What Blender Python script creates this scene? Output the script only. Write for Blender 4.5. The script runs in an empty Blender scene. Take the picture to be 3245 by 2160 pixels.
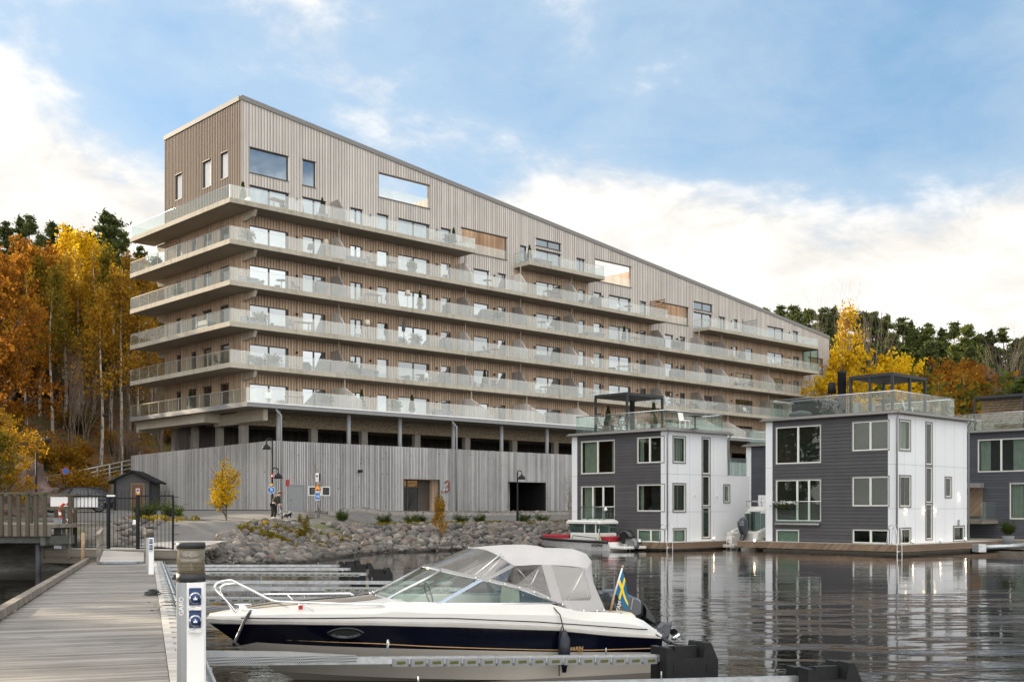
import bpy, bmesh, math, random
from mathutils import Vector, Matrix, noise as mnoise
rad = math.radians
sc = bpy.context.scene
col = sc.collection
# ------------------------------------------------------------------ camera, sky, sun, exposure
F, CX, HY, ZC = 3516.0, 1622.5, 1610.0, 2.4
cam_d = bpy.data.cameras.new('camera'); cam = bpy.data.objects.new('camera', cam_d); col.objects.link(cam)
cam_d.sensor_width = 36.0; cam_d.lens = F / 3245.0 * 36.0
cam_d.shift_y = (HY - 1080.0) / 3245.0
cam_d.clip_start = 0.1; cam_d.clip_end = 5000
cam.location = (0, 0, ZC); cam.rotation_euler = (rad(90), 0, 0)
sc.camera = cam
SUN_AZ, SUN_EL = -52.0, 15.0          # clockwise from straight ahead, above the horizon
sc.view_settings.view_transform = 'Standard'; sc.view_settings.look = 'None'
sc.view_settings.exposure = 1.15; sc.view_settings.gamma = 1.0
sd = bpy.data.lights.new('sun', 'SUN'); sd.energy = 4.8; sd.angle = rad(0.6); sd.color = (1.0, 0.83, 0.60)
sun = bpy.data.objects.new('sun', sd); col.objects.link(sun)
sdir = Vector((math.sin(rad(SUN_AZ)) * math.cos(rad(SUN_EL)), math.cos(rad(SUN_AZ)) * math.cos(rad(SUN_EL)), math.sin(rad(SUN_EL))))
sun.rotation_euler = (-sdir).to_track_quat('-Z', 'Y').to_euler()
sun.location = sdir * 300

class NT:
    """tiny helper to write node trees"""
    def __init__(s, tree): s.t = tree; s.n = tree.nodes; s.l = tree.links
    def new(s, typ, **kw):
        n = s.n.new(typ)
        for k, v in kw.items():
            if k.startswith('i_'):
                key = k[2:]; key = int(key) if key.isdigit() else key.replace('_', ' ')
                s.put(n.inputs[key], v)
            else: setattr(n, k, v)
        return n
    def put(s, inp, v):
        if isinstance(v, bpy.types.NodeSocket): s.l.new(v, inp)
        elif isinstance(v, bpy.types.Node): s.l.new(v.outputs[0], inp)
        else:
            if isinstance(v, tuple) and len(v) == 3 and inp.type == 'RGBA': v = (*v, 1)
            inp.default_value = v
    def m(s, op, a, b=None, c=None, clamp=False):
        n = s.n.new('ShaderNodeMath'); n.operation = op; n.use_clamp = clamp
        s.put(n.inputs[0], a)
        if b is not None: s.put(n.inputs[1], b)
        if c is not None: s.put(n.inputs[2], c)
        return n.outputs[0]
    def vm(s, op, a, b=None, scale=None):
        n = s.n.new('ShaderNodeVectorMath'); n.operation = op
        s.put(n.inputs[0], a)
        if b is not None: s.put(n.inputs[1], b)
        if scale is not None: s.put(n.inputs['Scale'], scale)
        return n.outputs[1] if op in ('DOT_PRODUCT', 'LENGTH', 'DISTANCE') else n.outputs[0]
    def ramp(s, fac, stops, interp='LINEAR'):
        n = s.n.new('ShaderNodeValToRGB'); r = n.color_ramp; r.interpolation = interp
        while len(r.elements) < len(stops): r.elements.new(0.5)
        for e, (p, c) in zip(r.elements, stops):
            e.position = p; e.color = (c, c, c, 1) if isinstance(c, (int, float)) else (*c, 1)
        s.put(n.inputs[0], fac); return n.outputs[0]
    def mix(s, fac, a, b, blend='MIX'):
        n = s.n.new('ShaderNodeMix'); n.data_type = 'RGBA'; n.blend_type = blend; n.clamp_factor = True
        s.put(n.inputs[0], fac); s.put(n.inputs[6], a); s.put(n.inputs[7], b); return n.outputs[2]
    def noise(s, vec, scale, detail=3.0, rough=0.55, dist=0.0):
        n = s.n.new('ShaderNodeTexNoise'); s.put(n.inputs['Vector'], vec); n.inputs['Scale'].default_value = scale
        n.inputs['Detail'].default_value = detail; n.inputs['Roughness'].default_value = rough; n.inputs['Distortion'].default_value = dist
        return n.outputs[0]
    def schlick(s, f0):
        g = s.n.new('ShaderNodeNewGeometry')
        c = s.m('ABSOLUTE', s.vm('DOT_PRODUCT', g.outputs['Normal'], g.outputs['Incoming']))
        return s.m('MULTIPLY_ADD', s.m('POWER', s.m('SUBTRACT', 1.0, c, clamp=True), 5.0), 1.0-f0, f0, clamp=True)
    def sstep(s, x, a, b):
        n = s.n.new('ShaderNodeMapRange'); n.interpolation_type = 'SMOOTHSTEP'
        s.put(n.inputs[0], x); s.put(n.inputs[1], a); s.put(n.inputs[2], b); return n.outputs[0]

def build_world():
    w = bpy.data.worlds.new('World'); sc.world = w; w.use_nodes = True
    t = NT(w.node_tree); t.n.clear()
    out = t.new('ShaderNodeOutputWorld'); bg = t.new('ShaderNodeBackground')
    tc = t.new('ShaderNodeTexCoord'); d = t.vm('NORMALIZE', tc.outputs['Generated'])
    sky = t.new('ShaderNodeTexSky', sky_type='NISHITA'); sky.sun_disc = False
    sky.sun_elevation = rad(SUN_EL); sky.sun_rotation = rad(SUN_AZ); sky.air_density = 1.0; sky.dust_density = 0.6; sky.ozone_density = 2.0
    sep = t.new('ShaderNodeSeparateXYZ'); t.put(sep.inputs[0], d)
    x, y, z = sep.outputs
    blue = t.mix(0.55, t.vm('SCALE', sky.outputs[0], scale=0.085), (0.125, 0.245, 0.385))
    # puffy cloud field in the direction of view, a bank low over the horizon and broken sky above it
    mp = t.new('ShaderNodeMapping'); t.put(mp.inputs[0], d); mp.inputs['Scale'].default_value = (1.0, 1.0, 1.9); mp.inputs['Location'].default_value = (3.1, 1.7, 0.4); mp.inputs['Rotation'].default_value = (0, 0.25, 0)
    n1 = t.noise(mp.outputs[0], 3.6, 9, 0.58, 0.25)
    n2 = t.noise(mp.outputs[0], 13.0, 7, 0.62, 0.4)
    dens = t.m('ADD', t.m('MULTIPLY', n1, 0.80), t.m('MULTIPLY', n2, 0.20))
    def blob(px, py, r, amp):
        v = Vector(((px - CX) / F, 1, (HY - py) / F)).normalized()
        dist = t.vm('DISTANCE', d, tuple(v))
        return t.m('MULTIPLY', t.sstep(dist, r, 0.0), amp)
    bias = t.m('MULTIPLY', t.sstep(z, 0.345, 0.19), 0.26)
    for b in BLOBS: bias = t.m('ADD', bias, blob(*b))
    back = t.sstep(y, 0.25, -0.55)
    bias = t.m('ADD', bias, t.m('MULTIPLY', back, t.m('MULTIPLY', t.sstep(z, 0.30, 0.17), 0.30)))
    over = t.sstep(z, 0.48, 0.62)                 # unseen cloud added overhead to whiten the light from above
    bias = t.m('ADD', bias, t.m('MULTIPLY', over, 0.22))
    dens = t.m('ADD', dens, bias)
    mask = t.sstep(dens, 0.53, 0.70)
    veil = t.sstep(dens, 0.30, 0.62)
    lum = t.m('MULTIPLY_ADD', t.sstep(n2, 0.30, 0.72), 0.22, t.m('MULTIPLY_ADD', t.sstep(n1, 0.35, 0.65), 0.22, 0.66))
    lum = t.m('MULTIPLY', lum, t.m('MULTIPLY_ADD', back, BACK_GAIN, FRONT_GAIN))  # unseen sky behind the camera made brighter to light what faces it
    cloud = t.vm('SCALE', (1.0, 0.962, 0.91), scale=lum)
    c = t.mix(t.m('MULTIPLY', veil, 0.45), blue, (0.36, 0.40, 0.43))
    c = t.mix(mask, c, cloud)
    # below the horizon: a dull ground colour
    c = t.mix(t.sstep(z, 0.0, -0.03), c, (0.05, 0.05, 0.05))
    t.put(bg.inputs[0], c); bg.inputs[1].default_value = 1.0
    t.put(out.inputs[0], bg.outputs[0])
BLOBS = [(2850, 170, 0.22, -0.16), (2950, 470, 0.12, -0.10), (1250, 250, 0.16, 0.09), (2100, 480, 0.08, -0.05), (1500, 130, 0.12, -0.05), (150, 560, 0.16, 0.10), (2000, 700, 0.22, 0.08), (3050, 800, 0.15, 0.08), (2300, 330, 0.10, -0.08), (420, 200, 0.09, -0.06), (900, 60, 0.08, 0.06)]
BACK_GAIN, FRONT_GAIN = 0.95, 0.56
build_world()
# ------------------------------------------------------------------ helpers
def ray(px, py, Y):                       # the point seen at source pixel (px, py) at depth Y
    return Vector(((px - CX) / F * Y, Y, ZC + (HY - py) / F * Y))
def ground_at(px, py, z=0.0):             # the point seen at a pixel on the level z
    return ray(px, py, (ZC - z) * F / (py - HY))
def tag(o, label=None, cat=None, group=None, kind=None):
    if label: o['label'] = label
    if cat: o['category'] = cat
    if group: o['group'] = group
    if kind: o['kind'] = kind
    return o
def empty(name, loc, rz=0.0, label=None, cat=None, group=None, kind=None):
    o = bpy.data.objects.new(name, None); o.empty_display_size = 0.3; col.objects.link(o)
    o.location = loc; o.rotation_euler = (0, 0, rz)
    return tag(o, label, cat, group, kind)
def kids(o): return [c for c in KIDS.get(o.name, [])]
KIDS = {}
def parent_to(o, p):
    if p is not None:
        o.parent = p; KIDS.setdefault(p.name, []).append(o)
def copy_tree(o, loc=None, rz=None, label=None, group=None, parent=None, scale=None):
    c = o.copy(); col.objects.link(c)
    if parent is not None: parent_to(c, parent)
    for k in kids(o): copy_tree(k, parent=c)
    if loc is not None: c.location = loc
    if rz is not None: c.rotation_euler = (0, 0, rz)
    if scale is not None: c.scale = (scale,) * 3 if isinstance(scale, (int, float)) else scale
    if label: c['label'] = label
    if group: c['group'] = group
    return c
class MB:
    """collects faces, then links them as ONE mesh object"""
    def __init__(s): s.v = []; s.f = []; s.mi = []; s.sm = []
    def add(s, vs, fs, mi=0, sm=False):
        b = len(s.v); s.v += [tuple(p) for p in vs]
        for f in fs: s.f.append([b + i for i in f]); s.mi.append(mi); s.sm.append(sm)
        return s
    def box(s, x0, x1, y0, y1, z0, z1, mi=0):
        return s.add([(x0,y0,z0),(x1,y0,z0),(x1,y1,z0),(x0,y1,z0),(x0,y0,z1),(x1,y0,z1),(x1,y1,z1),(x0,y1,z1)],
                     [(0,3,2,1),(4,5,6,7),(0,1,5,4),(1,2,6,5),(2,3,7,6),(3,0,4,7)], mi)
    def cbox(s, x, y, z, w, d, h, mi=0): return s.box(x-w/2, x+w/2, y-d/2, y+d/2, z, z+h, mi)
    def bbox(s, x0, x1, y0, y1, z0, z1, b=0.02, mi=0):   # box with chamfered vertical and top edges
        pts = [(x0+b,y0),(x1-b,y0),(x1,y0+b),(x1,y1-b),(x1-b,y1),(x0+b,y1),(x0,y1-b),(x0,y0+b)]
        cx, cy = (x0+x1)/2, (y0+y1)/2
        ins = [(cx+(p[0]-cx)*(1-2*b/max(x1-x0,1e-3)), cy+(p[1]-cy)*(1-2*b/max(y1-y0,1e-3))) for p in pts]
        vs = [(*p, z0) for p in pts] + [(*p, z1-b) for p in pts] + [(*p, z1) for p in ins]
        fs = [tuple(range(7,-1,-1)), tuple(range(16,24))]
        for k in range(8):
            j = (k+1) % 8
            fs += [(k,j,8+j,8+k), (8+k,8+j,16+j,16+k)]
        return s.add(vs, fs, mi)
    def quad(s, a, b, c, d, mi=0): return s.add([a,b,c,d], [(0,1,2,3)], mi)
    def prism(s, poly, h, axis='z', at=0.0, mi=0, sm=False):  # poly of 2-D points extruded along axis from at to at+h
        n = len(poly)
        def P(p, t):
            return (p[0],p[1],t) if axis == 'z' else ((p[0],t,p[1]) if axis == 'y' else (t,p[0],p[1]))
        vs = [P(p, at) for p in poly] + [P(p, at+h) for p in poly]
        fs = [tuple(range(n))[::-1], tuple(range(n, 2*n))] + [(i,(i+1)%n,n+(i+1)%n,n+i) for i in range(n)]
        return s.add(vs, fs, mi, sm)
    def tube(s, pts, r, seg=6, mi=0, cap=True, sm=True):
        pts = [Vector(p) for p in pts]; n = len(pts)
        rs = r if isinstance(r, (list, tuple)) else [r]*n
        vs = []; up = None
        for i, p in enumerate(pts):
            t = (pts[min(i+1,n-1)] - pts[max(i-1,0)])
            if t.length < 1e-9: t = Vector((0,0,1))
            t.normalize()
            if up is None: up = Vector((0,0,1)) if abs(t.z) < 0.9 else Vector((1,0,0))
            a = up - t*up.dot(t)
            if a.length < 1e-4: a = t.orthogonal()
            a.normalize(); b = t.cross(a); up = a
            for k in range(seg):
                th = 2*math.pi*(k+0.5)/seg
                vs.append(p + (a*math.cos(th) + b*math.sin(th))*rs[i])
        fs = []
        for i in range(n-1):
            for k in range(seg):
                j = (k+1) % seg
                fs.append((i*seg+k, i*seg+j, (i+1)*seg+j, (i+1)*seg+k))
        s.add(vs, fs, mi, sm)
        if cap:
            b = len(s.v) - n*seg
            s.f.append([b+k for k in range(seg)][::-1]); s.mi.append(mi); s.sm.append(False)
            s.f.append([b+(n-1)*seg+k for k in range(seg)]); s.mi.append(mi); s.sm.append(False)
        return s
    def lathe(s, prof, x=0, y=0, seg=14, mi=0, sm=True):   # prof: (r, z) from bottom to top
        vs = []; fs = []; n = len(prof)
        for r, z in prof:
            for k in range(seg):
                a = 2*math.pi*k/seg; vs.append((x+r*math.cos(a), y+r*math.sin(a), z))
        for i in range(n-1):
            for k in range(seg):
                j = (k+1) % seg; fs.append((i*seg+k, i*seg+j, (i+1)*seg+j, (i+1)*seg+k))
        fs += [tuple(range(seg))[::-1], tuple((n-1)*seg+k for k in range(seg))]
        return s.add(vs, fs, mi, sm)
    def loft(s, rings, mi=0, closed=False, sm=True, caps=False):
        n = len(rings[0]); vs = [p for r in rings for p in r]; fs = []
        for i in range(len(rings)-1):
            for k in range(n if closed else n-1):
                j = (k+1) % n; fs.append((i*n+k, i*n+j, (i+1)*n+j, (i+1)*n+k))
        s.add(vs, fs, mi, sm)
        if caps:
            s.add(rings[0], [tuple(range(n))[::-1]], mi); s.add(rings[-1], [tuple(range(n))], mi)
        return s
    def ball(s, c, r, seg=8, rings=5, mi=0, sc_=(1,1,1), jit=0, rng=None):
        vs = []; fs = []
        for i in range(rings+1):
            ph = math.pi*i/rings - math.pi/2
            for k in range(seg):
                th = 2*math.pi*k/seg; q = 1 + (rng.uniform(-jit,jit) if rng else 0)
                vs.append((c[0]+r*sc_[0]*q*math.cos(ph)*math.cos(th), c[1]+r*sc_[1]*q*math.cos(ph)*math.sin(th), c[2]+r*sc_[2]*q*math.sin(ph)))
        for i in range(rings):
            for k in range(seg):
                j = (k+1) % seg; fs.append((i*seg+k, i*seg+j, (i+1)*seg+j, (i+1)*seg+k))
        return s.add(vs, fs, mi, True)
    def xf(s, M, start=0):
        for i in range(start, len(s.v)): s.v[i] = tuple(M @ Vector(s.v[i]))
        return s
    def mesh(s, name, mats):
        me = bpy.data.meshes.new(name); me.from_pydata(s.v, [], s.f)
        for m in (mats if isinstance(mats, (list, tuple)) else [mats]): me.materials.append(m)
        me.polygons.foreach_set('material_index', s.mi); me.polygons.foreach_set('use_smooth', s.sm)
        me.update(); return me
    def build(s, name, mats, parent=None, loc=None, rz=None, weld=False, label=None, cat=None, group=None, kind=None):
        me = s.mesh(name, mats)
        if weld:
            b = bmesh.new(); b.from_mesh(me); bmesh.ops.remove_doubles(b, verts=b.verts, dist=1e-4); bmesh.ops.recalc_face_normals(b, faces=b.faces); b.to_mesh(me); b.free()
        o = bpy.data.objects.new(name, me); col.objects.link(o)
        if loc is not None: o.location = loc
        if rz is not None: o.rotation_euler = (0, 0, rz)
        parent_to(o, parent)
        return tag(o, label, cat, group, kind)
def smooth(pts, n=5):                     # Catmull-Rom through the points
    P = [Vector(p) for p in pts]; P = [P[0]*2-P[1]] + P + [P[-1]*2-P[-2]]; out = []
    for i in range(1, len(P)-2):
        for k in range(n):
            t = k/n; a, b, c, d = P[i-1:i+3]
            out.append(0.5*((2*b) + (c-a)*t + (2*a-5*b+4*c-d)*t*t + (3*b-a-3*c+d)*t**3))
    return out + [P[-2]]
def text_mesh(txt, size, depth=0.01, align='CENTER', bold=0.0, shear=0.0):
    cu = bpy.data.curves.new('lettering', 'FONT'); cu.body = txt; cu.size = size; cu.extrude = depth; cu.align_x = align; cu.align_y = 'CENTER'
    cu.offset = bold; cu.shear = shear
    o = bpy.data.objects.new('lettering', cu); col.objects.link(o)
    dg = bpy.context.evaluated_depsgraph_get(); me = bpy.data.meshes.new_from_object(o.evaluated_get(dg))
    bpy.data.objects.remove(o); bpy.data.curves.remove(cu)
    return me
def text_obj(name, txt, size, M, mat, parent=None, depth=0.006, bold=0.0, shear=0.0, align='CENTER'):
    """lettering lying in the local xy plane, moved by M (given in the parent's space)"""
    me = text_mesh(txt, size, depth, align, bold, shear); me.transform(M); me.materials.clear(); me.materials.append(mat)
    o = bpy.data.objects.new(name, me); col.objects.link(o); parent_to(o, parent); return o
def upright(x, y, z, rz=0.0):             # stands lettering up, facing -y, turned by rz
    return Matrix.Translation((x, y, z)) @ Matrix.Rotation(rz, 4, 'Z') @ Matrix.Rotation(rad(90), 4, 'X')
# ------------------------------------------------------------------ materials
MATS = {}
def nmat(name):
    m = bpy.data.materials.new(name); m.use_nodes = True; t = NT(m.node_tree)
    bs = t.n['Principled BSDF']; MATS[name] = m
    return m, t, bs
def pmat(name, color, rough=0.6, metal=0.0, var=0.12, scale=3.0, bump=0.0, bscale=40.0, spec=0.5, coat=0.0):
    m, t, bs = nmat(name)
    tc = t.new('ShaderNodeTexCoord')
    n = t.noise(tc.outputs['Object'], scale, 5, 0.6)
    lo = tuple(c*(1-var) for c in color); hi = tuple(min(1, c*(1+var)) for c in color)
    t.put(bs.inputs['Base Color'], t.ramp(n, [(0.3, lo), (0.7, hi)]))
    bs.inputs['Roughness'].default_value = rough; bs.inputs['Metallic'].default_value = metal
    bs.inputs['Specular IOR Level'].default_value = spec; bs.inputs['Coat Weight'].default_value = coat
    if bump:
        bp = t.new('ShaderNodeBump', i_Strength=bump, i_Distance=0.02); t.put(bp.inputs['Height'], t.noise(tc.outputs['Object'], bscale, 4)); t.put(bs.inputs['Normal'], bp)
    return m
def wood_mat(name, c0, c1, axis='z', board=0.13, rough=0.8, grain=1.0, streak=0.5, knots=False, lines=0.0):
    """boards running along axis; each board has its own tone, long grain and weather streaks"""
    m, t, bs = nmat(name)
    tc = t.new('ShaderNodeTexCoord'); P = tc.outputs['Object']
    sep = t.new('ShaderNodeSeparateXYZ'); t.put(sep.inputs[0], P)
    sc3 = {'z': (9, 9, 0.5), 'x': (0.5, 9, 9), 'y': (9, 0.5, 9)}[axis]
    across = {'z': t.m('ADD', sep.outputs[0], sep.outputs[1]), 'x': t.m('ADD', sep.outputs[1], sep.outputs[2]), 'y': t.m('ADD', sep.outputs[0], sep.outputs[2])}[axis]
    cell = t.m('FLOOR', t.m('DIVIDE', across, board))
    wn = t.new('ShaderNodeTexWhiteNoise', noise_dimensions='1D'); t.put(wn.inputs['W'], cell)
    mp = t.new('ShaderNodeMapping'); t.put(mp.inputs[0], P); mp.inputs['Scale'].default_value = sc3
    g = t.noise(mp.outputs[0], 1.6*grain, 6, 0.65)
    big = t.noise(P, 0.25, 4, 0.6)
    f = t.m('ADD', t.m('MULTIPLY', wn.outputs[0], 0.35), t.m('ADD', t.m('MULTIPLY', g, 0.55), t.m('MULTIPLY', big, 0.35*streak)))
    c = t.ramp(f, [(0.30, c0), (0.85, c1)])
    if knots:
        k = t.noise(P, 5.0, 2, 0.5); c = t.mix(t.sstep(k, 0.68, 0.76), c, tuple(q*0.35 for q in c0))
    if lines:
        fr = t.m('FRACT', t.m('DIVIDE', across, board)); ln = t.m('ADD', t.sstep(fr, 0.07, 0.02), t.sstep(fr, 0.93, 0.98))
        c = t.mix(t.m('MULTIPLY', ln, lines), c, tuple(q*0.18 for q in c0))
    t.put(bs.inputs['Base Color'], c); bs.inputs['Roughness'].default_value = rough
    bp = t.new('ShaderNodeBump', i_Strength=0.25, i_Distance=0.01); t.put(bp.inputs['Height'], g); t.put(bs.inputs['Normal'], bp)
    return m
def glass_mat(name, tint, refl=0.25, body=0.0, body_col=(0.8, 0.85, 0.85), rough=0.01, fres=1.45):
    """clear pane: lets light through tinted, mirrors more at grazing angles; body mixes in a flat diffuse colour"""
    m, t, bs = nmat(name); t.n.remove(bs)
    out = t.n['Material Output']
    tr = t.new('ShaderNodeBsdfTransparent', i_Color=tint); gl = t.new('ShaderNodeBsdfGlossy', i_Roughness=rough)
    fac = t.schlick(refl)
    mx = t.new('ShaderNodeMixShader'); t.put(mx.inputs[0], fac); t.put(mx.inputs[1], tr.outputs[0]); t.put(mx.inputs[2], gl.outputs[0])
    last = mx.outputs[0]
    if body:
        df = t.new('ShaderNodeBsdfDiffuse', i_Color=body_col); m2 = t.new('ShaderNodeMixShader', i_0=body)
        t.put(m2.inputs[1], last); t.put(m2.inputs[2], df.outputs[0]); last = m2.outputs[0]
    t.put(out.inputs[0], last); return m
def mirror_pane(name, dark, refl=0.5, tint=(0.9, 0.95, 1.0)):
    """coated window pane over a dark room"""
    m, t, bs = nmat(name); t.n.remove(bs); out = t.n['Material Output']
    tc = t.new('ShaderNodeTexCoord'); n = t.noise(tc.outputs['Object'], 0.7, 3)
    df = t.new('ShaderNodeBsdfDiffuse'); t.put(df.inputs[0], t.ramp(n, [(0.35, tuple(c*0.6 for c in dark)), (0.7, dark)]))
    gl = t.new('ShaderNodeBsdfGlossy', i_Roughness=0.015, i_Color=tint)
    fac = t.schlick(refl)
    mx = t.new('ShaderNodeMixShader'); t.put(mx.inputs[0], fac); t.put(mx.inputs[1], df.outputs[0]); t.put(mx.inputs[2], gl.outputs[0])
    bp = t.new('ShaderNodeBump', i_Strength=0.04, i_Distance=0.02); t.put(bp.inputs['Height'], t.noise(tc.outputs['Object'], 1.3, 1)); t.put(gl.inputs['Normal'], bp)
    t.put(out.inputs[0], mx.outputs[0]); return m
def leaf_mat(name, c0, c1, trans=0.45, c2=None):
    m, t, bs = nmat(name); t.n.remove(bs); out = t.n['Material Output']
    oi = t.new('ShaderNodeObjectInfo'); tc = t.new('ShaderNodeTexCoord')
    n = t.noise(tc.outputs['Object'], 1.1, 4, 0.7)
    gi = t.new('ShaderNodeNewGeometry')
    f = t.m('ADD', t.m('MULTIPLY', n, 0.55), t.m('ADD', t.m('MULTIPLY', gi.outputs['Random Per Island'], 0.4), t.m('MULTIPLY', t.m('SUBTRACT', oi.outputs['Random'], 0.5), 0.25)))
    c = t.ramp(f, [(0.2, c0), (0.55, c1), (0.85, c2 or c1)])
    df = t.new('ShaderNodeBsdfDiffuse'); t.put(df.inputs[0], c)
    tl = t.new('ShaderNodeBsdfTranslucent'); t.put(tl.inputs[0], c)
    mx = t.new('ShaderNodeMixShader', i_0=trans); t.put(mx.inputs[1], df.outputs[0]); t.put(mx.inputs[2], tl.outputs[0])
    t.put(out.inputs[0], mx.outputs[0]); return m
M = MATS
pmat('concrete', (0.30, 0.28, 0.25), 0.85, var=0.2, scale=0.8, bump=0.2, bscale=25)
def stained():
    m, t, bs = nmat('fascia_concrete'); P = t.new('ShaderNodeTexCoord').outputs['Object']
    mp = t.new('ShaderNodeMapping'); t.put(mp.inputs[0], P); mp.inputs['Scale'].default_value = (2.2, 2.2, 0.25)
    a, b = t.noise(mp.outputs[0], 1.3, 6, 0.7), t.noise(P, 0.35, 4, 0.6)
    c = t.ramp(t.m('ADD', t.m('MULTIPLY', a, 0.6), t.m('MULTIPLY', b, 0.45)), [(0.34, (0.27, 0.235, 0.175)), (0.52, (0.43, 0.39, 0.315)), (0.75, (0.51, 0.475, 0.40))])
    t.put(bs.inputs['Base Color'], c); bs.inputs['Roughness'].default_value = 0.88
stained()
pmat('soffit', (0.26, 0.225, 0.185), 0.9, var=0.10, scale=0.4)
pmat('exposed_aggregate', (0.30, 0.245, 0.17), 0.95, var=0.55, scale=5.0, bump=0.8, bscale=9)
pmat('roof_metal', (0.22, 0.21, 0.20), 0.7, 0.0, var=0.06)
pmat('dark_metal', (0.022, 0.023, 0.026), 0.55, 0.0)
pmat('black_paint', (0.018, 0.018, 0.02), 0.65, spec=0.2)
pmat('grey_paint', (0.24, 0.245, 0.25), 0.55, var=0.05)
pmat('frame_brown', (0.075, 0.062, 0.052), 0.6)
pmat('galvanised', (0.42, 0.44, 0.45), 0.42, 0.75, var=0.25, scale=9)
pmat('chrome', (0.85, 0.86, 0.87), 0.08, 1.0, var=0.02)
pmat('brushed_steel', (0.62, 0.63, 0.64), 0.25, 1.0, var=0.05)
pmat('white_paint', (0.80, 0.80, 0.79), 0.5, var=0.03)
pmat('white_board', (0.74, 0.752, 0.765), 0.55, var=0.03, scale=0.5)
pmat('window_white', (0.72, 0.715, 0.66), 0.45, var=0.03)
pmat('window_grey', (0.17, 0.165, 0.165), 0.5, var=0.05)
pmat('black_rubber', (0.02, 0.02, 0.021), 0.55)
pmat('black_plastic', (0.017, 0.0175, 0.018), 0.55, var=0.2, scale=12, spec=0.25)
pmat('room_dark', (0.030, 0.031, 0.028), 0.9)
pmat('room_mid', (0.10, 0.095, 0.08), 0.9)
pmat('curtain_fabric', (0.40, 0.40, 0.37), 0.9, var=0.15)
pmat('blind_dark', (0.028, 0.03, 0.023), 0.85)
pmat('blind_green', (0.34, 0.40, 0.36), 0.8, var=0.06)
pmat('asphalt', (0.135, 0.13, 0.125), 0.9, var=0.2, scale=1.2, bump=0.25, bscale=60)
pmat('kerb_stone', (0.30, 0.28, 0.25), 0.85, var=0.2)
pmat('red_paint', (0.45, 0.02, 0.02), 0.45)
pmat('sign_blue', (0.01, 0.13, 0.42), 0.4)
pmat('sign_yellow', (0.85, 0.42, 0.02), 0.4)
pmat('sign_white', (0.8, 0.8, 0.8), 0.4)
pmat('sign_black', (0.015, 0.015, 0.015), 0.5)
pmat('terracotta', (0.40, 0.12, 0.05), 0.8)
pmat('flag_blue', (0.005, 0.13, 0.27), 0.75)
pmat('flag_yellow', (0.85, 0.62, 0.02), 0.75)
pmat('varnished_wood', (0.36, 0.24, 0.14), 0.45, var=0.25, scale=8)
pmat('teak', (0.24, 0.13, 0.065), 0.6, var=0.3, scale=6)
pmat('wicker', (0.06, 0.055, 0.05), 0.85)
pmat('furniture_white', (0.75, 0.75, 0.73), 0.5, var=0.04)
pmat('furniture_grey', (0.13, 0.135, 0.14), 0.7)
pmat('cover_grey', (0.10, 0.105, 0.11), 0.85)
pmat('lamp_shade', (0.72, 0.66, 0.55), 0.8)
pmat('pot_grey', (0.16, 0.165, 0.17), 0.8)
pmat('skin', (0.52, 0.33, 0.25), 0.6)
pmat('green_jacket', (0.028, 0.032, 0.020), 0.85)
pmat('black_trousers', (0.012, 0.012, 0.013), 0.85)
pmat('hair', (0.15, 0.07, 0.03), 0.6)
pmat('bark', (0.12, 0.085, 0.06), 0.9, var=0.4, scale=5)
pmat('pine_bark', (0.17, 0.085, 0.05), 0.9, var=0.4, scale=3)
pmat('twig', (0.10, 0.075, 0.06), 0.9)
pmat('bare_twig', (0.17, 0.135, 0.11), 0.9)
wood_mat('cladding_warm', (0.44, 0.32, 0.22), (0.80, 0.63, 0.48), 'z', 0.26)
wood_mat('cladding_weathered', (0.41, 0.375, 0.34), (0.70, 0.655, 0.605), 'z', 0.131, streak=1.1)
wood_mat('cladding_end_shaded', (0.085, 0.072, 0.064), (0.19, 0.165, 0.148), 'z', 0.13)  # end boards coloured darker for the shade on that side
wood_mat('batten_warm', (0.19, 0.135, 0.095), (0.33, 0.24, 0.18), 'z', 0.1)  # battens toned darker than the boards to stand for shadow gaps
wood_mat('batten_weathered', (0.25, 0.225, 0.20), (0.42, 0.38, 0.345), 'z', 0.1)  # the shadow-gap darkening is in this batten tone too
wood_mat('batten_end_sunlit', (0.28, 0.22, 0.17), (0.42, 0.33, 0.25), 'z', 0.1)  # battens coloured lighter to stand for raking sun on their edges
wood_mat('slat_silver', (0.20, 0.198, 0.195), (0.56, 0.555, 0.545), 'z', 0.15, streak=1.2, knots=True)
wood_mat('slat_backing', (0.035, 0.035, 0.035), (0.06, 0.06, 0.06), 'z', 0.12)
wood_mat('deck_grey', (0.27, 0.255, 0.235), (0.56, 0.535, 0.50), 'x', 0.125, streak=0.9)
wood_mat('timber_grey', (0.13, 0.112, 0.092), (0.27, 0.24, 0.20), 'x', 0.2)
wood_mat('timber_brown', (0.15, 0.10, 0.065), (0.30, 0.21, 0.14), 'x', 0.2)
wood_mat('timber_green', (0.055, 0.047, 0.030), (0.13, 0.11, 0.07), 'z', 0.2)
glass_mat('rail_glass', (0.95, 0.98, 0.97), 0.07, body=0.14, body_col=(0.86, 0.88, 0.86))  # pale body stands in for the sky's sheen on the front glass
glass_mat('rail_glass_clear', (0.93, 0.975, 0.96), 0.035, body=0.025, body_col=(0.75, 0.85, 0.82))
glass_mat('pane_green', (0.76, 0.82, 0.78), 0.045)
glass_mat('pane_clear', (0.74, 0.88, 0.83), 0.06)
glass_mat('vinyl_window', (0.78, 0.78, 0.80), 0.16, body=0.025, body_col=(0.55, 0.50, 0.44), rough=0.04)
glass_mat('lens_smoke', (0.50, 0.46, 0.38), 0.10, body=0.25, body_col=(0.42, 0.36, 0.26))
mirror_pane('pane_sky', (0.05, 0.055, 0.06), 0.40, (0.85, 0.93, 1.0))
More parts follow.
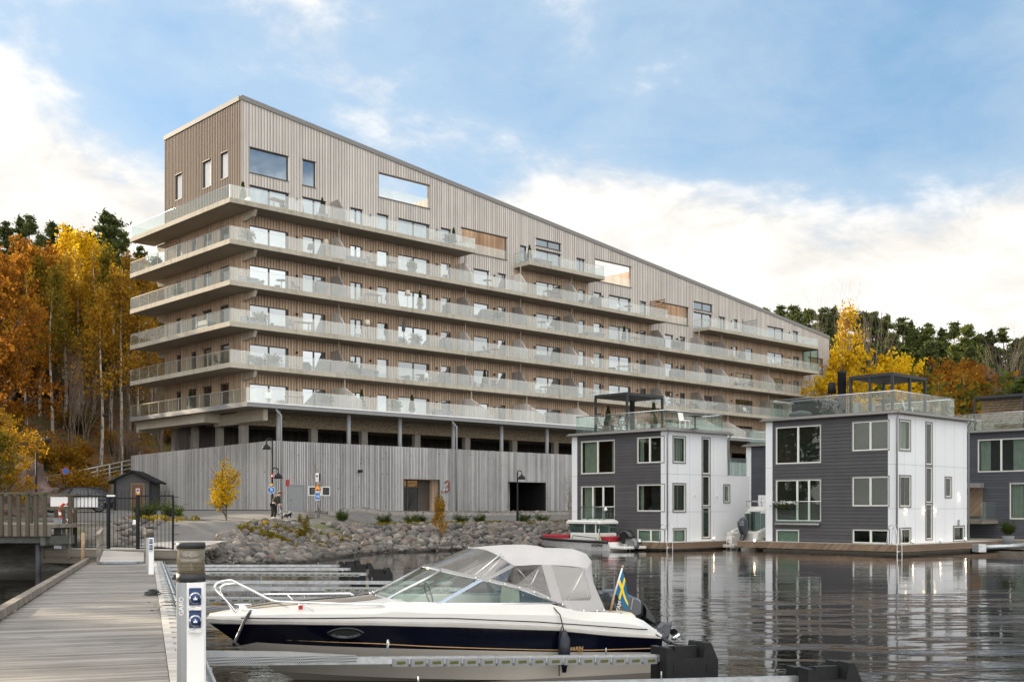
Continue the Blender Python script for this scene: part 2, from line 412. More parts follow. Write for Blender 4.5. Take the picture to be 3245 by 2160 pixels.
mirror_pane('pane_half', (0.06, 0.058, 0.05), 0.27, (0.85, 0.93, 1.0)); mirror_pane('pane_curtain', (0.30, 0.29, 0.27), 0.30, (0.85, 0.93, 1.0))
mirror_pane('pane_dim', (0.035, 0.037, 0.035), 0.12)
mirror_pane('pane_blue', (0.02, 0.03, 0.04), 0.30, (0.75, 0.88, 1.0))  # bluer pane for the top storeys, painting in the blue sky they mirror
mirror_pane('car_glass', (0.012, 0.012, 0.014), 0.045)
# ------------------------------------------------------------------ frames of the place
UX, UY = 0.7307, 0.6827                     # along the long facade; (-UY, UX) runs into the building
BW = Vector((-20.41, 83.7, 0.0)); BRZ = math.atan2(UY, UX)
def bworld(s, y, z=0.0): return Vector((BW.x + UX*s - UY*y, BW.y + UY*s + UX*y, z))
def bs(px, y=0.0):                          # building coordinate s of a pixel column on the plane at depth y
    x0, y0 = BW.x - UY*y, BW.y + UX*y; k = (px - CX)/F
    return (k*y0 - x0)/(UX - k*UY)
def bz(px, py, y=0.0):                      # height of a pixel on that plane
    s = bs(px, y); return ZC + (HY - py)/F*(BW.y + UX*y + UY*s)
def bl(px, x=0.0):                          # coordinate into the building on the plane s = x
    x0, y0 = BW.x + UX*x, BW.y + UY*x; k = (px - CX)/F
    return (k*y0 - x0)/(-UY - k*UX)
def blz(px, py, x=0.0):
    y = bl(px, x); return ZC + (HY - py)/F*(BW.y + UY*x + UX*y)
# ------------------------------------------------------------------ ground, water
import numpy as np
SHORE = [(-300,10),(-80,26),(-30,38),(-20,42),(-15.5,44.5),(-12.75,45.6),(-9.7,47.7),(-9.1,53),(-8.5,56.5),(-7.35,60.3),(-5.7,61.6),(-2.9,64.4),(2,68.6),(8,77),(16,86),(30,99),(60,122),(120,140),(300,170)]
HILL = [(-300,46),(-60,48),(-25,50),(-27,62),(-33,80),(-37.5,96),(-33,106),(27,162),(46,137),(62,122),(100,118),(300,150)]
def _dist(P, poly):
    best = np.full(len(P), 1e9)
    for a, b in zip(poly[:-1], poly[1:]):
        a = np.array(a, float); b = np.array(b, float); ab = b - a
        t = np.clip(((P - a) @ ab)/(ab @ ab), 0, 1); q = a + t[:, None]*ab
        best = np.minimum(best, np.hypot(*(P - q).T))
    return best
def _inside(P, poly):
    ins = np.zeros(len(P), bool); n = len(poly)
    for i in range(n):
        (x1, y1), (x2, y2) = poly[i], poly[(i+1) % n]
        if y1 == y2: continue
        c = ((y1 > P[:, 1]) != (y2 > P[:, 1])) & (P[:, 0] < (x2-x1)*(P[:, 1]-y1)/(y2-y1) + x1)
        ins ^= c
    return ins
def shore_d(P):
    ys = np.interp(P[:, 0], [p[0] for p in SHORE], [p[1] for p in SHORE])
    return np.where(P[:, 1] > ys, 1, -1)*_dist(P, SHORE)
def hill_d(P):
    ins = _inside(P, HILL + [(300, 800), (-300, 800)])
    return np.where(ins, 1, -1)*_dist(P, HILL)
def sm(x, a, b):
    t = np.clip((x-a)/(b-a), 0, 1); return t*t*(3-2*t)
_ph = np.random.RandomState(4).rand(12, 4)
def wob(P, s):
    r = 0
    for i, (a, b, c, e) in enumerate(_ph[:8]):
        th = a*6.28; k = s*(0.6 + 1.6*b)
        r = r + np.sin((P[:, 0]*math.cos(th) + P[:, 1]*math.sin(th))*k + c*6.28)
    return r/8
def heights(P):
    P = np.asarray(P, float).reshape(-1, 2)
    d = shore_d(P); q = -((P[:, 0]-BW.x)*(-UY) + (P[:, 1]-BW.y)*UX)       # q: distance in front of the long facade
    top = 1.22 + 0.48*sm(P[:, 0], -9.5, -12.5)
    z = np.where(d < 0, np.maximum(-2.0, 0.4*d), np.minimum(top, 0.29*d))
    lot = sm(P[:, 0], -11, -16)*sm(P[:, 1], 52, 80)*0.52
    bank = sm(q, 10.5, 6.0)*0.78*sm(P[:, 0], -14, -11)
    z = z + np.where(d > 5, np.maximum(lot, bank), 0)*sm(d, 5, 9)
    h = hill_d(P)
    hz = np.where(h > 0, 0.5*np.minimum(h, 36) + 0.22*np.clip(h-36, 0, 60), 0)
    hz = hz + np.where(h > 4, 1.5*wob(P, 0.12)*sm(h, 4, 20) + 0.5*wob(P, 0.5)*sm(h, 4, 12), 0)
    rt = sm(P[:, 0], 30, 60)
    hz = hz*(1 - 0.28*rt)
    return z + np.maximum(hz, 0)
def hgt(x, y): return float(heights([(x, y)])[0])
def sheet(name, xs, ys, keep, lift, mats, mi_fn=None, **kw):
    X, Y = np.meshgrid(xs, ys); P = np.stack([X.ravel(), Y.ravel()], 1); Z = heights(P) + lift
    nx = len(xs); b = MB(); cen = []
    vs = np.column_stack([P, Z]); fs = []
    for j in range(len(ys)-1):
        for i in range(nx-1): fs.append((j*nx+i, j*nx+i+1, (j+1)*nx+i+1, (j+1)*nx+i))
    C = vs[np.array(fs)].mean(1)[:, :2]
    k = keep(C) if keep is not None else np.ones(len(fs), bool)
    mi = mi_fn(C) if mi_fn is not None else np.zeros(len(fs), int)
    used = sorted({v for f, kk in zip(fs, k) if kk for v in f}); rm = {v: i for i, v in enumerate(used)}
    b.add(vs[used], [[rm[v] for v in f] for f, kk in zip(fs, k) if kk], 0, True)
    b.mi = [int(m) for m, kk in zip(mi, k) if kk]
    return b.build(name, mats, **kw)
def ground_mats():
    m, t, bs_ = nmat('gravel_ground'); P = t.new('ShaderNodeTexCoord').outputs['Object']
    n = t.noise(P, 2.5, 6, 0.7); g = t.noise(P, 0.35, 4, 0.6)
    c = t.ramp(n, [(0.3, (0.07, 0.065, 0.055)), (0.7, (0.20, 0.185, 0.16))]); c = t.mix(t.sstep(g, 0.55, 0.68), c, (0.085, 0.095, 0.03))
    t.put(bs_.inputs['Base Color'], c); bs_.inputs['Roughness'].default_value = 0.95
    bp = t.new('ShaderNodeBump', i_Strength=0.6, i_Distance=0.06); t.put(bp.inputs['Height'], t.noise(P, 9, 4)); t.put(bs_.inputs['Normal'], bp)
    m, t, bs_ = nmat('leaf_litter'); P = t.new('ShaderNodeTexCoord').outputs['Object']
    n = t.noise(P, 1.6, 7, 0.75); g = t.noise(P, 0.16, 4, 0.6); l = t.noise(P, 6.0, 3, 0.8)
    c = t.ramp(n, [(0.25, (0.035, 0.022, 0.012)), (0.5, (0.12, 0.065, 0.025)), (0.75, (0.22, 0.12, 0.04))])
    c = t.mix(t.sstep(g, 0.50, 0.64), c, (0.075, 0.07, 0.02)); c = t.mix(t.sstep(l, 0.66, 0.72), c, (0.36, 0.17, 0.03))
    t.put(bs_.inputs['Base Color'], c); bs_.inputs['Roughness'].default_value = 1.0
    bp = t.new('ShaderNodeBump', i_Strength=0.9, i_Distance=0.25); t.put(bp.inputs['Height'], n); t.put(bs_.inputs['Normal'], bp)
    m, t, bs_ = nmat('lake_water'); P = t.new('ShaderNodeTexCoord').outputs['Object']
    bs_.inputs['Base Color'].default_value = (0.006, 0.0058, 0.005, 1); bs_.inputs['Roughness'].default_value = 0.02; bs_.inputs['IOR'].default_value = 1.36
    def wn(sx, sy, s, det, dist, rot=0.0):
        mp = t.new('ShaderNodeMapping'); t.put(mp.inputs[0], P); mp.inputs['Scale'].default_value = (sx, sy, 1); mp.inputs['Rotation'].default_value = (0, 0, rot)
        return t.noise(mp.outputs[0], s, det, 0.5, dist)
    patch = t.sstep(wn(0.5, 1.0, 0.10, 3, 0.8), 0.42, 0.62)
    right = t.new('ShaderNodeSeparateXYZ'); t.put(right.inputs[0], P)
    # a breeze roughens the water to the right of the moored boat, close to the camera
    breeze = t.m('MULTIPLY', t.sstep(right.outputs[0], 3.0, 9.0), t.sstep(right.outputs[1], 34.0, 18.0))
    amt = t.m('ADD', 0.10, t.m('ADD', t.m('MULTIPLY', patch, 0.22), t.m('MULTIPLY', breeze, t.m('MULTIPLY', t.sstep(wn(0.20, 1.0, 1.7, 4, 0.5, 0.10), 0.49, 0.60), 4.2))))
    fine = wn(0.55, 1.0, 3.1, 4, 0.6, 0.2); mid = wn(0.4, 1.0, 0.9, 3, 0.5, -0.25); big = wn(0.3, 1.0, 0.24, 2, 0.3, 0.1)
    h = t.m('ADD', t.m('MULTIPLY', t.m('MULTIPLY', fine, amt), 0.030), t.m('ADD', t.m('MULTIPLY', t.m('MULTIPLY', mid, amt), 0.055), t.m('MULTIPLY', big, 0.022)))
    bp = t.new('ShaderNodeBump', i_Strength=1.0, i_Distance=1.0); t.put(bp.inputs['Height'], h); t.put(bs_.inputs['Normal'], bp)
ground_mats()
xs = np.concatenate([np.arange(-300, -60, 6.0), np.arange(-60, 50, 1.0), np.arange(50, 110, 2.5), np.arange(110, 300, 8.0)])
ys = np.concatenate([np.arange(8, 36, 3.5), np.arange(36, 110, 0.8), np.arange(110, 180, 2.5), np.arange(180, 420, 8.0)])
sheet('ground', xs, ys, None, 0.0, [M['gravel_ground'], M['leaf_litter']], lambda C: (hill_d(C) > 0.5).astype(int), kind='structure')
MB().quad((-1500,-600,0),(1500,-600,0),(1500,1500,0),(-1500,1500,0)).build('water', M['lake_water'], kind='structure')
LOT = [(-15.9,44.6),(-14.2,44.3),(-13.0,47.5),(-13.4,53),(-13.8,59),(-12.3,64),(-12.5,70),(-14.0,77),(-20.5,83),(-28,96),(-36,96),(-32,79),(-27,63),(-24,56),(-19.5,55.5),(-17.2,59.5),(-15.9,58.5),(-16.1,52)]
sheet('road', np.arange(-40, -10, 0.45), np.arange(43, 98, 0.45), lambda C: _inside(C, LOT), 0.03, M['asphalt'], kind='structure')
def strip(name, pts, w, mat, lift, h=0.0, **kw):       # a ribbon laid on the ground along pts
    b = MB(); L = []; 
    for i, p in enumerate(pts):
        p = Vector(p); a = Vector(pts[max(i-1,0)]); c = Vector(pts[min(i+1,len(pts)-1)]); t = (c-a).normalized(); n = Vector((-t.y, t.x))
        z = hgt(p.x, p.y) + lift
        l, r = p + n*w/2, p - n*w/2
        L.append([(l.x,l.y,z-0.3),(l.x,l.y,z+h),(r.x,r.y,z+h),(r.x,r.y,z-0.3)])
    b.loft(L, sm=False); return b.build(name, mat, **kw)
# waterside path with its kerb, in front of the garage wall
def _qs(C): dx, dy = C[:, 0]-BW.x, C[:, 1]-BW.y; return dx*UY - dy*UX, dx*UX + dy*UY
sheet('path', np.arange(-20, 30, 0.5), np.arange(70, 124, 0.5), lambda C: (_qs(C)[0] > 7.3) & (_qs(C)[0] < 10.0) & (_qs(C)[1] > -1) & (_qs(C)[1] < 58) & ~_inside(C, LOT), 0.02, M['asphalt'], kind='structure')
strip('kerb', [bworld(s, -7.15 + 0.25*math.sin(s*0.22)).to_2d() for s in np.arange(3, 58, 1.0)], 0.22, M['kerb_stone'], 0.02, 0.20, kind='structure')
# ------------------------------------------------------------------ the apartment building
FLOOR_H, LB = 3.0, {k: 24.66 - (6-k)*3.0 for k in range(1, 7)}      # underside of balcony slab k
LEN, DEP, OV = 82.8, 12.75, 2.17
def roof_z(s): return 33.5 - 9.4*s/LEN
apt = empty('apartment_building', (BW.x, BW.y, 0), BRZ, 'long timber clad apartment block with sloping roofline and stacked balconies', 'apartment building')
S = lambda px: bs(px, 0.0)
END = {6: bs(1507, -OV), 5: bs(2116.6, -OV), 4: bs(2595, -OV), 3: 84.5, 2: 84.5, 1: 81.5}
MINI = {6: (bs(1679, -OV), bs(1916, -OV)), 5: (bs(2248, -OV), bs(2594, -OV))}
def covered(k, s):                      # is the facade of storey k sheltered by a balcony above
    u = k+1
    if u > 6: return False
    return (-OV < s < END[u]) or (u in MINI and MINI[u][0] < s < MINI[u][1])
top = {k: LB[k] + 2.22 for k in LB}; bot = {k: LB[k] + 0.36 for k in LB}
# openings: (x0, x1, z0, z1, kind)
slid = [(791.5, 914.5), (959.5, 1031.5), (1262.5, 1359.8)]
door = [(1110.7, 1147)]
low = [(1195.7, 1229)]
nar = [(1397.8, 1427)]
FEN = []
def fen(k, a, b, kind, h=None, t0=0.0):
    FEN.append((S(a), S(b), bot[k] if h is None else top[k]-h-t0, top[k]-t0, kind, k))
for k in range(1, 7):
    for a, b in slid: fen(k, a, b, 'slider')
    for a, b in door: fen(k, a, b, 'double')
    for a, b in low: fen(k, a, b, 'single')
    for a, b in nar: fen(k, a, b, 'single' if k > 5 else 'narrow')
for k in range(1, 6):
    for a, b, t_ in [(1502, 1548.5, 'single'), (1579, 1602, 'narrow'), (1700, 1776, 'slider'), (1834, 1852.5, 'single'), (1882, 1904.5, 'single'), (1930, 1997.5, 'slider'), (2028.5, 2046.5, 'narrow')]:
        if k == 5 and a > 1860 and a < 1900: pass
        fen(k, a, b, t_)
for k in range(1, 5):
    for a, b, t_ in [(2107, 2132, 'single'), (2154.5, 2170.5, 'narrow'), (2232, 2256, 'single'), (2512, 2530.5, 'single')]: fen(k, a, b, t_)
fen(4, 2325, 2336, 'narrow', 1.2); fen(4, 2361, 2385, 'single'); fen(4, 2432, 2482, 'slider')
for k in (1, 2, 3): fen(k, 2331, 2385, 'slider'); fen(k, 2452, 2482, 'single')
for k in (1, 2): fen(k, 2583, 2606, 'single')
fen(3, 2583, 2606, 'single')
fen(5, 2198, 2254.5, 'slider'); fen(5, 2278, 2296.5, 'double'); fen(5, 2325, 2336, 'narrow', 0.9); fen(5, 2432, 2482, 'slider'); fen(5, 2512, 2528, 'single')
fen(6, 1648.5, 1667, 'single'); fen(6, 1698.5, 1776, 'slider'); fen(6, 1827.5, 1851.5, 'double')
# high windows
for a, b, p, q in [(791, 912.5, 466.8, 546), (959, 998.6, 505.5, 586)]:
    FEN.append((S(a), S(b), bz(a, q), bz(a, p), 'fixed', 7))
FEN.append((S(1698.5), S(1776), bz(1698.5, 777), bz(1698.5, 755), 'pair', 7))
FEN.append((S(2198), S(2256), bz(2198, 978), bz(2198, 954.5), 'pair', 7))
LOG = [(S(1200), S(1360.5), bz(1200, 622.5), bz(1200, 547), 1), (S(1461.5), S(1605.5), bz(1605, 823), bz(1461.5, 721), 0),
       (S(1885.6), S(2000), bz(1886, 887.5), bz(1886, 820.5), 1), (S(2073), S(2181), bz(2181, 1032), bz(2073, 953.5), 0), (S(2561), S(2607), bz(2561, 1177), bz(2561, 1130), 0)]
holes = [(a, b, c, d) for a, b, c, d, *_ in FEN] + [(a, b, c, d) for a, b, c, d, *_ in LOG]
ZB = 9.6
def facade():
    xs_ = sorted({0.0, LEN, *[round(h[0], 3) for h in holes], *[round(h[1], 3) for h in holes], *[round(e, 3) for e in END.values() if e < LEN], *[round(e, 3) for m_ in MINI.values() for e in m_]})
    w = MB(); r = MB()
    for a, b in zip(xs_[:-1], xs_[1:]):
        mid = (a+b)/2
        cut = sorted([(h[2], h[3]) for h in holes if h[0] < mid < h[1]])
        free = []; z = ZB
        for c, d in cut:
            if c > z: free.append((z, c))
            z = max(z, d)
        free.append((z, None))
        for z0, z1 in free:
            lv = [LB[k] for k in range(2, 7)]
            zt = min(roof_z(a), roof_z(b)) if z1 is None else z1
            cuts = [z0] + [l for l in lv if z0 < l < zt - 0.2] + [None if z1 is None else z1]
            for c, d in zip(cuts[:-1], cuts[1:]):
                k = max([q for q in LB if LB[q] <= c + 0.05] or [1])
                mi = 0 if covered(k, mid) and (d is not None) else 1
                if d is None and covered(k, mid): mi = 0
                A, B = (roof_z(a), roof_z(b)) if d is None else (d, d)
                w.quad((a, 0, c), (b, 0, c), (b, 0, B), (a, 0, A), mi)
    w.build('facade_wall', [M['cladding_warm'], M['cladding_weathered']], apt)
    bt = MB(); x = 0.12; rng = random.Random(3)
    while x < LEN:
        cut = sorted([(h[2]-0.02, h[3]+0.02) for h in holes if h[0]-0.03 < x < h[1]+0.03])
        z = ZB; fr = []
        for c, d in cut:
            if c > z: fr.append((z, c))
            z = max(z, d)
        fr.append((z, roof_z(x) - 0.32))
        for z0, z1 in fr:
            cuts = [z0] + [LB[k] for k in range(2, 7) if z0 < LB[k] < z1] + [z1]
            for c, d in zip(cuts[:-1], cuts[1:]):
                k = max([q for q in LB if LB[q] <= c + 0.05] or [1])
                if d - c > 0.05: bt.box(x-0.022, x+0.022, -0.038, -0.001, c, d, 0 if covered(k, x) else 1)
        x += 0.262
    bt.build('cladding_battens', [M['batten_warm'], M['batten_weathered']], apt)
facade()
# the short end facing the camera's left, and the hidden sides
def end_wall():
    w = MB(); r = MB(); hl = []
    for p0, p1, q0, q1 in [(558, 577, 548, 627), (645, 667, 505, 588.5), (701, 723, 478, 559.5)]:
        y0, y1 = bl(p1), bl(p0); hl.append((y0, y1, blz(p1, q1), blz(p1, q0), 8))
    for k in range(1, 6):
        for p0, p1, h in [(561, 574, 1.9), (608.5, 622, 1.9), (645, 670, 1.95), (699.5, 725.5, 1.95)]:
            hl.append((bl(p1), bl(p0), bot[k], bot[k] + h, k))
    ys_ = sorted({0.0, DEP, *[h[0] for h in hl], *[h[1] for h in hl]})
    for a, b in zip(ys_[:-1], ys_[1:]):
        mid = (a+b)/2; z = ZB
        for c, d in sorted([(h[2], h[3]) for h in hl if h[0] < mid < h[1]]) + [(33.5, 0)]:
            zs = [z] + [LB[6]]*(z < LB[6] < c) + [c]
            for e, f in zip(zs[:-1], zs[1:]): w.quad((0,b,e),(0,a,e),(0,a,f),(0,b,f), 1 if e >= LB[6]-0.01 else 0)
            z = d
    y = 0.1; bt = MB()
    while y < DEP:
        z = ZB
        for c, d in sorted([(h[2], h[3]) for h in hl if h[0]-0.02 < y < h[1]+0.02]) + [(33.1, 0)]:
            if c > z: bt.box(-0.045, -0.001, y-0.03, y+0.03, z, c)
            z = d
        y += 0.262
    w.build('end_wall', [M['cladding_warm'], M['cladding_end_shaded']], apt); bt.build('end_battens', M['batten_end_sunlit'], apt)
    for a, b, c, d, k in hl: FEN.append((a, b, c, d, 'end', k))
end_wall()
def window(a, b, c, d, kind, k):
    """frame with its panes; local x along the facade"""
    f = MB(); e = 0.07; y0, y1 = 0.09, 0.16; panes = []
    def member(x0, x1, z0, z1): f.box(x0, x1, y0, y1, z0, z1)
    def sash(x0, x1, z0, z1):
        member(x0, x1, z0, z0+e); member(x0, x1, z1-e, z1); member(x0, x0+e, z0+e, z1-e); member(x1-e, x1, z0+e, z1-e)
        panes.append((x0+e, x1-e, z0+e, z1-e))
    w = b - a
    if kind == 'slider': m_ = a + w*0.50; sash(a, m_, c, d); sash(m_+0.001, b-0.14, c, d); member(b-0.139, b, c, d)
    elif kind in ('double', 'pair'): m_ = a + w*0.5; sash(a, m_, c, d); sash(m_+0.001, b, c, d)
    else: sash(a, b, c, d)
    D = 0.16
    f.quad((a,0,c),(a,D,c),(a,D,d),(a,0,d)); f.quad((b,0,c),(b,0,d),(b,D,d),(b,D,c)); f.quad((a,0,d),(a,D,d),(b,D,d),(b,0,d)); f.quad((a,0,c),(b,0,c),(b,D,c),(a,D,c))
    p = MB()
    for x0, x1, z0, z1 in panes: p.box(x0, x1, y1-0.045, y1-0.02, z0, z1)
    blind = kind == 'end' and k == 8
    pm = M['pane_blue'] if (k in (6, 7) and kind != 'end') else (M['white_paint'] if blind else (M['pane_dim'] if kind == 'end' else M[('pane_sky', 'pane_half', 'pane_sky', 'pane_curtain', 'pane_half')[int(a*7.3+k*3.1) % 5]]))
    return f, p, pm
def sill(a, b, c, d):
    s_ = MB(); s_.box(a-0.06, b+0.06, -0.06, -0.003, c-0.05, c-0.005); s_.box(a-0.06, b+0.06, -0.07, -0.003, d+0.01, d+0.055); return s_
R90 = Matrix.Rotation(rad(-90), 4, 'Z')
for a, b, c, d, kind, k in FEN:
    nm = 'balcony_door' if kind in ('slider', 'double') else 'window'
    if kind == 'end':
        # built on the x axis, then turned onto the end wall (local x runs into the building)
        f, p, pm = window(-b, -a, c, d, kind, k); s_ = sill(-b, -a, c, d)
        f.xf(R90); p.xf(R90); s_.xf(R90)
        f.add(s_.v, s_.f)
    else:
        f, p, pm = window(a, b, c, d, kind, k)
        if k >= 6 or not covered(k, (a+b)/2): s_ = sill(a, b, c, d); f.add(s_.v, s_.f)
    fo = f.build(nm, M['frame_brown'], apt); p.build('pane', pm, fo)
# roof, coping, far sides
def shell():
    EXT = {l[2]: 3.4 if l[4] else 0.28 for l in LOG}; EXT[0] = 0; open_ = [(l[0]-0.3, l[1]+EXT[l[2]]+0.02) for l in LOG]
    x = 0.0; r = MB()
    cuts = sorted(open_)
    spans = []; z = 0.0
    for a, b in cuts: spans.append((z, a)); z = b
    spans.append((z, LEN))
    for a, b in spans:
        if b > a: r.quad((a,0.30,roof_z(a)-0.35),(b,0.30,roof_z(b)-0.35),(b,DEP,roof_z(b)-0.35),(a,DEP,roof_z(a)-0.35))
    r.quad((0,0.3,roof_z(0)-0.36),(LEN,0.3,roof_z(LEN)-0.36),(LEN,0.31,roof_z(LEN)-0.36),(0,0.31,roof_z(0)-0.36))
    r.build('roof', M['roof_metal'], apt)
    c = MB(); t0 = 0.34
    c.prism([(0-0.03, roof_z(0)-0.30), (LEN+0.05, roof_z(LEN)-0.30), (LEN+0.05, roof_z(LEN)+0.06), (0-0.03, roof_z(0)+0.06)], t0, 'y', -0.09)
    c.box(-0.09, 0.25, t0-0.09, DEP+0.05, 33.2, 33.56)
    c.build('roof_coping', M['roof_metal'], apt)
    b = MB()
    b.quad((LEN,0,ZB),(LEN,DEP,ZB),(LEN,DEP,roof_z(LEN)),(LEN,0,roof_z(LEN)))
    # inner face of the street wall above the roof terraces, party walls and terrace floors
    for a, bb, c0, d0, sky in LOG:
        a2, b2 = a-0.28, bb+EXT[c0]; fl = c0-0.02
        b.quad((a2,0.3,fl),(b2,0.3,fl),(b2,DEP,fl),(a2,DEP,fl), 2)
        dep = DEP if sky else 4.2
        for xx in (a2, b2): b.quad((xx,0.16,fl),(xx,dep,fl),(xx,dep,roof_z(xx)-0.3),(xx,0.16,roof_z(xx)-0.3), 1)
        if sky:
            b.box(a2, b2, DEP-0.25, DEP, fl, fl+1.25, 1)
        else:
            b.box(a2, b2, dep, dep+0.2, fl, roof_z(b2)-0.35, 1)
    x = 0.0; prev = 0.0
    for a, bb, c0, d0, sky in LOG + [(LEN, LEN, 0, 0, 0)]:
        b.quad((prev,DEP,ZB),(a-0.28,DEP,ZB),(a-0.28,DEP,roof_z(a)-0.3),(prev,DEP,roof_z(prev)-0.3), 0)
        if a < LEN: b.quad((a-0.28,DEP,ZB),(bb+EXT[c0],DEP,ZB),(bb+EXT[c0],DEP,c0),(a-0.28,DEP,c0), 0)
        prev = bb+EXT[c0]
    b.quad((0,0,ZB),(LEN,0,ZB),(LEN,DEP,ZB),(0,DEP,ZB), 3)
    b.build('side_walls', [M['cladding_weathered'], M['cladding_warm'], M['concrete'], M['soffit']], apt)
    for a, bb, c0, d0, sky in LOG:
        g = MB(); n = 4; w = (bb-a)/n
        for i in range(n): g.box(a+i*w+0.015, a+(i+1)*w-0.015, 0.10, 0.112, c0+0.03, c0+0.85)
        o = g.build('terrace_railing', M['rail_glass'], apt)
        t = MB(); D = 0.3
        t.quad((a,0,c0),(a,D,c0),(a,D,d0),(a,0,d0)); t.quad((bb,0,c0),(bb,0,d0),(bb,D,d0),(bb,D,c0)); t.quad((a,0,d0),(a,D,d0),(bb,D,d0),(bb,0,d0)); t.quad((a,0,c0),(bb,0,c0),(bb,D,c0),(a,D,c0))
        t.box(a-0.05, bb+0.05, -0.08, 0.17, c0-0.07, c0-0.004); t.box(a-0.05, bb+0.05, -0.07, -0.003, d0+0.004, d0+0.06); t.build('terrace_sill', M['timber_grey'], o)
shell()
# balconies
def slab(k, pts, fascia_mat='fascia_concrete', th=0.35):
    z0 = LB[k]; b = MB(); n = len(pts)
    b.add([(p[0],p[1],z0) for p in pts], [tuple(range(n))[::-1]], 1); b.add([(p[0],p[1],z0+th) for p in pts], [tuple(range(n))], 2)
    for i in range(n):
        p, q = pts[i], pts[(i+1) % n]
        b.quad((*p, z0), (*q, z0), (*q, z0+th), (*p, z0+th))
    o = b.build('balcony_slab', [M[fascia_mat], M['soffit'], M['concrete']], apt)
    j = MB(); (xa, yf), (xb, _) = pts[0], pts[1]; x = xa + 1.9
    while x < xb - 0.5: j.box(x, x+0.02, yf-0.003, yf-0.0005, z0+0.005, z0+th-0.005); x += 3.7
    j.build('fascia_joints', M['timber_grey'], o); return o
def rail(runs, z, parent, h=0.93, mat='rail_glass', top_rail=False, pan=1.45):
    g = MB(); t = MB(); ps = MB()
    for (x0, y0), (x1, y1) in runs:
        L = math.hypot(x1-x0, y1-y0); n = max(1, round(L/pan)); ux, uy = (x1-x0)/L, (y1-y0)/L
        for i in range(n):
            a, b = i*L/n + 0.014, (i+1)*L/n - 0.014
            P = [(x0+ux*q, y0+uy*q) for q in (a, b)]; nx, ny = -uy*0.008, ux*0.008
            poly = [(P[0][0]-nx,P[0][1]-ny),(P[1][0]-nx,P[1][1]-ny),(P[1][0]+nx,P[1][1]+ny),(P[0][0]+nx,P[0][1]+ny)]
            g.prism(poly, h, 'z', z)
            if top_rail: ps.cbox(x0+ux*i*L/n, y0+uy*i*L/n, z, 0.05, 0.05, h)
        t.tube([(x0,y0,z+h+0.012),(x1,y1,z+h+0.012)], 0.028 if top_rail else 0.016, 4)
        ps.cbox(x1-ux*0.02, y1-uy*0.02, z, 0.04, 0.04, h)
    go = g.build('glass_railing', M[mat], parent)
    t.add(ps.v, ps.f); t.build('handrail', M['brushed_steel'] if not top_rail else M['kerb_stone'], go)
YB = 14.65
for k in (2, 3, 4, 5, 6):
    e = END[k]
    so = slab(k, [(-OV,-OV),(e,-OV),(e,0.0),(0.0,0.0),(0.0,YB),(-OV,YB)])
    z = LB[k] + 0.35
    rail([((-OV+0.06,-OV+0.06),(e-0.03,-OV+0.06)), ((e-0.03,-OV+0.06),(e-0.03,0.0))], z, so)
    rail([((-OV+0.06,YB-0.06),(-OV+0.06,-OV+0.07)), ((-0.1,YB-0.06),(-OV+0.06,YB-0.06))], z, so, mat='rail_glass_clear', top_rail=k < 6, pan=1.7)
    if k in MINI:
        a, b = MINI[k]; so = slab(k, [(a,-OV),(b,-OV),(b,0),(a,0)])
        rail([((a+0.04,-0.05),(a+0.04,-OV+0.06)), ((a+0.04,-OV+0.06),(b-0.03,-OV+0.06)), ((b-0.03,-OV+0.06),(b-0.03,0.0))], z, so)
# bottom terrace is deeper
O1 = 4.67
so = slab(1, [(-OV,-O1),(END[1],-O1),(END[1],0.0),(0,0),(0,YB),(-OV,YB)], 'grey_paint')
tr = MB(); tr.box(-OV-0.03, END[1], -O1-0.05, -O1-0.004, LB[1]+0.28, LB[1]+0.37); tr.build('drip_edge', M['white_paint'], so)
rail([((-OV+0.06,-O1+0.3),(END[1]-0.03,-O1+0.3))], LB[1]+0.36, so, h=1.0)
rail([((-OV+0.06,YB-0.06),(-OV+0.06,-O1+0.31))], LB[1]+0.36, so, mat='rail_glass_clear', top_rail=True, pan=1.7)
# haunches under the corner of every balcony
for k in range(2, 7):
    b = MB(); zz = LB[k]
    b.prism([(-0.02, zz-0.62), (-0.02, zz-0.002), (-1.78, zz-0.002), (-1.78, zz-0.12), (-1.55, zz-0.50), (-0.6, zz-0.62)], 0.26, 'x', 0.06)
    b.build('balcony_bracket', M['fascia_concrete'], apt)
    b = MB(); b.prism([(DEP+0.02, zz-0.62), (DEP+0.02, zz-0.002), (DEP+1.6, zz-0.002), (DEP+1.6, zz-0.12), (DEP+1.35, zz-0.5)], 0.26, 'x', 0.06)
    b.build('balcony_bracket', M['fascia_concrete'], apt)
# privacy screens between the flats
def screen(k, px):
    x = S(px); z0 = LB[k] + 0.352; b = MB()
    if k > 1: prof = [(-0.005, z0), (-0.005, z0+1.95), (-1.08, z0+1.95), (-2.0, z0+0.86), (-2.0, z0)]
    else: prof = [(-0.005, z0), (-0.005, z0+1.95), (-1.9, z0+1.95), (-4.3, z0+0.72), (-4.3, z0)]
    b.prism(prof, 0.09, 'x', x)
    for i in range(1, 14 if k == 1 else 7):      # boards
        y = -0.3*i; 
        zt = z0+1.9 if y > prof[2][0] else z0+1.95-(prof[2][0]-y)*(1.95-prof[3][1]+z0)/(prof[2][0]-prof[3][0]) - 0.06
        b.box(x-0.02, x-0.001, y-0.02, y+0.02, z0, zt)
    o = b.build('privacy_screen', M['cladding_weathered'] if k % 2 else M['batten_weathered'], apt)
    p = MB(); p.cbox(x+0.045, prof[2][0]-0.05, z0, 0.07, 0.07, 2.64 if k < 6 else 1.95); p.build('screen_post', M['fascia_concrete'], o)
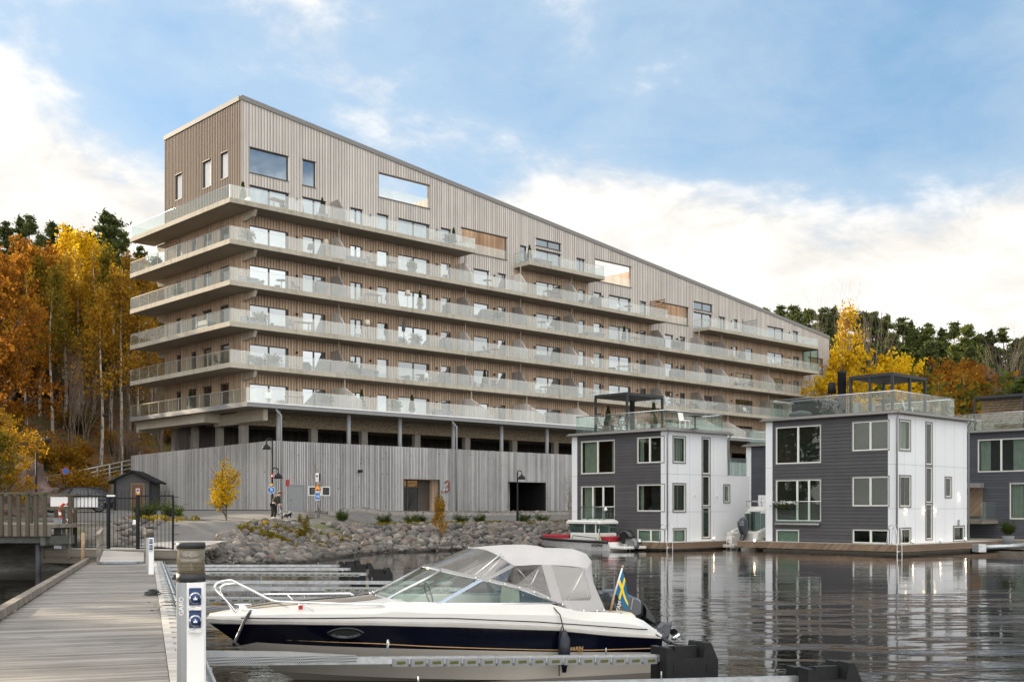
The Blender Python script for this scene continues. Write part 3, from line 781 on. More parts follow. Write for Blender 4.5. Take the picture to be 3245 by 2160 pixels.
SCR = {6: (1047,), 5: (1047, 1447, 1622, 1784), 4: (1047, 1447, 1622, 1784, 2060, 2188, 2260), 3: (1047, 1447, 1622, 1784, 2060, 2188, 2260, 2408, 2539),
       2: (1047, 1447, 1622, 1784, 2060, 2188, 2260, 2408), 1: (1047, 1447, 1622, 1784, 2188, 2260)}
for k in SCR:
    for px in SCR[k]: screen(k, px)
# small wall lamps
for k in range(1, 7):
    for px in (939, 1172, 1382, 1565, 1692, 1908, 2018, 2144, 2316, 2500):
        if k == 6 and px > 1500: continue
        if k == 5 and 2000 < px < 2200: continue
        b = MB(); x = S(px); z = LB[k]+1.95; b.box(x-0.06, x+0.06, -0.16, -0.04, z-0.1, z+0.06); b.box(x-0.03, x+0.03, -0.04, -0.002, z-0.04, z+0.02); b.build('wall_lamp', M['black_paint'], apt)
# glazed screen and post under the end of the fifth balcony
b = MB(); e = END[4]
for y in (-0.05, -1.05, -OV+0.1): b.box(e-0.1, e-0.04, y-0.04, y+0.04, LB[4]+0.36, LB[5]-0.002)
b.box(e-0.1, e-0.04, -OV+0.14, -0.09, LB[5]-0.1, LB[5]-0.003); fo = b.build('wind_screen', M['dark_metal'], apt)
MB().box(e-0.078, e-0.066, -OV+0.14, -0.09, LB[4]+0.38, LB[5]-0.1).build('pane', M['pane_clear'], fo)
# louvred screens
for k, px, n in ((5, 2060, 8), (5, 2352, 7)):
    x = S(px); z0 = LB[k]+0.352; b = MB()
    for i in range(n): b.box(x, x+0.05, -1.9, -0.05, z0+0.25+i*0.24, z0+0.36+i*0.24)
    for y in (-1.93, -0.05): b.box(x, x+0.06, y-0.03, y+0.03, z0, z0+2.1)
    b.build('slatted_screen', M['teak'] if px < 2100 else M['grey_paint'], apt)
# ------------------------------------------------------------------ open parking deck under the flats
def deck_level():
    b = MB(); yb = bz(763, 1344)
    b.box(0.02, LEN, 0.0, 0.35, 8.72, ZB-0.003); b.build('spandrel_beam', M['exposed_aggregate'], apt)
    b = MB()      # concrete edge beams at the corner
    b.box(-0.36, -0.001, 0.2, 3.6, 8.72, ZB-0.05); b.build('edge_beam', M['fascia_concrete'], apt)
    b = MB(); b.box(-1.75, -0.361, 2.6, YB-0.6, 8.95, LB[1]-0.002); b.box(-1.75, 0.3, YB-0.6, YB-0.3, 8.75, LB[1]-0.002); b.build('edge_beam', M['fascia_concrete'], apt)
    b = MB(); b.box(-0.36, 0.0, -3.8, -0.02, 8.80, LB[1]-0.002); b.box(-0.36, -0.02, -0.019, 0.199, 8.72, ZB-0.05); b.build('edge_beam', M['fascia_concrete'], apt)
    # columns on the facade line
    cols = [0.02] + [bs(p, 0.0) for p in (987, 1147, 1316, 1475, 1625, 1757)] + [bs(1757)+7.0*i for i in range(1, 7)]
    for x in cols: MB().bbox(x, x+0.62, 0.02, 0.5, 5.6, 8.719, 0.03).build('column', M['concrete'], apt)
    for p in (681, 603, 541): y = bl(p); MB().bbox(0.02, 0.5, y-0.55, y, 5.4, 9.0, 0.03).build('column', M['concrete'], apt)
    # round posts under the terrace edge
    for p in (882, 1105, 1267, 1436, 1589, 1733): 
        x = bs(p, -3.9); MB().lathe([(0.17, 5.6), (0.17, LB[1]-0.001)], x, -3.9, 14).build('round_post', M['grey_paint'], apt)
    for i in range(1, 6): x = bs(1733, -3.9)+6.2*i; MB().lathe([(0.17, 5.6), (0.17, LB[1]-0.001)], x, -3.9, 14).build('round_post', M['grey_paint'], apt)
    b = MB(); y0 = bl(575)
    b.prism([(y0, 5.5), (y0+0.3, 5.5), (y0-1.6, 8.9), (y0-1.9, 8.9)], 0.14, 'x', 0.3); b.prism([(y0-1.9, 5.5), (y0-1.6, 5.5), (y0+0.3, 8.9), (y0, 8.9)], 0.14, 'x', 0.5); b.build('cross_brace', M['grey_paint'], apt)
    b = MB(); b.box(1.0, LEN, -4.2, DEP, 5.30, 5.55); b.build('parking_floor', M['concrete'], apt)
    b = MB(); b.box(-0.3, LEN, 9.5, 9.7, 5.56, 9.5); b.box(LEN-0.2, LEN, 0, 9.49, 5.56, 9.5); b.build('parking_back_wall', M['cladding_end_shaded'], apt)
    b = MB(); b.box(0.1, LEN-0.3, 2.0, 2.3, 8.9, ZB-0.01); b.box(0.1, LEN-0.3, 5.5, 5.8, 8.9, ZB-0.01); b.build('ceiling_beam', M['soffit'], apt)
    for i in range(14):
        x = 3.2 + i*4.4; MB().box(x, x+1.5, 1.1, 1.2, 8.86, 8.93).build('tube_lamp', M['white_paint'], apt)
    # down pipes from the terrace edge to the ground
    for p in (888, 1444):
        x = bs(p, -O1); b = MB(); b.tube([(x-0.25, -O1+0.15, LB[1]-0.02), (x-0.25, -O1+0.1, LB[1]-0.15), (x, -O1-0.12, LB[1]-0.5), (x, -O1-0.12, 1.9)], 0.075, 8); b.build('down_pipe', M['grey_paint'], apt)
deck_level()
# ------------------------------------------------------------------ the slatted garage wall under the building
GY = -4.4
gz = lambda px, py: bz(px, py, GY)
gsx = lambda px: bs(px, GY)
GC = bworld(0.08, GY)                               # its corner
garage = empty('garage_wall', (GC.x, GC.y, 0), BRZ, 'silver grey slatted timber wall with entrance door and garage opening', 'wall')
def g(px): return gsx(px) - 0.08
GT, GB = 7.32, 2.0
GH = [(g(915.7), g(960.6), 2.02, gz(938, 1537.8), 'steel_door'), (g(976.7), g(1045.7), gz(1010, 1570), gz(1010, 1540.4), 'window'),
      (g(1280), g(1390.4), 2.02, gz(1335, 1518), 'entrance'), (g(1611), g(1728), 2.02, gz(1670, 1527), 'garage_opening')]
def slats(length, holes, along, z0, z1, pitch=0.15, wid=0.088, name='slat_cladding', off=-0.035):
    b = MB(); x = 0.03
    rng = random.Random(7)
    while x < length:
        z = z0; fr = []
        for c, d in sorted((h[2], h[3]) for h in holes if h[0]-0.04 < x < h[1]+0.02):
            if c > z + 0.06: fr.append((z, c))
            z = max(z, d)
        fr.append((z, z1 + rng.uniform(-0.01, 0.01)))
        for c, d in fr: b.box(x, x+wid, off, -0.001, c + 0.1*(c < z0+0.1), d)
        x += pitch
    return b
GL = 76.0
slats(GL, GH, 'x', GB, GT).build('slat_cladding', M['slat_silver'], garage)
b = MB(); prev = 0.0
for a, c, z0, z1, _ in GH:
    b.box(prev, a, 0.0, 0.15, 1.4, GT-0.02)
    b.box(a, c, 0.0, 0.15, z1, GT-0.02)
    if z0 > 2.1: b.box(a, c, 0.0, 0.15, 1.4, z0)
    prev = c
b.box(prev, GL, 0.0, 0.15, 1.4, GT-0.02); b.build('backing_wall', M['slat_backing'], garage)
b = MB()
for a, c in ((0.3, GH[0][0]-0.1), (GH[0][1]+0.1, GH[2][0]-2.0), (GH[2][0]-1.6, GH[2][0]-0.02)): b.box(a, c, -0.09, -0.037, 1.5, 2.22)
b.build('plinth', M['grey_paint'], garage)
a, c, z0, z1, _ = GH[0]
d_ = MB(); d_.box(a, c, -0.03, 0.05, z0, z1); d_.box(a-0.08, a-0.001, -0.06, 0.05, z0, z1+0.08); d_.box(c+0.001, c+0.08, -0.06, 0.05, z0, z1+0.08); d_.box(a, c, -0.06, 0.05, z1+0.001, z1+0.08)
do = d_.build('steel_door', M['grey_paint'], garage); MB().box(a+0.08, a+0.2, -0.09, -0.031, z0+1.0, z0+1.05).build('handle', M['chrome'], do)
a, c, z0, z1, _ = GH[1]; m1, m2 = g(1001)-0.0, g(1019)
f = MB()
for x0, x1 in ((a, m1), (m2, c)):
    f.box(x0, x1, -0.05, 0.06, z0, z0+0.07); f.box(x0, x1, -0.05, 0.06, z1-0.07, z1); f.box(x0, x0+0.07, -0.05, 0.06, z0+0.07, z1-0.07); f.box(x1-0.07, x1, -0.05, 0.06, z0+0.07, z1-0.07)
f.box(m1+0.001, m2-0.001, -0.03, 0.05, z0, z1); fo = f.build('window', M['window_white'], garage)
MB().box(a+0.07, m1-0.07, 0.0, 0.03, z0+0.07, z1-0.07).build('pane', M['pane_dim'], fo); MB().box(m2+0.07, c-0.07, 0.0, 0.03, z0+0.07, z1-0.07).build('pane', M['pane_dim'], fo)
a, c, z0, z1, _ = GH[2]                              # glazed entrance set back in a niche
b = MB(); D = 1.3
b.quad((a,0,z0),(a,D,z0),(a,D,z1),(a,0,z1)); b.quad((c,0,z0),(c,0,z1),(c,D,z1),(c,D,z0)); b.quad((a,0,z1),(a,D,z1),(c,D,z1),(c,0,z1)); b.quad((a,-0.3,z0),(c,-0.3,z0),(c,D,z0),(a,D,z0))
b.build('entrance_niche', M['cladding_warm'], garage)
f = MB(); w = c - a
xs_ = [a, a+w*0.34, a+w*0.66, c]; zm = z0 + (z1-z0)*0.76
for x in xs_[:3]: f.box(x, x+0.08, D-0.1, D-0.001, z0, z1)
f.box(xs_[2]+0.08, c, D-0.1, D-0.001, z0, z1)
for x0, x1 in ((a+0.08, xs_[1]), (xs_[1]+0.08, xs_[2])):
    for z in (z0, zm, z1-0.08): f.box(x0, x1, D-0.1, D-0.001, z, z+0.08)
fo = f.build('entrance_door', M['frame_brown'], garage)
MB().box(a+0.08, xs_[1], D-0.06, D-0.03, z0+0.08, zm).build('pane', M['pane_dim'], fo); MB().box(xs_[1]+0.08, xs_[2], D-0.06, D-0.03, z0+0.08, zm).build('pane', M['pane_dim'], fo)
MB().tube([(a+0.2, D-0.17, z0+0.5), (a+0.2, D-0.17, z0+2.0)], 0.025).build('handle', M['brushed_steel'], fo)
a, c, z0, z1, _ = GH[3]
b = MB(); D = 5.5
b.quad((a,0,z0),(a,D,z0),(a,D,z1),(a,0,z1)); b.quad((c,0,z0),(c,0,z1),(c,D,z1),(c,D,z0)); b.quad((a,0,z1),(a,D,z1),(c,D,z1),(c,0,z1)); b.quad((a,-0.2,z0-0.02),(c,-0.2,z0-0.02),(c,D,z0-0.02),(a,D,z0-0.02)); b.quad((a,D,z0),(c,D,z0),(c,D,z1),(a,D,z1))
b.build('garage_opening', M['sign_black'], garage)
MB().box(a+0.7, a+1.0, 0.9, 1.3, z0, z1-0.01).build('column', M['concrete'], garage)
# the big house number and a floodlight
zc = (gz(1413, 1523)+gz(1413, 1560.7))/2; hh = gz(1413, 1523)-gz(1413, 1560.7)
nb = text_obj('house_number', '3', hh*1.42, upright(g(1413.5), -0.11, zc), M['sign_white'], garage, 0.05, 0.012)
text_obj('number_face', '3', hh*1.42, upright(g(1413.5), -0.172, zc), pmat('rust_face', (0.20, 0.055, 0.03), 0.7, var=0.3), nb, 0.004, 0.009)
b = MB(); x = g(1137); z = gz(1137, 1492); b.box(x-0.12, x+0.12, -0.35, -0.05, z-0.1, z+0.1); b.build('floodlight', M['black_paint'], garage)
b = MB(); x = g(909.5); b.box(x-0.12, x+0.12, -0.1, -0.04, 4.05, 4.5); b.build('letter_box', M['red_paint'], garage)
# the wing of the same wall that runs back along the drive
E0 = Vector((GC.x, GC.y)); E1 = bworld(-2.4, bl(418, -2.4)).to_2d(); ET = blz(418, 1443, -2.4); wl = (E1-E0).length; wa = math.atan2(E1.y-E0.y, E1.x-E0.x)
wing = empty('slatted_wall', (E0.x, E0.y, 0), wa, 'grey slatted timber wall running back past the shed, below the open parking deck', 'wall')
b = MB(); x = 0.02; rng = random.Random(5)
while x < wl: b.box(x, x+0.10, 0.002, 0.035, 2.3, GT + (ET-GT)*x/wl + rng.uniform(-0.008, 0.008)); x += 0.15
b.build('slat_cladding', M['slat_silver'], wing)
MB().prism([(0.0, 1.5), (wl, 1.5), (wl, ET-0.02), (0.0, GT-0.02)], 0.15, 'y', -0.15).build('backing_wall', M['slat_backing'], wing)
# ------------------------------------------------------------------ floating houses
wood_mat('panel_dark', (0.085, 0.083, 0.088), (0.115, 0.112, 0.118), 'y', 0.2, grain=0.4, streak=0.3)
def horizontal_boards(name, c0, c1, pitch):
    m, t, bs_ = nmat(name); P = t.new('ShaderNodeTexCoord').outputs['Object']; sep = t.new('ShaderNodeSeparateXYZ'); t.put(sep.inputs[0], P)
    n = t.noise(P, 1.2, 4, 0.6)
    wn = t.new('ShaderNodeTexWhiteNoise', noise_dimensions='1D'); t.put(wn.inputs['W'], t.m('FLOOR', t.m('DIVIDE', sep.outputs[2], pitch)))
    c = t.ramp(t.m('ADD', t.m('MULTIPLY', n, 0.6), t.m('MULTIPLY', wn.outputs[0], 0.35)), [(0.25, c0), (0.8, c1)]); fr = t.m('FRACT', t.m('DIVIDE', sep.outputs[2], pitch))
    t.put(bs_.inputs['Base Color'], t.mix(t.m('MULTIPLY', t.sstep(fr, 0.14, 0.06), 0.6), c, tuple(q*0.3 for q in c0))); bs_.inputs['Roughness'].default_value = 0.7  # dark line along each board paints in the shade of the lap
horizontal_boards('house_board', (0.058, 0.056, 0.060), (0.084, 0.081, 0.086), 0.19)
horizontal_boards('house_board_blue', (0.052, 0.055, 0.066), (0.075, 0.079, 0.093), 0.19)
m, t, bs_ = nmat('sconce_glow'); bs_.inputs['Emission Color'].default_value = (1.0, 0.72, 0.42, 1); bs_.inputs['Emission Strength'].default_value = 18.0
pmat('joint_grey', (0.34, 0.345, 0.35), 0.8)
class House:
    def __init__(s, name, ox, oy, ld, lw, zb, ze, label, zoom, board='house_board', cat='houseboat'):
        s.o = Vector((ox, oy)); s.ld, s.lw, s.zb, s.ze, s.zoom, s.board = ld, lw, zb, ze, zoom, board
        s.root = empty(name, (ox, oy, 0), BRZ, label, cat, 'floating houses moored along the jetty')
        s.dh = []; s.sh = []
    def px(s, x, y): zx, x0, y0 = s.zoom; return x0 + x/zx, y0 + y/zx
    def Y(s, px, x=0.0):                    # local y on the plane x
        x0, y0 = s.o.x + UX*x, s.o.y + UY*x; k = (px-CX)/F; return (k*y0-x0)/(-UY-k*UX)
    def X(s, px, y=0.0):
        x0, y0 = s.o.x - UY*y, s.o.y + UX*y; k = (px-CX)/F; return (k*y0-x0)/(UX-k*UY)
    def dep(s, x, y): return s.o.y + UY*x + UX*y
    def z(s, py, x, y): return ZC + (HY-py)/F*s.dep(x, y)
    def box_from_zoom(s, side, a, b, c, d):
        p0, q0 = s.px(a, c); p1, q1 = s.px(b, d)
        if side == 'd':
            y1, y0 = s.Y(p0), s.Y(p1); ym = (y0+y1)/2; return y0, y1, s.z(q1, 0, ym), s.z(q0, 0, ym)
        x0, x1 = s.X(p0), s.X(p1); xm = (x0+x1)/2; return x0, x1, s.z(q1, xm, 0), s.z(q0, xm, 0)
    def window(s, side, a, b, c, d, cuts=(), back='room', curtain=None, nm='window'):
        u0, u1, z0, z1 = s.box_from_zoom(side, a, b, c, d)
        (s.dh if side == 'd' else s.sh).append((u0, u1, z0, z1))
        f = MB(); fr = MB(); pn = MB(); e = 0.055
        # everything is built in (u, depth, z) with depth growing into the house
        dark = side == 's'
        tr = 0.07 if dark else 0.05
        for q in ((u0-0.02, u1+0.02, -0.035, 0.03, z1, z1+tr), (u0-0.02, u1+0.02, -0.035, 0.03, z0-tr, z0), (u0-tr, u0, -0.034, 0.03, z0-tr+0.001, z1+tr-0.001), (u1, u1+tr, -0.034, 0.03, z0-tr+0.001, z1+tr-0.001)): f.box(*q)
        edges = [u0] + [u0 + (u1-u0)*(1-q if side == 'd' else q) for q in (sorted(cuts, reverse=(side == 'd')))] + [u1]
        for i in range(len(edges)-1):
            l, r = edges[i] + (0.002 if i else 0), edges[i+1]
            for q in ((l, r, z0, z0+e), (l, r, z1-e, z1)): fr.box(q[0], q[1], -0.015, 0.06, q[2], q[3])
            for q in ((l, l+e), (r-e, r)): fr.box(q[0], q[1], -0.015, 0.06, z0+e, z1-e)
            pn.box(l+e, r-e, 0.02, 0.032, z0+e, z1-e)
        rm = MB(); D = 1.6 if back == 'room' else 0.12
        a_, b_, c_, d_2 = u0-0.0, u1+0.0, z0, z1
        rm.quad((a_,D,c_),(b_,D,c_),(b_,D,d_2),(a_,D,d_2)); rm.quad((a_,0.061,c_),(a_,D,c_),(a_,D,d_2),(a_,0.061,d_2)); rm.quad((b_,0.061,c_),(b_,0.061,d_2),(b_,D,d_2),(b_,D,c_)); rm.quad((a_,0.061,c_),(b_,0.061,c_),(b_,D,c_),(a_,D,c_)); rm.quad((a_,0.061,d_2),(a_,D,d_2),(b_,D,d_2),(b_,0.061,d_2))
        cu = MB()
        if curtain:
            for (q0, q1) in curtain:
                l, r = u0+(u1-u0)*((1-q1) if side == 'd' else q0), u0+(u1-u0)*((1-q0) if side == 'd' else q1); n = max(4, int((r-l)/0.045)); R = []
                for i in range(n+1):
                    x = l+(r-l)*i/n; yy = 0.22 + 0.035*math.cos(i*1.9+q0*9); R.append([(x, yy, z0+0.03), (x, yy, z1-0.03)])
                cu.loft(R)
        if back == 'slats':
            x = u0+0.05
            while x < u1-0.05: cu.box(x, x+0.075, 0.16, 0.175, z0+0.04, z1-0.04); x += 0.115
        if side == 'd':
            T = Matrix(((0,1,0,0),(1,0,0,0),(0,0,1,0),(0,0,0,1)))
            for k in (f, fr, pn, rm, cu): k.xf(T); k.f = [x[::-1] for x in k.f]
        fo = f.build(nm, M['window_grey'], s.root); fr.build('frame', M['window_white'], fo); pn.build('pane', M['pane_green'], fo)
        rm.build('room_interior', M['blind_green'] if back == 'blind' else M['room_dark'], fo)
        if cu.v: cu.build('curtain', M['blind_dark'] if back == 'slats' else M['curtain_fabric'], fo)
    def walls(s, step=None):
        w = MB(); d = MB(); bw = 0.45
        def fill(mb, u0, u1, holes, z0, z1, put, pitch=None):
            us = sorted({u0, u1, *[min(max(h[q], u0), u1) for h in holes for q in (0, 1)]})
            for a, b in zip(us[:-1], us[1:]):
                if b-a < 1e-4: continue
                m_ = (a+b)/2; z = z0
                for c, e in sorted((h[2], h[3]) for h in holes if h[0] < m_ < h[1]) + [(z1, z1)]:
                    if c > z:
                        if pitch is None: put(mb, a, b, z, c, 0)
                        else:
                            k = math.floor(z/pitch)
                            while k*pitch < c:
                                p, q = max(z, k*pitch), min(c, (k+1)*pitch)
                                if q-p > 0.004: put(mb, a, b, p, q, 0.018*(1-(p-k*pitch)/pitch), 0.018*(1-(q-k*pitch)/pitch))
                                k += 1
                    z = max(z, e)
        def pd(mb, a, b, p, q, o0=0, o1=None):        # lapped boards on the dark side (plane x = 0)
            o1 = o0 if o1 is None else o1
            mb.quad((-o0,b,p),(-o0,a,p),(-o1,a,q),(-o1,b,q))
            if o0 > 0.015: mb.quad((-o0,b,p),(0,b,p),(0,a,p),(-o0,a,p))
        def ps(mb, a, b, p, q, o=0, o1=None): mb.quad((a,0,p),(b,0,p),(b,0,q),(a,0,q))
        fill(d, bw, s.ld-bw, s.dh, s.zb, s.ze, pd, 0.19); d.build('dark_wall', M[s.board], s.root)
        if step is None: fill(w, 0, s.lw, s.sh, s.zb, s.ze, ps)
        else:
            fill(w, 0, step[0], [h for h in s.sh if h[0] < step[0]], s.zb, s.ze, ps); fill(w, step[0], s.lw, [h for h in s.sh if h[1] > step[0]], s.zb, step[1], ps)
        for y0, y1 in ((0.0, bw), (s.ld-bw, s.ld)): w.box(-0.025, -0.0, y0, y1, s.zb, s.ze)
        L1 = s.lw if step is None else step[0]
        w.quad((L1,0,s.zb),(L1,s.ld,s.zb),(L1,s.ld,s.ze),(L1,0,s.ze)); w.quad((0,s.ld,s.zb),(0,s.ld,s.ze),(L1,s.ld,s.ze),(L1,s.ld,s.zb))
        if step: w.quad((s.lw,0,s.zb),(s.lw,s.ld,s.zb),(s.lw,s.ld,step[1]),(s.lw,0,step[1])); w.quad((L1,0,step[1]),(s.lw,0,step[1]),(s.lw,s.ld,step[1]),(L1,s.ld,step[1]))
        w.build('white_wall', M['white_board'], s.root)
        j = MB()                                       # panel joints
        for z in (s.zb + (s.ze-s.zb)*0.27, s.zb + (s.ze-s.zb)*0.61): j.box(0.0, L1, -0.0025, 0.004, z, z+0.018); j.box(-0.0275, -0.02, 0, bw, z, z+0.018); j.box(-0.0275, -0.02, s.ld-bw, s.ld, z, z+0.018)
        x = 0.9
        while x < L1 - 0.3: j.box(x, x+0.012, -0.0022, 0.004, s.zb, s.ze); x += 1.15
        j.build('panel_joints', M['joint_grey'], s.root)
        r = MB(); o = 0.22                             # roof edge with gutter
        r.box(-o, L1+o, -o, s.ld+o, s.ze, s.ze+0.07); r.box(-o+0.05, L1+o-0.05, -o+0.05, s.ld+o-0.05, s.ze+0.0705, s.ze+0.16); r.build('roof', M['roof_metal'], s.root)
        gt = MB()
        for x in np.arange(-o, L1+o, 0.62): gt.box(x, x+0.03, -o-0.05, -o-0.002, s.ze-0.01, s.ze+0.09)
        gt.tube([(-o, -o-0.06, s.ze+0.02), (L1+o, -o-0.06, s.ze+0.02)], 0.055, 8); gt.tube([(-o-0.06, -o, s.ze+0.02), (-o-0.06, s.ld+o, s.ze+0.02)], 0.055, 8); gt.build('gutter', M['roof_metal'], s.root)
        dp = MB(); dp.tube([(-0.08, -o, s.ze), (-0.1, -0.09, s.ze-0.3), (-0.1, -0.09, s.zb+0.05)], 0.05, 8); dp.build('down_pipe', M['grey_paint'], s.root)
        if step is None or True: dp = MB(); dp.tube([(L1+0.05, -o, s.ze), (L1+0.06, -0.07, s.ze-0.3), (L1+0.06, -0.07, s.zb+0.05 if step is None else step[1]+0.05)], 0.05, 8); dp.build('down_pipe', M['grey_paint'], s.root)
    def roof_rail(s, x1, h=1.02, ins=0.18):
        z = s.ze + 0.16; go = MB(); t = MB()
        runs = [((ins, s.ld-ins), (ins, ins)), ((ins, ins), (x1, ins)), ((x1, ins), (x1, s.ld-ins)), ((x1, s.ld-ins), (ins, s.ld-ins))]
        for (xa, ya), (xb, yb) in runs:
            L = math.hypot(xb-xa, yb-ya); n = max(1, round(L/1.3)); ux, uy = (xb-xa)/L, (yb-ya)/L
            for i in range(n):
                a, b = i*L/n+0.012, (i+1)*L/n-0.012; nx, ny = -uy*0.006, ux*0.006
                P = [(xa+ux*q, ya+uy*q) for q in (a, b)]
                go.prism([(P[0][0]-nx,P[0][1]-ny),(P[1][0]-nx,P[1][1]-ny),(P[1][0]+nx,P[1][1]+ny),(P[0][0]+nx,P[0][1]+ny)], h, 'z', z)
            t.tube([(xa,ya,z+h+0.02),(xb,yb,z+h+0.02)], 0.028, 6)
        g_ = go.build('glass_railing', M['rail_glass_clear'], s.root); t.build('handrail', M['brushed_steel'], g_)
    def pergola(s, x0, x1, y0, y1, zt, mid=0):
        z = s.ze + 0.162; p = MB()
        r = MB(); r.box(x0, x1, y0, y1, zt-0.17, zt); r.box(x0+0.1, x1-0.1, y0+0.1, y1-0.1, zt-0.2, zt-0.171)
        ro = r.build('pergola', M['dark_metal'], s.root)
        pts = [(x0, y0), (x1-0.12, y0), (x0, y1-0.12), (x1-0.12, y1-0.12)]
        if mid: pts += [((x0+x1)/2, y0), (x0, (y0+y1)/2)]
        for x, y in pts: MB().box(x, x+0.12, y, y+0.12, z, zt-0.171).build('post', M['dark_metal'], ro)
    def deck(s, x0, x1, y0, y1, wood='timber_brown', label=None):
        """pontoon the house floats on"""
        b = MB(); b.box(-0.15, s.lw+0.1, -0.15, s.ld+0.1, -0.6, s.zb-0.15); b.build('pontoon', M['concrete'], s.root)
        b = MB(); b.box(x0, x1, y0, y1, s.zb-0.12, s.zb-0.004); o = b.build('deck_boards', M['deck_grey'], s.root)
        f = MB(); f.box(x0-0.04, x0-0.002, y0-0.04, y1, s.zb-0.36, s.zb-0.01); f.box(x0, x1, y0-0.04, y0-0.002, s.zb-0.36, s.zb-0.01)
        y = y0+0.6
        while y < y1: f.box(x0+0.1, x0+0.7, y, y+0.1, s.zb-0.42, s.zb-0.121); y += 1.6
        f.build('deck_fascia', M[wood], o)
    def french_rail(s, a, b, c, d):
        u0, u1, z0, z1 = s.box_from_zoom('d', a, b, c, d)
        go = MB(); go.box(-0.16, -0.15, u0+0.06, u1-0.06, z0, z1); o = go.build('balcony_glass', M['rail_glass_clear'], s.root)
        t = MB(); t.tube([(-0.155, u0-0.12, z1+0.02), (-0.155, u1+0.12, z1+0.02)], 0.026); t.box(-0.2, -0.03, u0, u1, z0-0.1, z0-0.002)
        for y in (u0, u1): t.tube([(-0.155, y, z1+0.02), (0, y, z1+0.02)], 0.02)
        t.build('rail', M['brushed_steel'], o)
    def bracket_lamp(s, x, z, lit):
        b = MB(); b.box(x-0.05, x+0.05, -0.10, -0.002, z-0.05, z+0.05); o = b.build('wall_lamp', M['white_paint'], s.root)
        if lit:
            e = MB(); e.box(x-0.04, x+0.04, -0.09, -0.02, z+0.051, z+0.056); e.box(x-0.04, x+0.04, -0.09, -0.02, z-0.056, z-0.051); e.build('bulb', M['sconce_glow'], o)
ZA = (2.489, 1680, 1150)
hA = House('houseboat', 8.9, 63.6, 7.55, 8.05, 0.47, 6.87, 'white and charcoal houseboat with pergola, behind the red and white cabin boat', ZA)
hA.window('d', 405, 668, 612, 870, (0.5,), curtain=[(0.02, 0.40), (0.86, 0.99)]); hA.window('d', 848, 1057, 583, 785, (0.47,), curtain=[(0.02, 0.14), (0.84, 0.98)])
hA.window('d', 405, 668, 970, 1235, (0.35, 0.66), curtain=[(0.02, 0.34), (0.9, 0.99)], nm='french_window'); hA.window('d', 848, 1060, 957, 1167, curtain=[(0.02, 0.13)])
hA.window('d', 848, 1060, 1312, 1408, (0.5,), back='blind')
hA.window('s', 1128, 1220, 583, 782, curtain=[(0.05, 0.95)]); hA.window('s', 1128, 1222, 953, 1168); hA.window('s', 1128, 1225, 1308, 1412, back='blind')
for q in ((593, 872), (890, 1125), (1135, 1375)): hA.window('s', 1358, 1415, *q)
hA.window('s', 1528, 1570, 963, 1095)
xa = hA.X(2305); hA.walls(step=(xa, hA.z(1508, 7.0, 0)))
hA.roof_rail(xa-0.18); hA.deck(-0.75, 9.0, -0.75, 8.3); hA.french_rail(405, 668, 1135, 1238)
p0, p1 = hA.px(515, 250), hA.px(765, 228); pr = hA.px(1045, 260)
y0 = hA.Y(p1[0], 0.55); y1 = hA.Y(p0[0], 0.55); hA.pergola(0.55, hA.X(pr[0], y0)+0.1, y0, y1+0.1, hA.z(p1[1], 0.55, y0))
b = MB(); x = 1.0; y = hA.Y(hA.px(807, 0)[0], x); b.lathe([(0.14, hA.ze+0.16), (0.14, hA.z(hA.px(0, 298)[1], x, y)), (0.16, hA.z(hA.px(0, 296)[1], x, y)), (0.02, hA.z(hA.px(0, 292)[1], x, y))], x, y); b.build('chimney', M['black_paint'], hA.root)
for q in (1297, 1473): hA.bracket_lamp(hA.X(hA.px(q, 0)[0]), hA.z(hA.px(0, 1043)[1], 4.5, 0), False)
b = MB(); zt = hA.z(1508, 7, 0)
for (xq, yq), (xr, yr) in (((xa+0.1, 0.1), (hA.lw-0.1, 0.1)), ((hA.lw-0.1, 0.1), (hA.lw-0.1, 4))): b.prism([(xq-0.01,yq),(xr,yr),(xr+0.01,yr+0.01),(xq,yq+0.012)], 1.1, 'z', zt+0.02)
b.build('terrace_glass', M['rail_glass_clear'], hA.root)
ZB2 = (2.341, 2400, 1130)
hB = House('houseboat', 20.05, 57.9, 8.0, 8.2, 0.53, 7.37, 'white and charcoal houseboat in front with lit wall lamps and a roof hot tub', ZB2)
hB.window('d', 140, 472, 515, 790, (0.5,), back='slats'); hB.window('d', 708, 976, 478, 693, (0.5,), back='slats')
hB.window('d', 140, 472, 912, 1216, (0.48, 0.74), back='slats', nm='french_window'); hB.window('d', 708, 976, 890, 1106, (0.5,), back='slats')
hB.window('d', 142, 310, 1282, 1376, back='blind'); hB.window('d', 710, 978, 1282, 1382, (0.5,))
hB.window('s', 1053, 1132, 473, 690, curtain=[(0.02, 0.98)]); hB.window('s', 1055, 1134, 885, 1108, curtain=[(0.02, 0.3)]); hB.window('s', 1056, 1134, 1274, 1385)
for q in ((492, 798), (820, 1080), (1090, 1350)): hB.window('s', 1250, 1294, *q)
hB.window('s', 1393, 1436, 896, 1038); hB.window('s', 1455, 1532, 1258, 1362)
hB.walls(); hB.roof_rail(7.0); hB.deck(-0.8, 11.6, -0.8, 9.4); hB.french_rail(140, 472, 1075, 1232)
ZP = (3.516, 2430, 1160); hB.zoom = ZP
p1, p0, pr = hB.px(1405, 65), hB.px(1050, 0), hB.px(1768, 0)
y0 = hB.Y(p1[0], 0.5); hB.pergola(0.5, hB.X(pr[0], y0)+0.12, y0, hB.Y(2690, 0.5), hB.z(p1[1], 0.5, y0), mid=1)
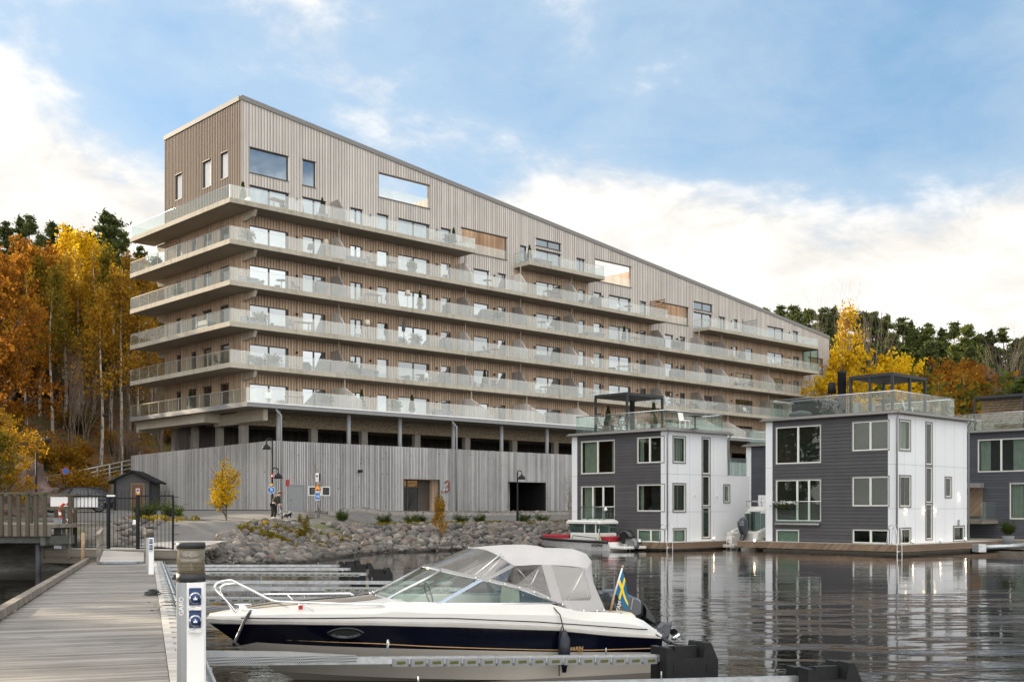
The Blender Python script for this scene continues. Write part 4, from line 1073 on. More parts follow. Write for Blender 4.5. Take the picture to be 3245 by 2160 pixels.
x = 0.9; y = hB.Y(2668, x); b = MB(); zt = hB.z(1185, x, y); b.lathe([(0.23, hB.ze+0.16), (0.23, zt), (0.25, zt+0.02), (0.25, zt+0.16), (0.05, zt+0.17)], x, y, 16); b.build('chimney', M['black_paint'], hB.root)
b = MB(); ya = y-0.35
for q in (0.0, -0.28): b.tube([(x, ya+q, hB.ze+0.16), (x, ya+q, zt-0.3)], 0.018)
for k in range(8): b.tube([(x, ya, hB.ze+0.4+k*0.28), (x, ya-0.28, hB.ze+0.4+k*0.28)], 0.014)
b.build('roof_ladder', M['black_paint'], hB.root)
hB.zoom = ZB2
for q, w in ((1097, 1140), (1230, 1140), (1315, 1140), (1493, 1045)): X_ = hB.X(hB.px(q, 0)[0]); hB.bracket_lamp(X_, hB.z(hB.px(0, w)[1], X_, 0), True)
b = MB(); Xv = hB.X(hB.px(1490, 0)[0]); zv = hB.z(hB.px(0, 1227)[1], Xv, 0)
for k in range(5): b.box(Xv-0.11, Xv+0.11, -0.05, -0.003, zv-0.16+k*0.065, zv-0.12+k*0.065)
b.build('vent_grille', M['grey_paint'], hB.root)
# the dark neighbour seen between the two, and the one at the edge of the picture
hD = House('houseboat', 23.4, 78.9, 8.05, 8.0, 0.5, 7.1, 'dark boarded houseboat half hidden in the gap between the two white sided ones', (1, 0, 0), 'house_board_blue')
hD.walls(); hD.roof_rail(7.2); hD.deck(-0.8, 8, -0.8, 8.8)
b = MB(); ya, yb = hD.Y(2434), hD.Y(2404); b.box(-0.06, -0.03, ya-1.2, yb, 0.9, 3.4); b.build('door', M['white_paint'], hD.root)
ZC3 = (2.8, 2980, 1220)
hC = House('houseboat', 33.9, 65.9, 8.6, 8.0, 0.5, 7.2, 'blue grey boarded houseboat at the right edge with stairs and slatted roof screen', ZC3, 'house_board_blue')
hC.window('d', 335, 790, 475, 765, (0.46,), curtain=[(0.02, 0.22), (0.66, 0.95)]); hC.window('d', 618, 800, 867, 1186, curtain=[(0.02, 0.6)], nm='french_window')
hC.walls(); hC.roof_rail(7.2); hC.deck(-3.2, 8, -3.5, 9.0, 'timber_grey')
x = 0.5; yr = hC.Y(3090.7, x); hC.pergola(x, x+4.2, yr-3.1, yr+0.1, hC.z(1256, x, yr))
b = MB(); y0, y1 = hC.Y(hC.px(390, 0)[0]), hC.Y(hC.px(236, 0)[0]); zt = hC.z(hC.px(0, 868)[1], 0, y0)
b.box(-0.7, -0.02, y0, y1+1, zt-0.3, zt); b.build('porch_canopy', M['roof_metal'], hC.root)
b = MB(); b.box(-0.03, 0.0, y0+0.1, y1, 1.9, zt-0.31); b.build('front_door', M['timber_brown'], hC.root)
b = MB(); b.box(-2.3, -0.05, y0-0.9, y1+0.9, 1.45, 1.72); b.build('porch', M['timber_grey'], hC.root)
b = MB()
for k in range(6): b.box(-2.3-0.27*(6-k), -2.3-0.27*(5-k), y0+0.6, y0+1.8, 0.55+k*0.19, 0.6+k*0.19)
b.prism([(-3.95, 0.5), (-3.75, 0.5), (-2.25, 1.65), (-2.25, 1.75), (-2.45, 1.75)], 0.05, 'y', y0+0.54); b.build('stairs', M['timber_grey'], hC.root)
b = MB(); b.prism([(-3.95, 0.55), (-2.4, 1.75), (-2.4, 2.8), (-3.95, 1.6)], 0.012, 'y', y0+0.5); b.box(-2.38, -0.3, y0-0.85, y0-0.838, 1.75, 2.8); b.build('stair_glass', M['rail_glass_clear'], hC.root)
b = MB(); y0 = hC.Y(3110, 1.2)
for k in range(12): b.box(1.2, 1.225, y0-2.6, y0, hC.ze+0.25+k*0.17, hC.ze+0.37+k*0.17)
for q in (0.1, 1.4, 2.5): b.box(1.226, 1.3, y0-q-0.05, y0-q+0.05, hC.ze+0.161, hC.ze+2.4)
b.build('slatted_screen', M['timber_brown'], hC.root)
# jetty behind the houses, mooring arm
jet = MB(); jet.box(10.5, 14.2, -12, 40, 0.05, 0.55); jet.build('jetty', M['timber_grey'], None, (20.05, 57.9, 0), BRZ, label='grey timber jetty running behind the front row of houseboats', cat='jetty')
b = MB(); b.tube([(0,0,0.42),(2.2,-0.5,0.52)], 0.13, 10); b.box(-0.45,0.0,-0.25,0.25,0.2,0.6); b.box(2.2,2.6,-0.75,-0.25,0.3,0.72)
P = ground_at(3115, 1735, 0.4); b.build('mooring_strut', M['galvanised'], None, (P.x, P.y, 0), rad(15), label='grey steel mooring strut between the front houseboat and the right one', cat='mooring strut')
# ------------------------------------------------------------------ the floating pier in the foreground
PO = Vector((-3.07, 9.94)); PN = Vector((0.9502, 0.3117)); PP = Vector((-0.3117, 0.9502)); PRZ = math.atan2(PN.y, PN.x)
pz = lambda y: 0.845 - 0.0129*y
def pworld(x, y, z=0.0): p = PO + PN*x + PP*y; return Vector((p.x, p.y, z))
def plocal(X, Y): r = Vector((X, Y)) - PO; return r.dot(PN), r.dot(PP)
pier = empty('floating_pier', (PO.x, PO.y, 0), PRZ, 'weathered grey plank pier leading from the camera to the gate', 'pier')
b = MB(); y = -14.0; rng = random.Random(2); W = 2.24; i = 0
while y < 33.6:
    z = pz(y) + rng.uniform(-0.003, 0.003); w = 0.118 + rng.uniform(-0.004, 0.002); t_ = rng.uniform(-0.004, 0.004)
    b.add([(-W,y,z-0.03),(0,y,z-0.03),(0,y+w,z-0.03),(-W,y+w,z-0.03),(-W,y,z+t_),(0,y,z-t_),(0,y+w,z-t_),(-W,y+w,z+t_)], [(4,5,6,7),(0,1,5,4),(1,2,6,5),(2,3,7,6),(3,0,4,7)])
    y += 0.1245
# planks: the tone changes from board to board along the pier
def plank_mat():
    m, t, bs_ = nmat('pier_plank'); P = t.new('ShaderNodeTexCoord').outputs['Object']; sep = t.new('ShaderNodeSeparateXYZ'); t.put(sep.inputs[0], P)
    wn = t.new('ShaderNodeTexWhiteNoise', noise_dimensions='1D'); t.put(wn.inputs['W'], t.m('FLOOR', t.m('DIVIDE', t.m('ADD', sep.outputs[1], 14.0), 0.1245)))
    mp = t.new('ShaderNodeMapping'); t.put(mp.inputs[0], P); mp.inputs['Scale'].default_value = (0.7, 16, 8)
    gr = t.noise(mp.outputs[0], 2.2, 8, 0.7); bg = t.noise(P, 0.7, 5, 0.65)
    f = t.m('ADD', t.m('MULTIPLY', gr, 0.75), t.m('ADD', t.m('MULTIPLY', wn.outputs[0], 0.20), t.m('MULTIPLY', bg, 0.30)))
    c = t.ramp(f, [(0.38, (0.075, 0.066, 0.056)), (0.62, (0.215, 0.20, 0.182)), (0.88, (0.40, 0.38, 0.355))])
    st = t.noise(P, 2.3, 3, 0.6); c = t.mix(t.m('MULTIPLY', t.sstep(st, 0.60, 0.74), 0.5), c, (0.10, 0.09, 0.075))
    t.put(bs_.inputs['Base Color'], c); t.put(bs_.inputs['Roughness'], t.m('MULTIPLY_ADD', bg, 0.3, 0.5)); bs_.inputs['Specular IOR Level'].default_value = 0.35
    bp = t.new('ShaderNodeBump', i_Strength=0.5, i_Distance=0.006); t.put(bp.inputs['Height'], gr); t.put(bs_.inputs['Normal'], bp)
plank_mat()
b.build('deck_planks', M['pier_plank'], pier)
def sloped(b, x0, x1, y0, y1, d0, d1):    # a beam following the pier's fall, d = height above the deck
    b.add([(x0,y0,pz(y0)+d0),(x1,y0,pz(y0)+d0),(x1,y1,pz(y1)+d0),(x0,y1,pz(y1)+d0),(x0,y0,pz(y0)+d1),(x1,y0,pz(y0)+d1),(x1,y1,pz(y1)+d1),(x0,y1,pz(y1)+d1)],
          [(0,3,2,1),(4,5,6,7),(0,1,5,4),(1,2,6,5),(2,3,7,6),(3,0,4,7)])
b = MB(); sloped(b, -W+0.1, -0.1, -14, 33.5, -0.62, -0.04); b.build('pontoon', M['concrete'], pier)
b = MB()
for k in range(12): sloped(b, -W-0.13, -W+0.02, -14+4*k+0.01, -14+4*k+3.985 if k < 11 else 33.5, 0.035, 0.16)
for k in range(40): sloped(b, -W-0.1, -W+0.0, -14+1.2*k, -14+1.2*k+0.3, -0.02, 0.034)
sloped(b, -W-0.1, -W-0.004, -14, 33.5, -0.3, -0.021)
b.build('kerb_rail', M['timber_grey'], pier)
b = MB()
for k in range(12): sloped(b, 0.006, 0.215, -14+4*k+0.006, -14+4*k+3.99 if k < 11 else 33.5, -0.16, 0.012)
b.build('edge_board', M['deck_grey'], pier)
b = MB(); sloped(b, 0.22, 0.40, -14, 33.5, -0.22, -0.10); sloped(b, 0.22, 0.245, -14, 33.5, -0.099, 0.02); sloped(b, 0.385, 0.41, -14, 33.5, -0.099, -0.02)
for k in range(66): y = -13 + 0.7*k; b.tube([(0.10, y, pz(y)+0.03), (0.31, y, pz(y)+0.03)], 0.011, 5); b.tube([(0.30, y, pz(y)-0.1), (0.30, y, pz(y)+0.05)], 0.02, 6)
b.build('mooring_channel', M['galvanised'], pier)
# ---- mooring booms
def float_box():
    b = MB()
    b.prism([(0.0, -0.35), (0.93, -0.35), (0.93, 0.02), (0.80, 0.30), (0.70, 0.30), (0.66, 0.05), (0.22, 0.05), (0.10, 0.24), (0.0, 0.24)], 0.30, 'y', -0.30)
    b.prism([(0.0, -0.35), (0.93, -0.35), (0.93, 0.02), (0.80, 0.28), (0.70, 0.28), (0.66, 0.03), (0.22, 0.03), (0.10, 0.22), (0.0, 0.22)], 0.28, 'y', 0.02)
    b.box(0.24, 0.64, -0.12, -0.04, 0.05, 0.24); b.box(0.24, 0.64, 0.05, 0.12, 0.05, 0.22)
    b.box(0.12, 0.18, -0.312, -0.301, -0.18, -0.03); b.box(0.72, 0.78, -0.312, -0.301, -0.18, -0.03)
    return b
FBM = float_box().mesh('end_float', M['black_plastic'])
fp = MB(); fp.bbox(0.0, 0.222, -0.065, 0.065, -0.06, 0.062, 0.026); fp.box(0.06, 0.17, -0.069, -0.0652, -0.03, 0.005, 1)
m_ = pmat('fender_grey', (0.23, 0.235, 0.24), 0.6, var=0.15, scale=7); pmat('algae', (0.10, 0.10, 0.02), 0.9)
FPM = fp.mesh('fender_pad', [M['fender_grey'], M['algae']])
def child(me, name, parent, loc, rz=0.0):
    o = bpy.data.objects.new(name, me); col.objects.link(o); o.location = loc; o.rotation_euler = (0, 0, rz); parent_to(o, parent); return o
def boom(y, L, z0, z1, pads=(0, 0), fl=True, grate=0.0, label=''):
    r = empty('mooring_boom', pworld(0.4, y, 0), PRZ, label, 'mooring boom', 'galvanised mooring booms along the pier')
    b = MB(); zz = lambda x: z0 + (z1-z0)*x/L
    b.add([(0,-0.04,z0-0.045),(L,-0.04,z1-0.045),(L,0.04,z1-0.045),(0,0.04,z0-0.045),(0,-0.04,z0+0.045),(L,-0.04,z1+0.045),(L,0.04,z1+0.045),(0,0.04,z0+0.045)], [(0,3,2,1),(4,5,6,7),(0,1,5,4),(1,2,6,5),(2,3,7,6),(3,0,4,7)])
    b.tube([(-0.05,-0.12,z0-0.04),(-0.05,0.12,z0-0.04)], 0.06, 8); b.box(-0.1, 0.15, -0.09, 0.09, z0-0.13, z0-0.061)
    for i in range(2, int(L), 3): b.tube([(i+0.3, 0, zz(i)+0.04), (i+0.3, 0, zz(i)+0.13)], 0.009, 5)
    b.build('beam', M['galvanised'], r)
    if fl: f_ = child(FBM, 'end_float', r, (L-0.02, 0, z1-0.04)); f_.scale = (0.84, 0.84, 0.84)
    x = pads[0]
    while x < pads[1]: child(FPM, 'fender_pad', r, (x, 0, zz(x)-0.02)); x += 0.232
    if grate:
        g_ = MB()
        g_.add([(0,-0.10,z0+0.062),(0,grate,z0+0.062),(1.1,grate*0.75,zz(1.1)+0.062),(1.9,0.045,zz(1.9)+0.062),(1.9,-0.045,zz(1.9)+0.062)], [(0,4,3,2,1)])
        g_.add([(0,-0.10,z0+0.062),(1.9,-0.048,zz(1.9)+0.062),(1.9,-0.048,zz(1.9)-0.02),(0,-0.10,z0-0.02)], [(3,2,1,0)])
        g_.add([(0,grate,z0+0.062),(1.1,grate*0.75,zz(1.1)+0.062),(1.9,0.047,zz(1.9)+0.062),(1.9,0.047,zz(1.9)-0.02),(1.1,grate*0.75,zz(1.1)-0.02),(0,grate,z0-0.02)], [(0,1,4,5),(1,2,3,4)])
        g_.build('grating', M['grating_metal'], r)
        h = MB(); h.tube([(2.3, 0, zz(2.3)+0.06), (2.3, 0, zz(2.3)+0.14), (2.31, -0.03, zz(2.3)+0.21), (2.31, 0, zz(2.3)+0.25), (2.31, 0.03, zz(2.3)+0.21), (2.3, 0, zz(2.3)+0.15)], 0.014, 6); h.build('mooring_eye', M['galvanised'], r)
    return r
m, t, bs_ = nmat('grating_metal'); P_ = t.new('ShaderNodeTexCoord').outputs['Object']
mp = t.new('ShaderNodeMapping'); t.put(mp.inputs[0], P_); mp.inputs['Scale'].default_value = (60, 60, 60); mp.inputs['Rotation'].default_value = (0, 0, 0.78)
ck = t.new('ShaderNodeTexChecker', i_Scale=1.0); t.put(ck.inputs[0], mp.outputs[0]); ck.inputs[1].default_value = (0.40, 0.42, 0.43, 1); ck.inputs[2].default_value = (0.12, 0.125, 0.13, 1)
t.put(bs_.inputs['Base Color'], ck.outputs[0]); bs_.inputs['Metallic'].default_value = 0.6; bs_.inputs['Roughness'].default_value = 0.45
def yb(Y): return (Y - PO.y - PN.y*0.4)/PP.y
boom(yb(38.7), 6.1, 0.40, 0.30, label='farthest mooring boom from the camera, bare beam with black end float, closest to the shore')
boom(yb(36.5), 6.1, 0.40, 0.30, label='bare mooring boom just in front of the one closest to the shore')
boom(yb(33.6), 6.1, 0.44, 0.30, (1.2, 5.8), label='distant mooring boom with a full row of grey fender pads and black float')
boom(yb(29.0), 7.6, 0.48, 0.30, label='bare mooring boom with black ropes wound round it, behind the bow rail')
boom(yb(26.6), 7.2, 0.48, 0.30, (3.6, 6.8), label='mooring boom with pads only on its outer half, behind the windscreen')
boom(yb(23.4), 6.6, 0.50, 0.30, (0.6, 5.8), label='mooring boom with grey pads from the pier on, just behind the bow rail')
boom(yb(20.9), 6.4, 0.52, 0.32, grate=-0.5, label='mooring boom with a grating step just beyond the cabin boat')
boom(3.45, 6.1, 0.56, 0.35, (2.35, 6.0), grate=0.62, label='nearest full mooring boom, with grating step and pads along the cabin boat')
boom(1.75, 7.2, 0.44, 0.25, label='mooring boom at the lower edge of the photo with galvanised end section and float')
# ---- power pedestals
pmat('socket_blue', (0.008, 0.035, 0.13), 0.4)
def pedestal(x, y, h, label):
    r = empty('power_pedestal', pworld(x, y, pz(y)), PRZ, label, 'power pedestal', 'power pedestals along the pier edge')
    w = 0.105; hb = h - 0.30
    b = MB(); b.prism([(-w, -0.055), (-w+0.03, -0.085), (-0.035, -0.095), (-0.035, 0.095), (-w+0.03, 0.085), (-w, 0.055)], hb, 'z', 0.0); b.build('aluminium_side', M['galv_light'], r)
    b = MB(); b.prism([(-0.0345, -0.105), (w-0.015, -0.105), (w, -0.09), (w, 0.09), (w-0.015, 0.105), (-0.0345, 0.105)], hb, 'z', 0.0); b.build('panel', M['white_paint'], r)
    b = MB(); b.lathe([(0.108, hb), (0.108, hb+0.065)], 0, 0, 20); b.build('collar_ring', M['dark_metal'], r)
    b = MB(); b.lathe([(0.108, h-0.045), (0.108, h-0.008), (0.1, h)], 0, 0, 20); b.build('cap', M['dark_metal'], r)
    b = MB(); b.lathe([(0.103, hb+0.066), (0.103, h-0.046)], 0, 0, 24); b.build('lamp_lens', M['lens_smoke'], r)
    for k in range(2):
        z = hb - 0.115 - k*0.17
        b = MB(); b.bbox(-0.018, 0.07, -0.118, -0.1055, z-0.055, z+0.075, 0.004); so = b.build('socket', M['socket_blue'], r)
        q = MB(); q.lathe([(0.046, 0.0), (0.046, 0.03)], 0, 0, 16); q.xf(Matrix.Translation((0.026, -0.118, z)) @ Matrix.Rotation(rad(90), 4, 'X')); q.build('collar', M['brushed_steel'], so)
        q = MB(); q.lathe([(0.036, 0.0), (0.036, 0.007)], 0, 0, 16); q.xf(Matrix.Translation((0.026, -0.149, z)) @ Matrix.Rotation(rad(90), 4, 'X')); q.build('lid', M['socket_blue'], so)
        q = MB(); q.box(0.012, 0.040, -0.1585, -0.1562, z-0.012, z+0.002); q.box(0.022, 0.030, -0.1585, -0.1562, z+0.002, z+0.014); q.build('emblem', M['sign_white'], so)
        q = MB(); q.box(-0.022, 0.075, -0.128, -0.106, z-0.088, z-0.072); q.box(0.02, 0.065, -0.15, -0.1285, z-0.09, z-0.062); q.build('hinge', M['brushed_steel'], so)
    return r
pmat('galv_light', (0.30, 0.315, 0.33), 0.4, 0.8, var=0.06)
def text_up(name, s_, size, parent, x, y, z, rzz, mat, spin=0.0, **kw): return text_obj(name, s_, size, upright(x, y, z, rzz) @ Matrix.Rotation(spin, 4, 'Z'), mat, parent, **kw)
p1 = pedestal(0.13, -1.6, 1.276, 'near power pedestal with white panel, two blue sockets and smoked lamp head')
text_up('lettering', 'GARO', 0.05, p1, -0.072, -0.0935, 0.80, rad(-6), M['sign_white'], rad(90), depth=0.001)
p2 = pedestal(-0.13, 22.3, 1.33, 'small distant power pedestal at the end of the pier beside the ramp')
# cables lying from the pedestal over the pier edge
c = empty('power_cable', pworld(0.0, -1.0, pz(-1.0)), PRZ, 'black power cables running from the near pedestal across the plank edge', 'cable')
b = MB()
def cab(pts, r=0.006): b.tube(smooth(pts), r, 5)
cinv = (Matrix.Translation(c.location) @ Matrix.Rotation(PRZ, 4, 'Z')).inverted()
def cl(px, py, Y): return tuple(cinv @ ray(px, py, Y))
def ck(px, py): Y = 1.42/((py-HY)/F-0.0136); return cl(px, py-3, Y)
cab([cl(580,1892,8.42), cl(556,1882,10.5), cl(530,1877,14.5), cl(512,1878,18), ck(497,1884)])
cab([cl(580,1894,8.42), cl(550,1905,10.2), cl(515,1906,14), ck(490,1916), ck(466,1908)])
cab([cl(580,1910,8.42), cl(545,1915,10.5), cl(512,1918,14.5), ck(502,1932), ck(476,1936)])
ctr = ck(484, 1884)
for k in range(6): cab([(ctr[0]+0.15*math.cos(a)*(1-0.1*k)+0.02*math.sin(k*5), ctr[1]+0.38*math.sin(a)*(1-0.05*k)+0.05*math.sin(k*3), ctr[2]+0.012+0.011*k) for a in np.linspace(0, 6.2, 14)], 0.012)
b.ball(cl(580,1892,8.40), 0.018, 8, 5)
b.build('cable', M['black_rubber'], c)
# ------------------------------------------------------------------ gate, ramp, platform, boardwalk at the pier's landward end
wood = M['timber_grey']
R0 = ray(314, 1785, 38.9); R1 = ray(455, 1785, 38.6); R2 = ray(447, 1741, 43.0); R3 = ray(329, 1741, 43.3)
ramp = empty('gangway_ramp', (R0.x, R0.y, 0), PRZ, 'short wooden gangway ramp with plank handrails below the gate', 'ramp')
inv = Matrix.Translation((R0.x, R0.y, 0)) @ Matrix.Rotation(PRZ, 4, 'Z'); inv = inv.inverted()
def L_(v): return tuple(inv @ Vector(v))
q0, q1 = L_(R0), L_(R1); wr = q1[0]; ly = 4.3; za, zb_ = 0.52, 0.80
b = MB(); n = 32
for i in range(n):
    y0, y1 = i*ly/n, (i+1)*ly/n-0.008; z0, z1 = za+(zb_-za)*i/n, za+(zb_-za)*(i+1)/n
    b.add([(0,y0,z0-0.05),(wr,y0,z0-0.05),(wr,y1,z1-0.05),(0,y1,z1-0.05),(0,y0,z0),(wr,y0,z0),(wr,y1,z1),(0,y1,z1)], [(0,3,2,1),(4,5,6,7),(0,1,5,4),(1,2,6,5),(2,3,7,6),(3,0,4,7)])
b.build('ramp_planks', M['deck_grey'], ramp)
b = MB(); b.add([(0,-0.35,pz(30)+0.012),(wr,-0.35,pz(30)+0.012),(wr,0,za+0.004),(0,0,za+0.004)], [(0,1,2,3)]); b.build('tread_plate', M['brushed_steel'], ramp)
for x in (-0.09, wr+0.02):
    b = MB()
    for y in (0.15, 2.2, 4.1): b.box(x, x+0.07, y, y+0.1, za-0.35, 1.45+0.03*y)
    b.add([(x-0.03,0.05,1.45),(x+0.10,0.05,1.45),(x+0.10,4.3,1.6),(x-0.03,4.3,1.6),(x-0.03,0.05,1.5),(x+0.10,0.05,1.5),(x+0.10,4.3,1.65),(x-0.03,4.3,1.65)], [(0,3,2,1),(4,5,6,7),(0,1,5,4),(1,2,6,5),(2,3,7,6),(3,0,4,7)])
    b.box(x+0.02, x+0.05, 0.25, 4.1, 1.0, 1.1); b.build('handrail', wood, ramp)
G0, G1 = ray(231, 1737, 44.0), ray(548, 1737, 42.6); GA = math.atan2(G1.y-G0.y, G1.x-G0.x); GLN = (G1-G0).to_2d().length
gate = empty('metal_gate', (G0.x, G0.y, 0.84), GA, 'black steel bar gate and fence closing off the pier', 'gate')
k = GLN/(548-231); gx = lambda px: (px-231)*k; HG = 2.07
b = MB(); b2 = MB(); n = 26
for i in range(n+1):
    x = i*GLN/n
    if gx(344) < x < gx(441): continue
    (b if x < gx(400) else b2).tube([(x, 0, 0.03), (x, 0, HG+0.17)], 0.011, 5)
b.box(0, gx(343), -0.022, 0.022, HG-0.06, HG); b2.box(gx(442), GLN, -0.022, 0.022, HG-0.06, HG); b.box(0, gx(343), -0.02, 0.02, 0.0, 0.04); b2.box(gx(442), GLN, -0.02, 0.02, 0.0, 0.04); b2.box(GLN-0.03, GLN+0.03, -0.03, 0.03, -0.1, HG)
for q in range(6): b2.tube([(GLN, 0, 0.2+q*0.36), (GLN+0.27, 0, 0.2+q*0.36)], 0.012, 5)
b.build('fence_panel', M['black_paint'], gate); b2.build('fence_panel', M['black_paint'], gate)
for px in (346, 439): MB().box(gx(px)-0.055, gx(px)+0.055, -0.05, 0.05, -0.1, HG+0.02).build('gate_post', M['black_paint'], gate)
b = MB(); x0, x1 = gx(346)+0.07, gx(439)-0.07
for i in range(8): x = x0+(x1-x0)*i/7; b.tube([(x, 0, 0.06), (x, 0, HG+0.14)], 0.011, 5)
b.box(x0, x1, -0.02, 0.02, HG-0.14, HG-0.09); b.box(x0, x1, -0.02, 0.02, 0.04, 0.08); go = b.build('gate_leaf', M['black_paint'], gate)
b = MB(); b.box(x1-0.12, x1+0.02, -0.06, 0.06, 0.92, 1.12); b.tube([(x1-0.1, -0.1, 0.94), (x1-0.02, -0.1, 0.94)], 0.018); b.build('lock', M['brushed_steel'], go)
b = MB(); b.box(x0-0.1, x0+0.28, -0.07, -0.023, HG-0.05, HG+0.02); b.build('door_closer', M['brushed_steel'], go)
b = MB(); b.box(gx(233), gx(309), 0.03, 0.05, 1.63-0.02, 2.0); b.build('blank_sign', M['white_paint'], None, (G0.x, G0.y, 0.84), GA, label='blank white board fixed behind the bars of the gate fence', cat='sign')
Q = ray(160, 1604, 44.5); b = MB(); b.box(0, 0.89, 0, 0.02, 0, 0.38); b.build('blank_sign', M['white_paint'], None, Q, rad(-4), label='blank white board on timber posts left of the gate fence', cat='sign')
# landing platform
pl = empty('landing_platform', (G0.x, G0.y, 0), GA, 'grey timber landing platform under the gate with cabinet enclosure', 'platform')
b = MB(); 
for i in range(26): b.box(-1.25+i*0.23, -1.25+i*0.23+0.222, -0.5, 2.4, 0.76, 0.82)
b.build('deck_boards', M['deck_grey'], pl); b = MB(); b.box(-1.3, GLN+0.5, -0.56, -0.51, 0.50, 0.815); b.box(-1.3, GLN+0.5, -0.5, -0.3, 0.25, 0.7); b.build('fascia', wood, pl)
b = MB()
for x in (-1.0, -0.95+1.2): b.box(x, x+0.09, -0.62, -0.54, 0.45, 1.66)
for z in (0.95, 1.3, 1.6): b.box(-1.05, 0.4, -0.64, -0.61, z, z+0.08)
b.build('enclosure_rail', wood, pl)
for px, py0, py1, Y in ((437, 1667, 1785, 40.4),):
    pass
b = MB()
Q0, Q1 = ray(560, 1722, 44.6), ray(700, 1716, 46.5)
b.add([(ray(440,1722,44.4)),(ray(590,1742,43.4)),ray(720,1712,47.5),ray(560,1713,47.2)], [(0,1,2,3)]); b.build('path', M['deck_grey'], kind='structure')
C0 = ray(170, 1745, 43.6); cb = MB(); wk = 0.34; hk = 1.22
cb.bbox(0, wk, 0, 0.3, 0, hk, 0.015); cb.box(-0.015, wk+0.015, -0.02, 0.32, hk+0.001, hk+0.03); cb.box(0.03, wk-0.1, -0.008, -0.001, 0.1, hk-0.1)
cb.build('electric_cabinet', M['galv_light'], None, (C0.x, C0.y, 0.78), rad(-8), label='grey electric cabinet on the landing platform left of the gate', cat='cabinet')
b = MB(); rr, tt = 0.34, 0.055; R = []
for i in range(21):
    a = 2*math.pi*i/20; cx_, cz_ = rr*math.cos(a), rr*math.sin(a)
    R.append([(cx_+tt*math.cos(q)*math.cos(a), tt*math.sin(q), cz_+tt*math.cos(q)*math.sin(a)) for q in np.linspace(0, 2*math.pi, 9)[:-1]])
for i in range(20): b.loft([R[i], R[i+1]], 1 if i % 5 == 0 else 0, closed=True)
Q = ray(209, 1622, 44.2); b.build('life_buoy', [M['red_paint'], M['white_paint']], None, Q, rad(70), label='red and white life buoy hanging on a post by the gate', cat='life buoy')
b = MB(); b.box(-0.07, 0.07, -0.07, 0.07, 0, 1.9); Q = ray(240, 1655, 44.9); 
for i, px in enumerate((178, 200, 221, 238)):
    Q = ray(px, 1668, 44.9+0.1*i); b.build('timber_post', M['timber_green'], None, (Q.x, Q.y, 0.85), rad(8), label='old green timber post behind the white board, ' + ['leftmost', 'second from the left', 'third from the left', 'closest to the gate'][i] + ' of four', cat='post', group='timber posts by the gate')
b = MB(); b.lathe([(0.07, 0.0), (0.065, 1.38), (0.03, 1.42)], 0, 0, 10); Q = ray(263, 1790, 40.6); b.build('mooring_post', M['varnished_wood'], None, (Q.x, Q.y, 0.1), label='light timber mooring post standing in the dark water before the platform', cat='post')
# boardwalk on piles along the left edge
B0 = ray(158, 1640, 41.5); pmat('beam_dark', (0.09, 0.095, 0.085), 0.7, var=0.25); bw_ = empty('boardwalk', (B0.x, B0.y, 0), rad(176), 'raised timber boardwalk with post railing at the left edge', 'boardwalk')
b = MB(); b.box(0, 14, -0.1, 0.16, 1.36, 1.80); b.box(0.05, 14, -5.2, -0.11, 1.66, 1.80); b.build('deck_edge', wood, bw_)  # deck carried far back, out of view, to darken the bank beneath
pp = MB(); pp.box(0, 0.13, 0.165, 0.26, 1.36, 2.93)
PM = pp.mesh('rail_post', M['timber_green'])
for i in range(11): child(PM, 'rail_post', bw_, (0.02+0.335*i*(1 if i < 99 else 1), 0, 0))
b = MB(); b.box(-0.05, 14, 0.12, 0.30, 2.931, 3.0); b.box(0, 14, -2.36, -2.28, 2.9, 2.98); b.box(0, 14, -2.36, -2.3, 2.35, 2.45); b.build('top_rail', M['timber_green'], bw_)
for i in range(5): MB().box(0.3+1.6*i, 0.42+1.6*i, -2.42, -2.3, 1.4, 2.95).build('back_post', M['timber_green'], bw_)
b = MB(); b.box(0.15, 0.32, -2.3, 0.1, 1.02, 1.35); b.box(2.95, 3.2, -2.3, 0.1, 1.02, 1.35); b.box(0.0, 14, -0.3, -0.12, 1.1, 1.35); b.build('support_beam', M['beam_dark'], bw_)
for x in (0.5, 3.05): MB().lathe([(0.11, -1.0), (0.11, 1.05)], x, -0.1, 10).build('pile', M['dark_metal'], bw_)
# ------------------------------------------------------------------ boats
pmat('gelcoat_white', (0.66, 0.65, 0.615), 0.22, var=0.03, scale=1.5, coat=0.3)
pmat('gelcoat_cream', (0.52, 0.475, 0.41), 0.3, var=0.06, scale=1.5, coat=0.2)
pmat('gelcoat_navy', (0.0025, 0.003, 0.009), 0.10, var=0.2, scale=2, coat=0.1)
pmat('rub_rail', (0.36, 0.345, 0.32), 0.5, var=0.1)
pmat('gold_trim', (0.45, 0.27, 0.11), 0.4)
pmat('canvas', (0.47, 0.46, 0.455), 0.85, var=0.07, scale=2, bump=0.7, bscale=3.0)
pmat('boat_upholstery', (0.62, 0.56, 0.44), 0.7)
pmat('boat_black', (0.012, 0.013, 0.016), 0.25, coat=0.3)
pmat('motor_grey', (0.040, 0.048, 0.060), 0.22, coat=0.5)
pmat('motor_silver', (0.20, 0.205, 0.21), 0.4, 0.4)
pmat('red_cushion', (0.28, 0.012, 0.02), 0.75)
pmat('fender_navy', (0.008, 0.010, 0.022), 0.4)
pmat('hull_grey', (0.78, 0.77, 0.75), 0.3)
glass_mat('boat_glass', (0.70, 0.85, 0.80), 0.10)
mirror_pane('cabin_glass', (0.03, 0.05, 0.045), 0.16, (0.75, 1.0, 0.92))
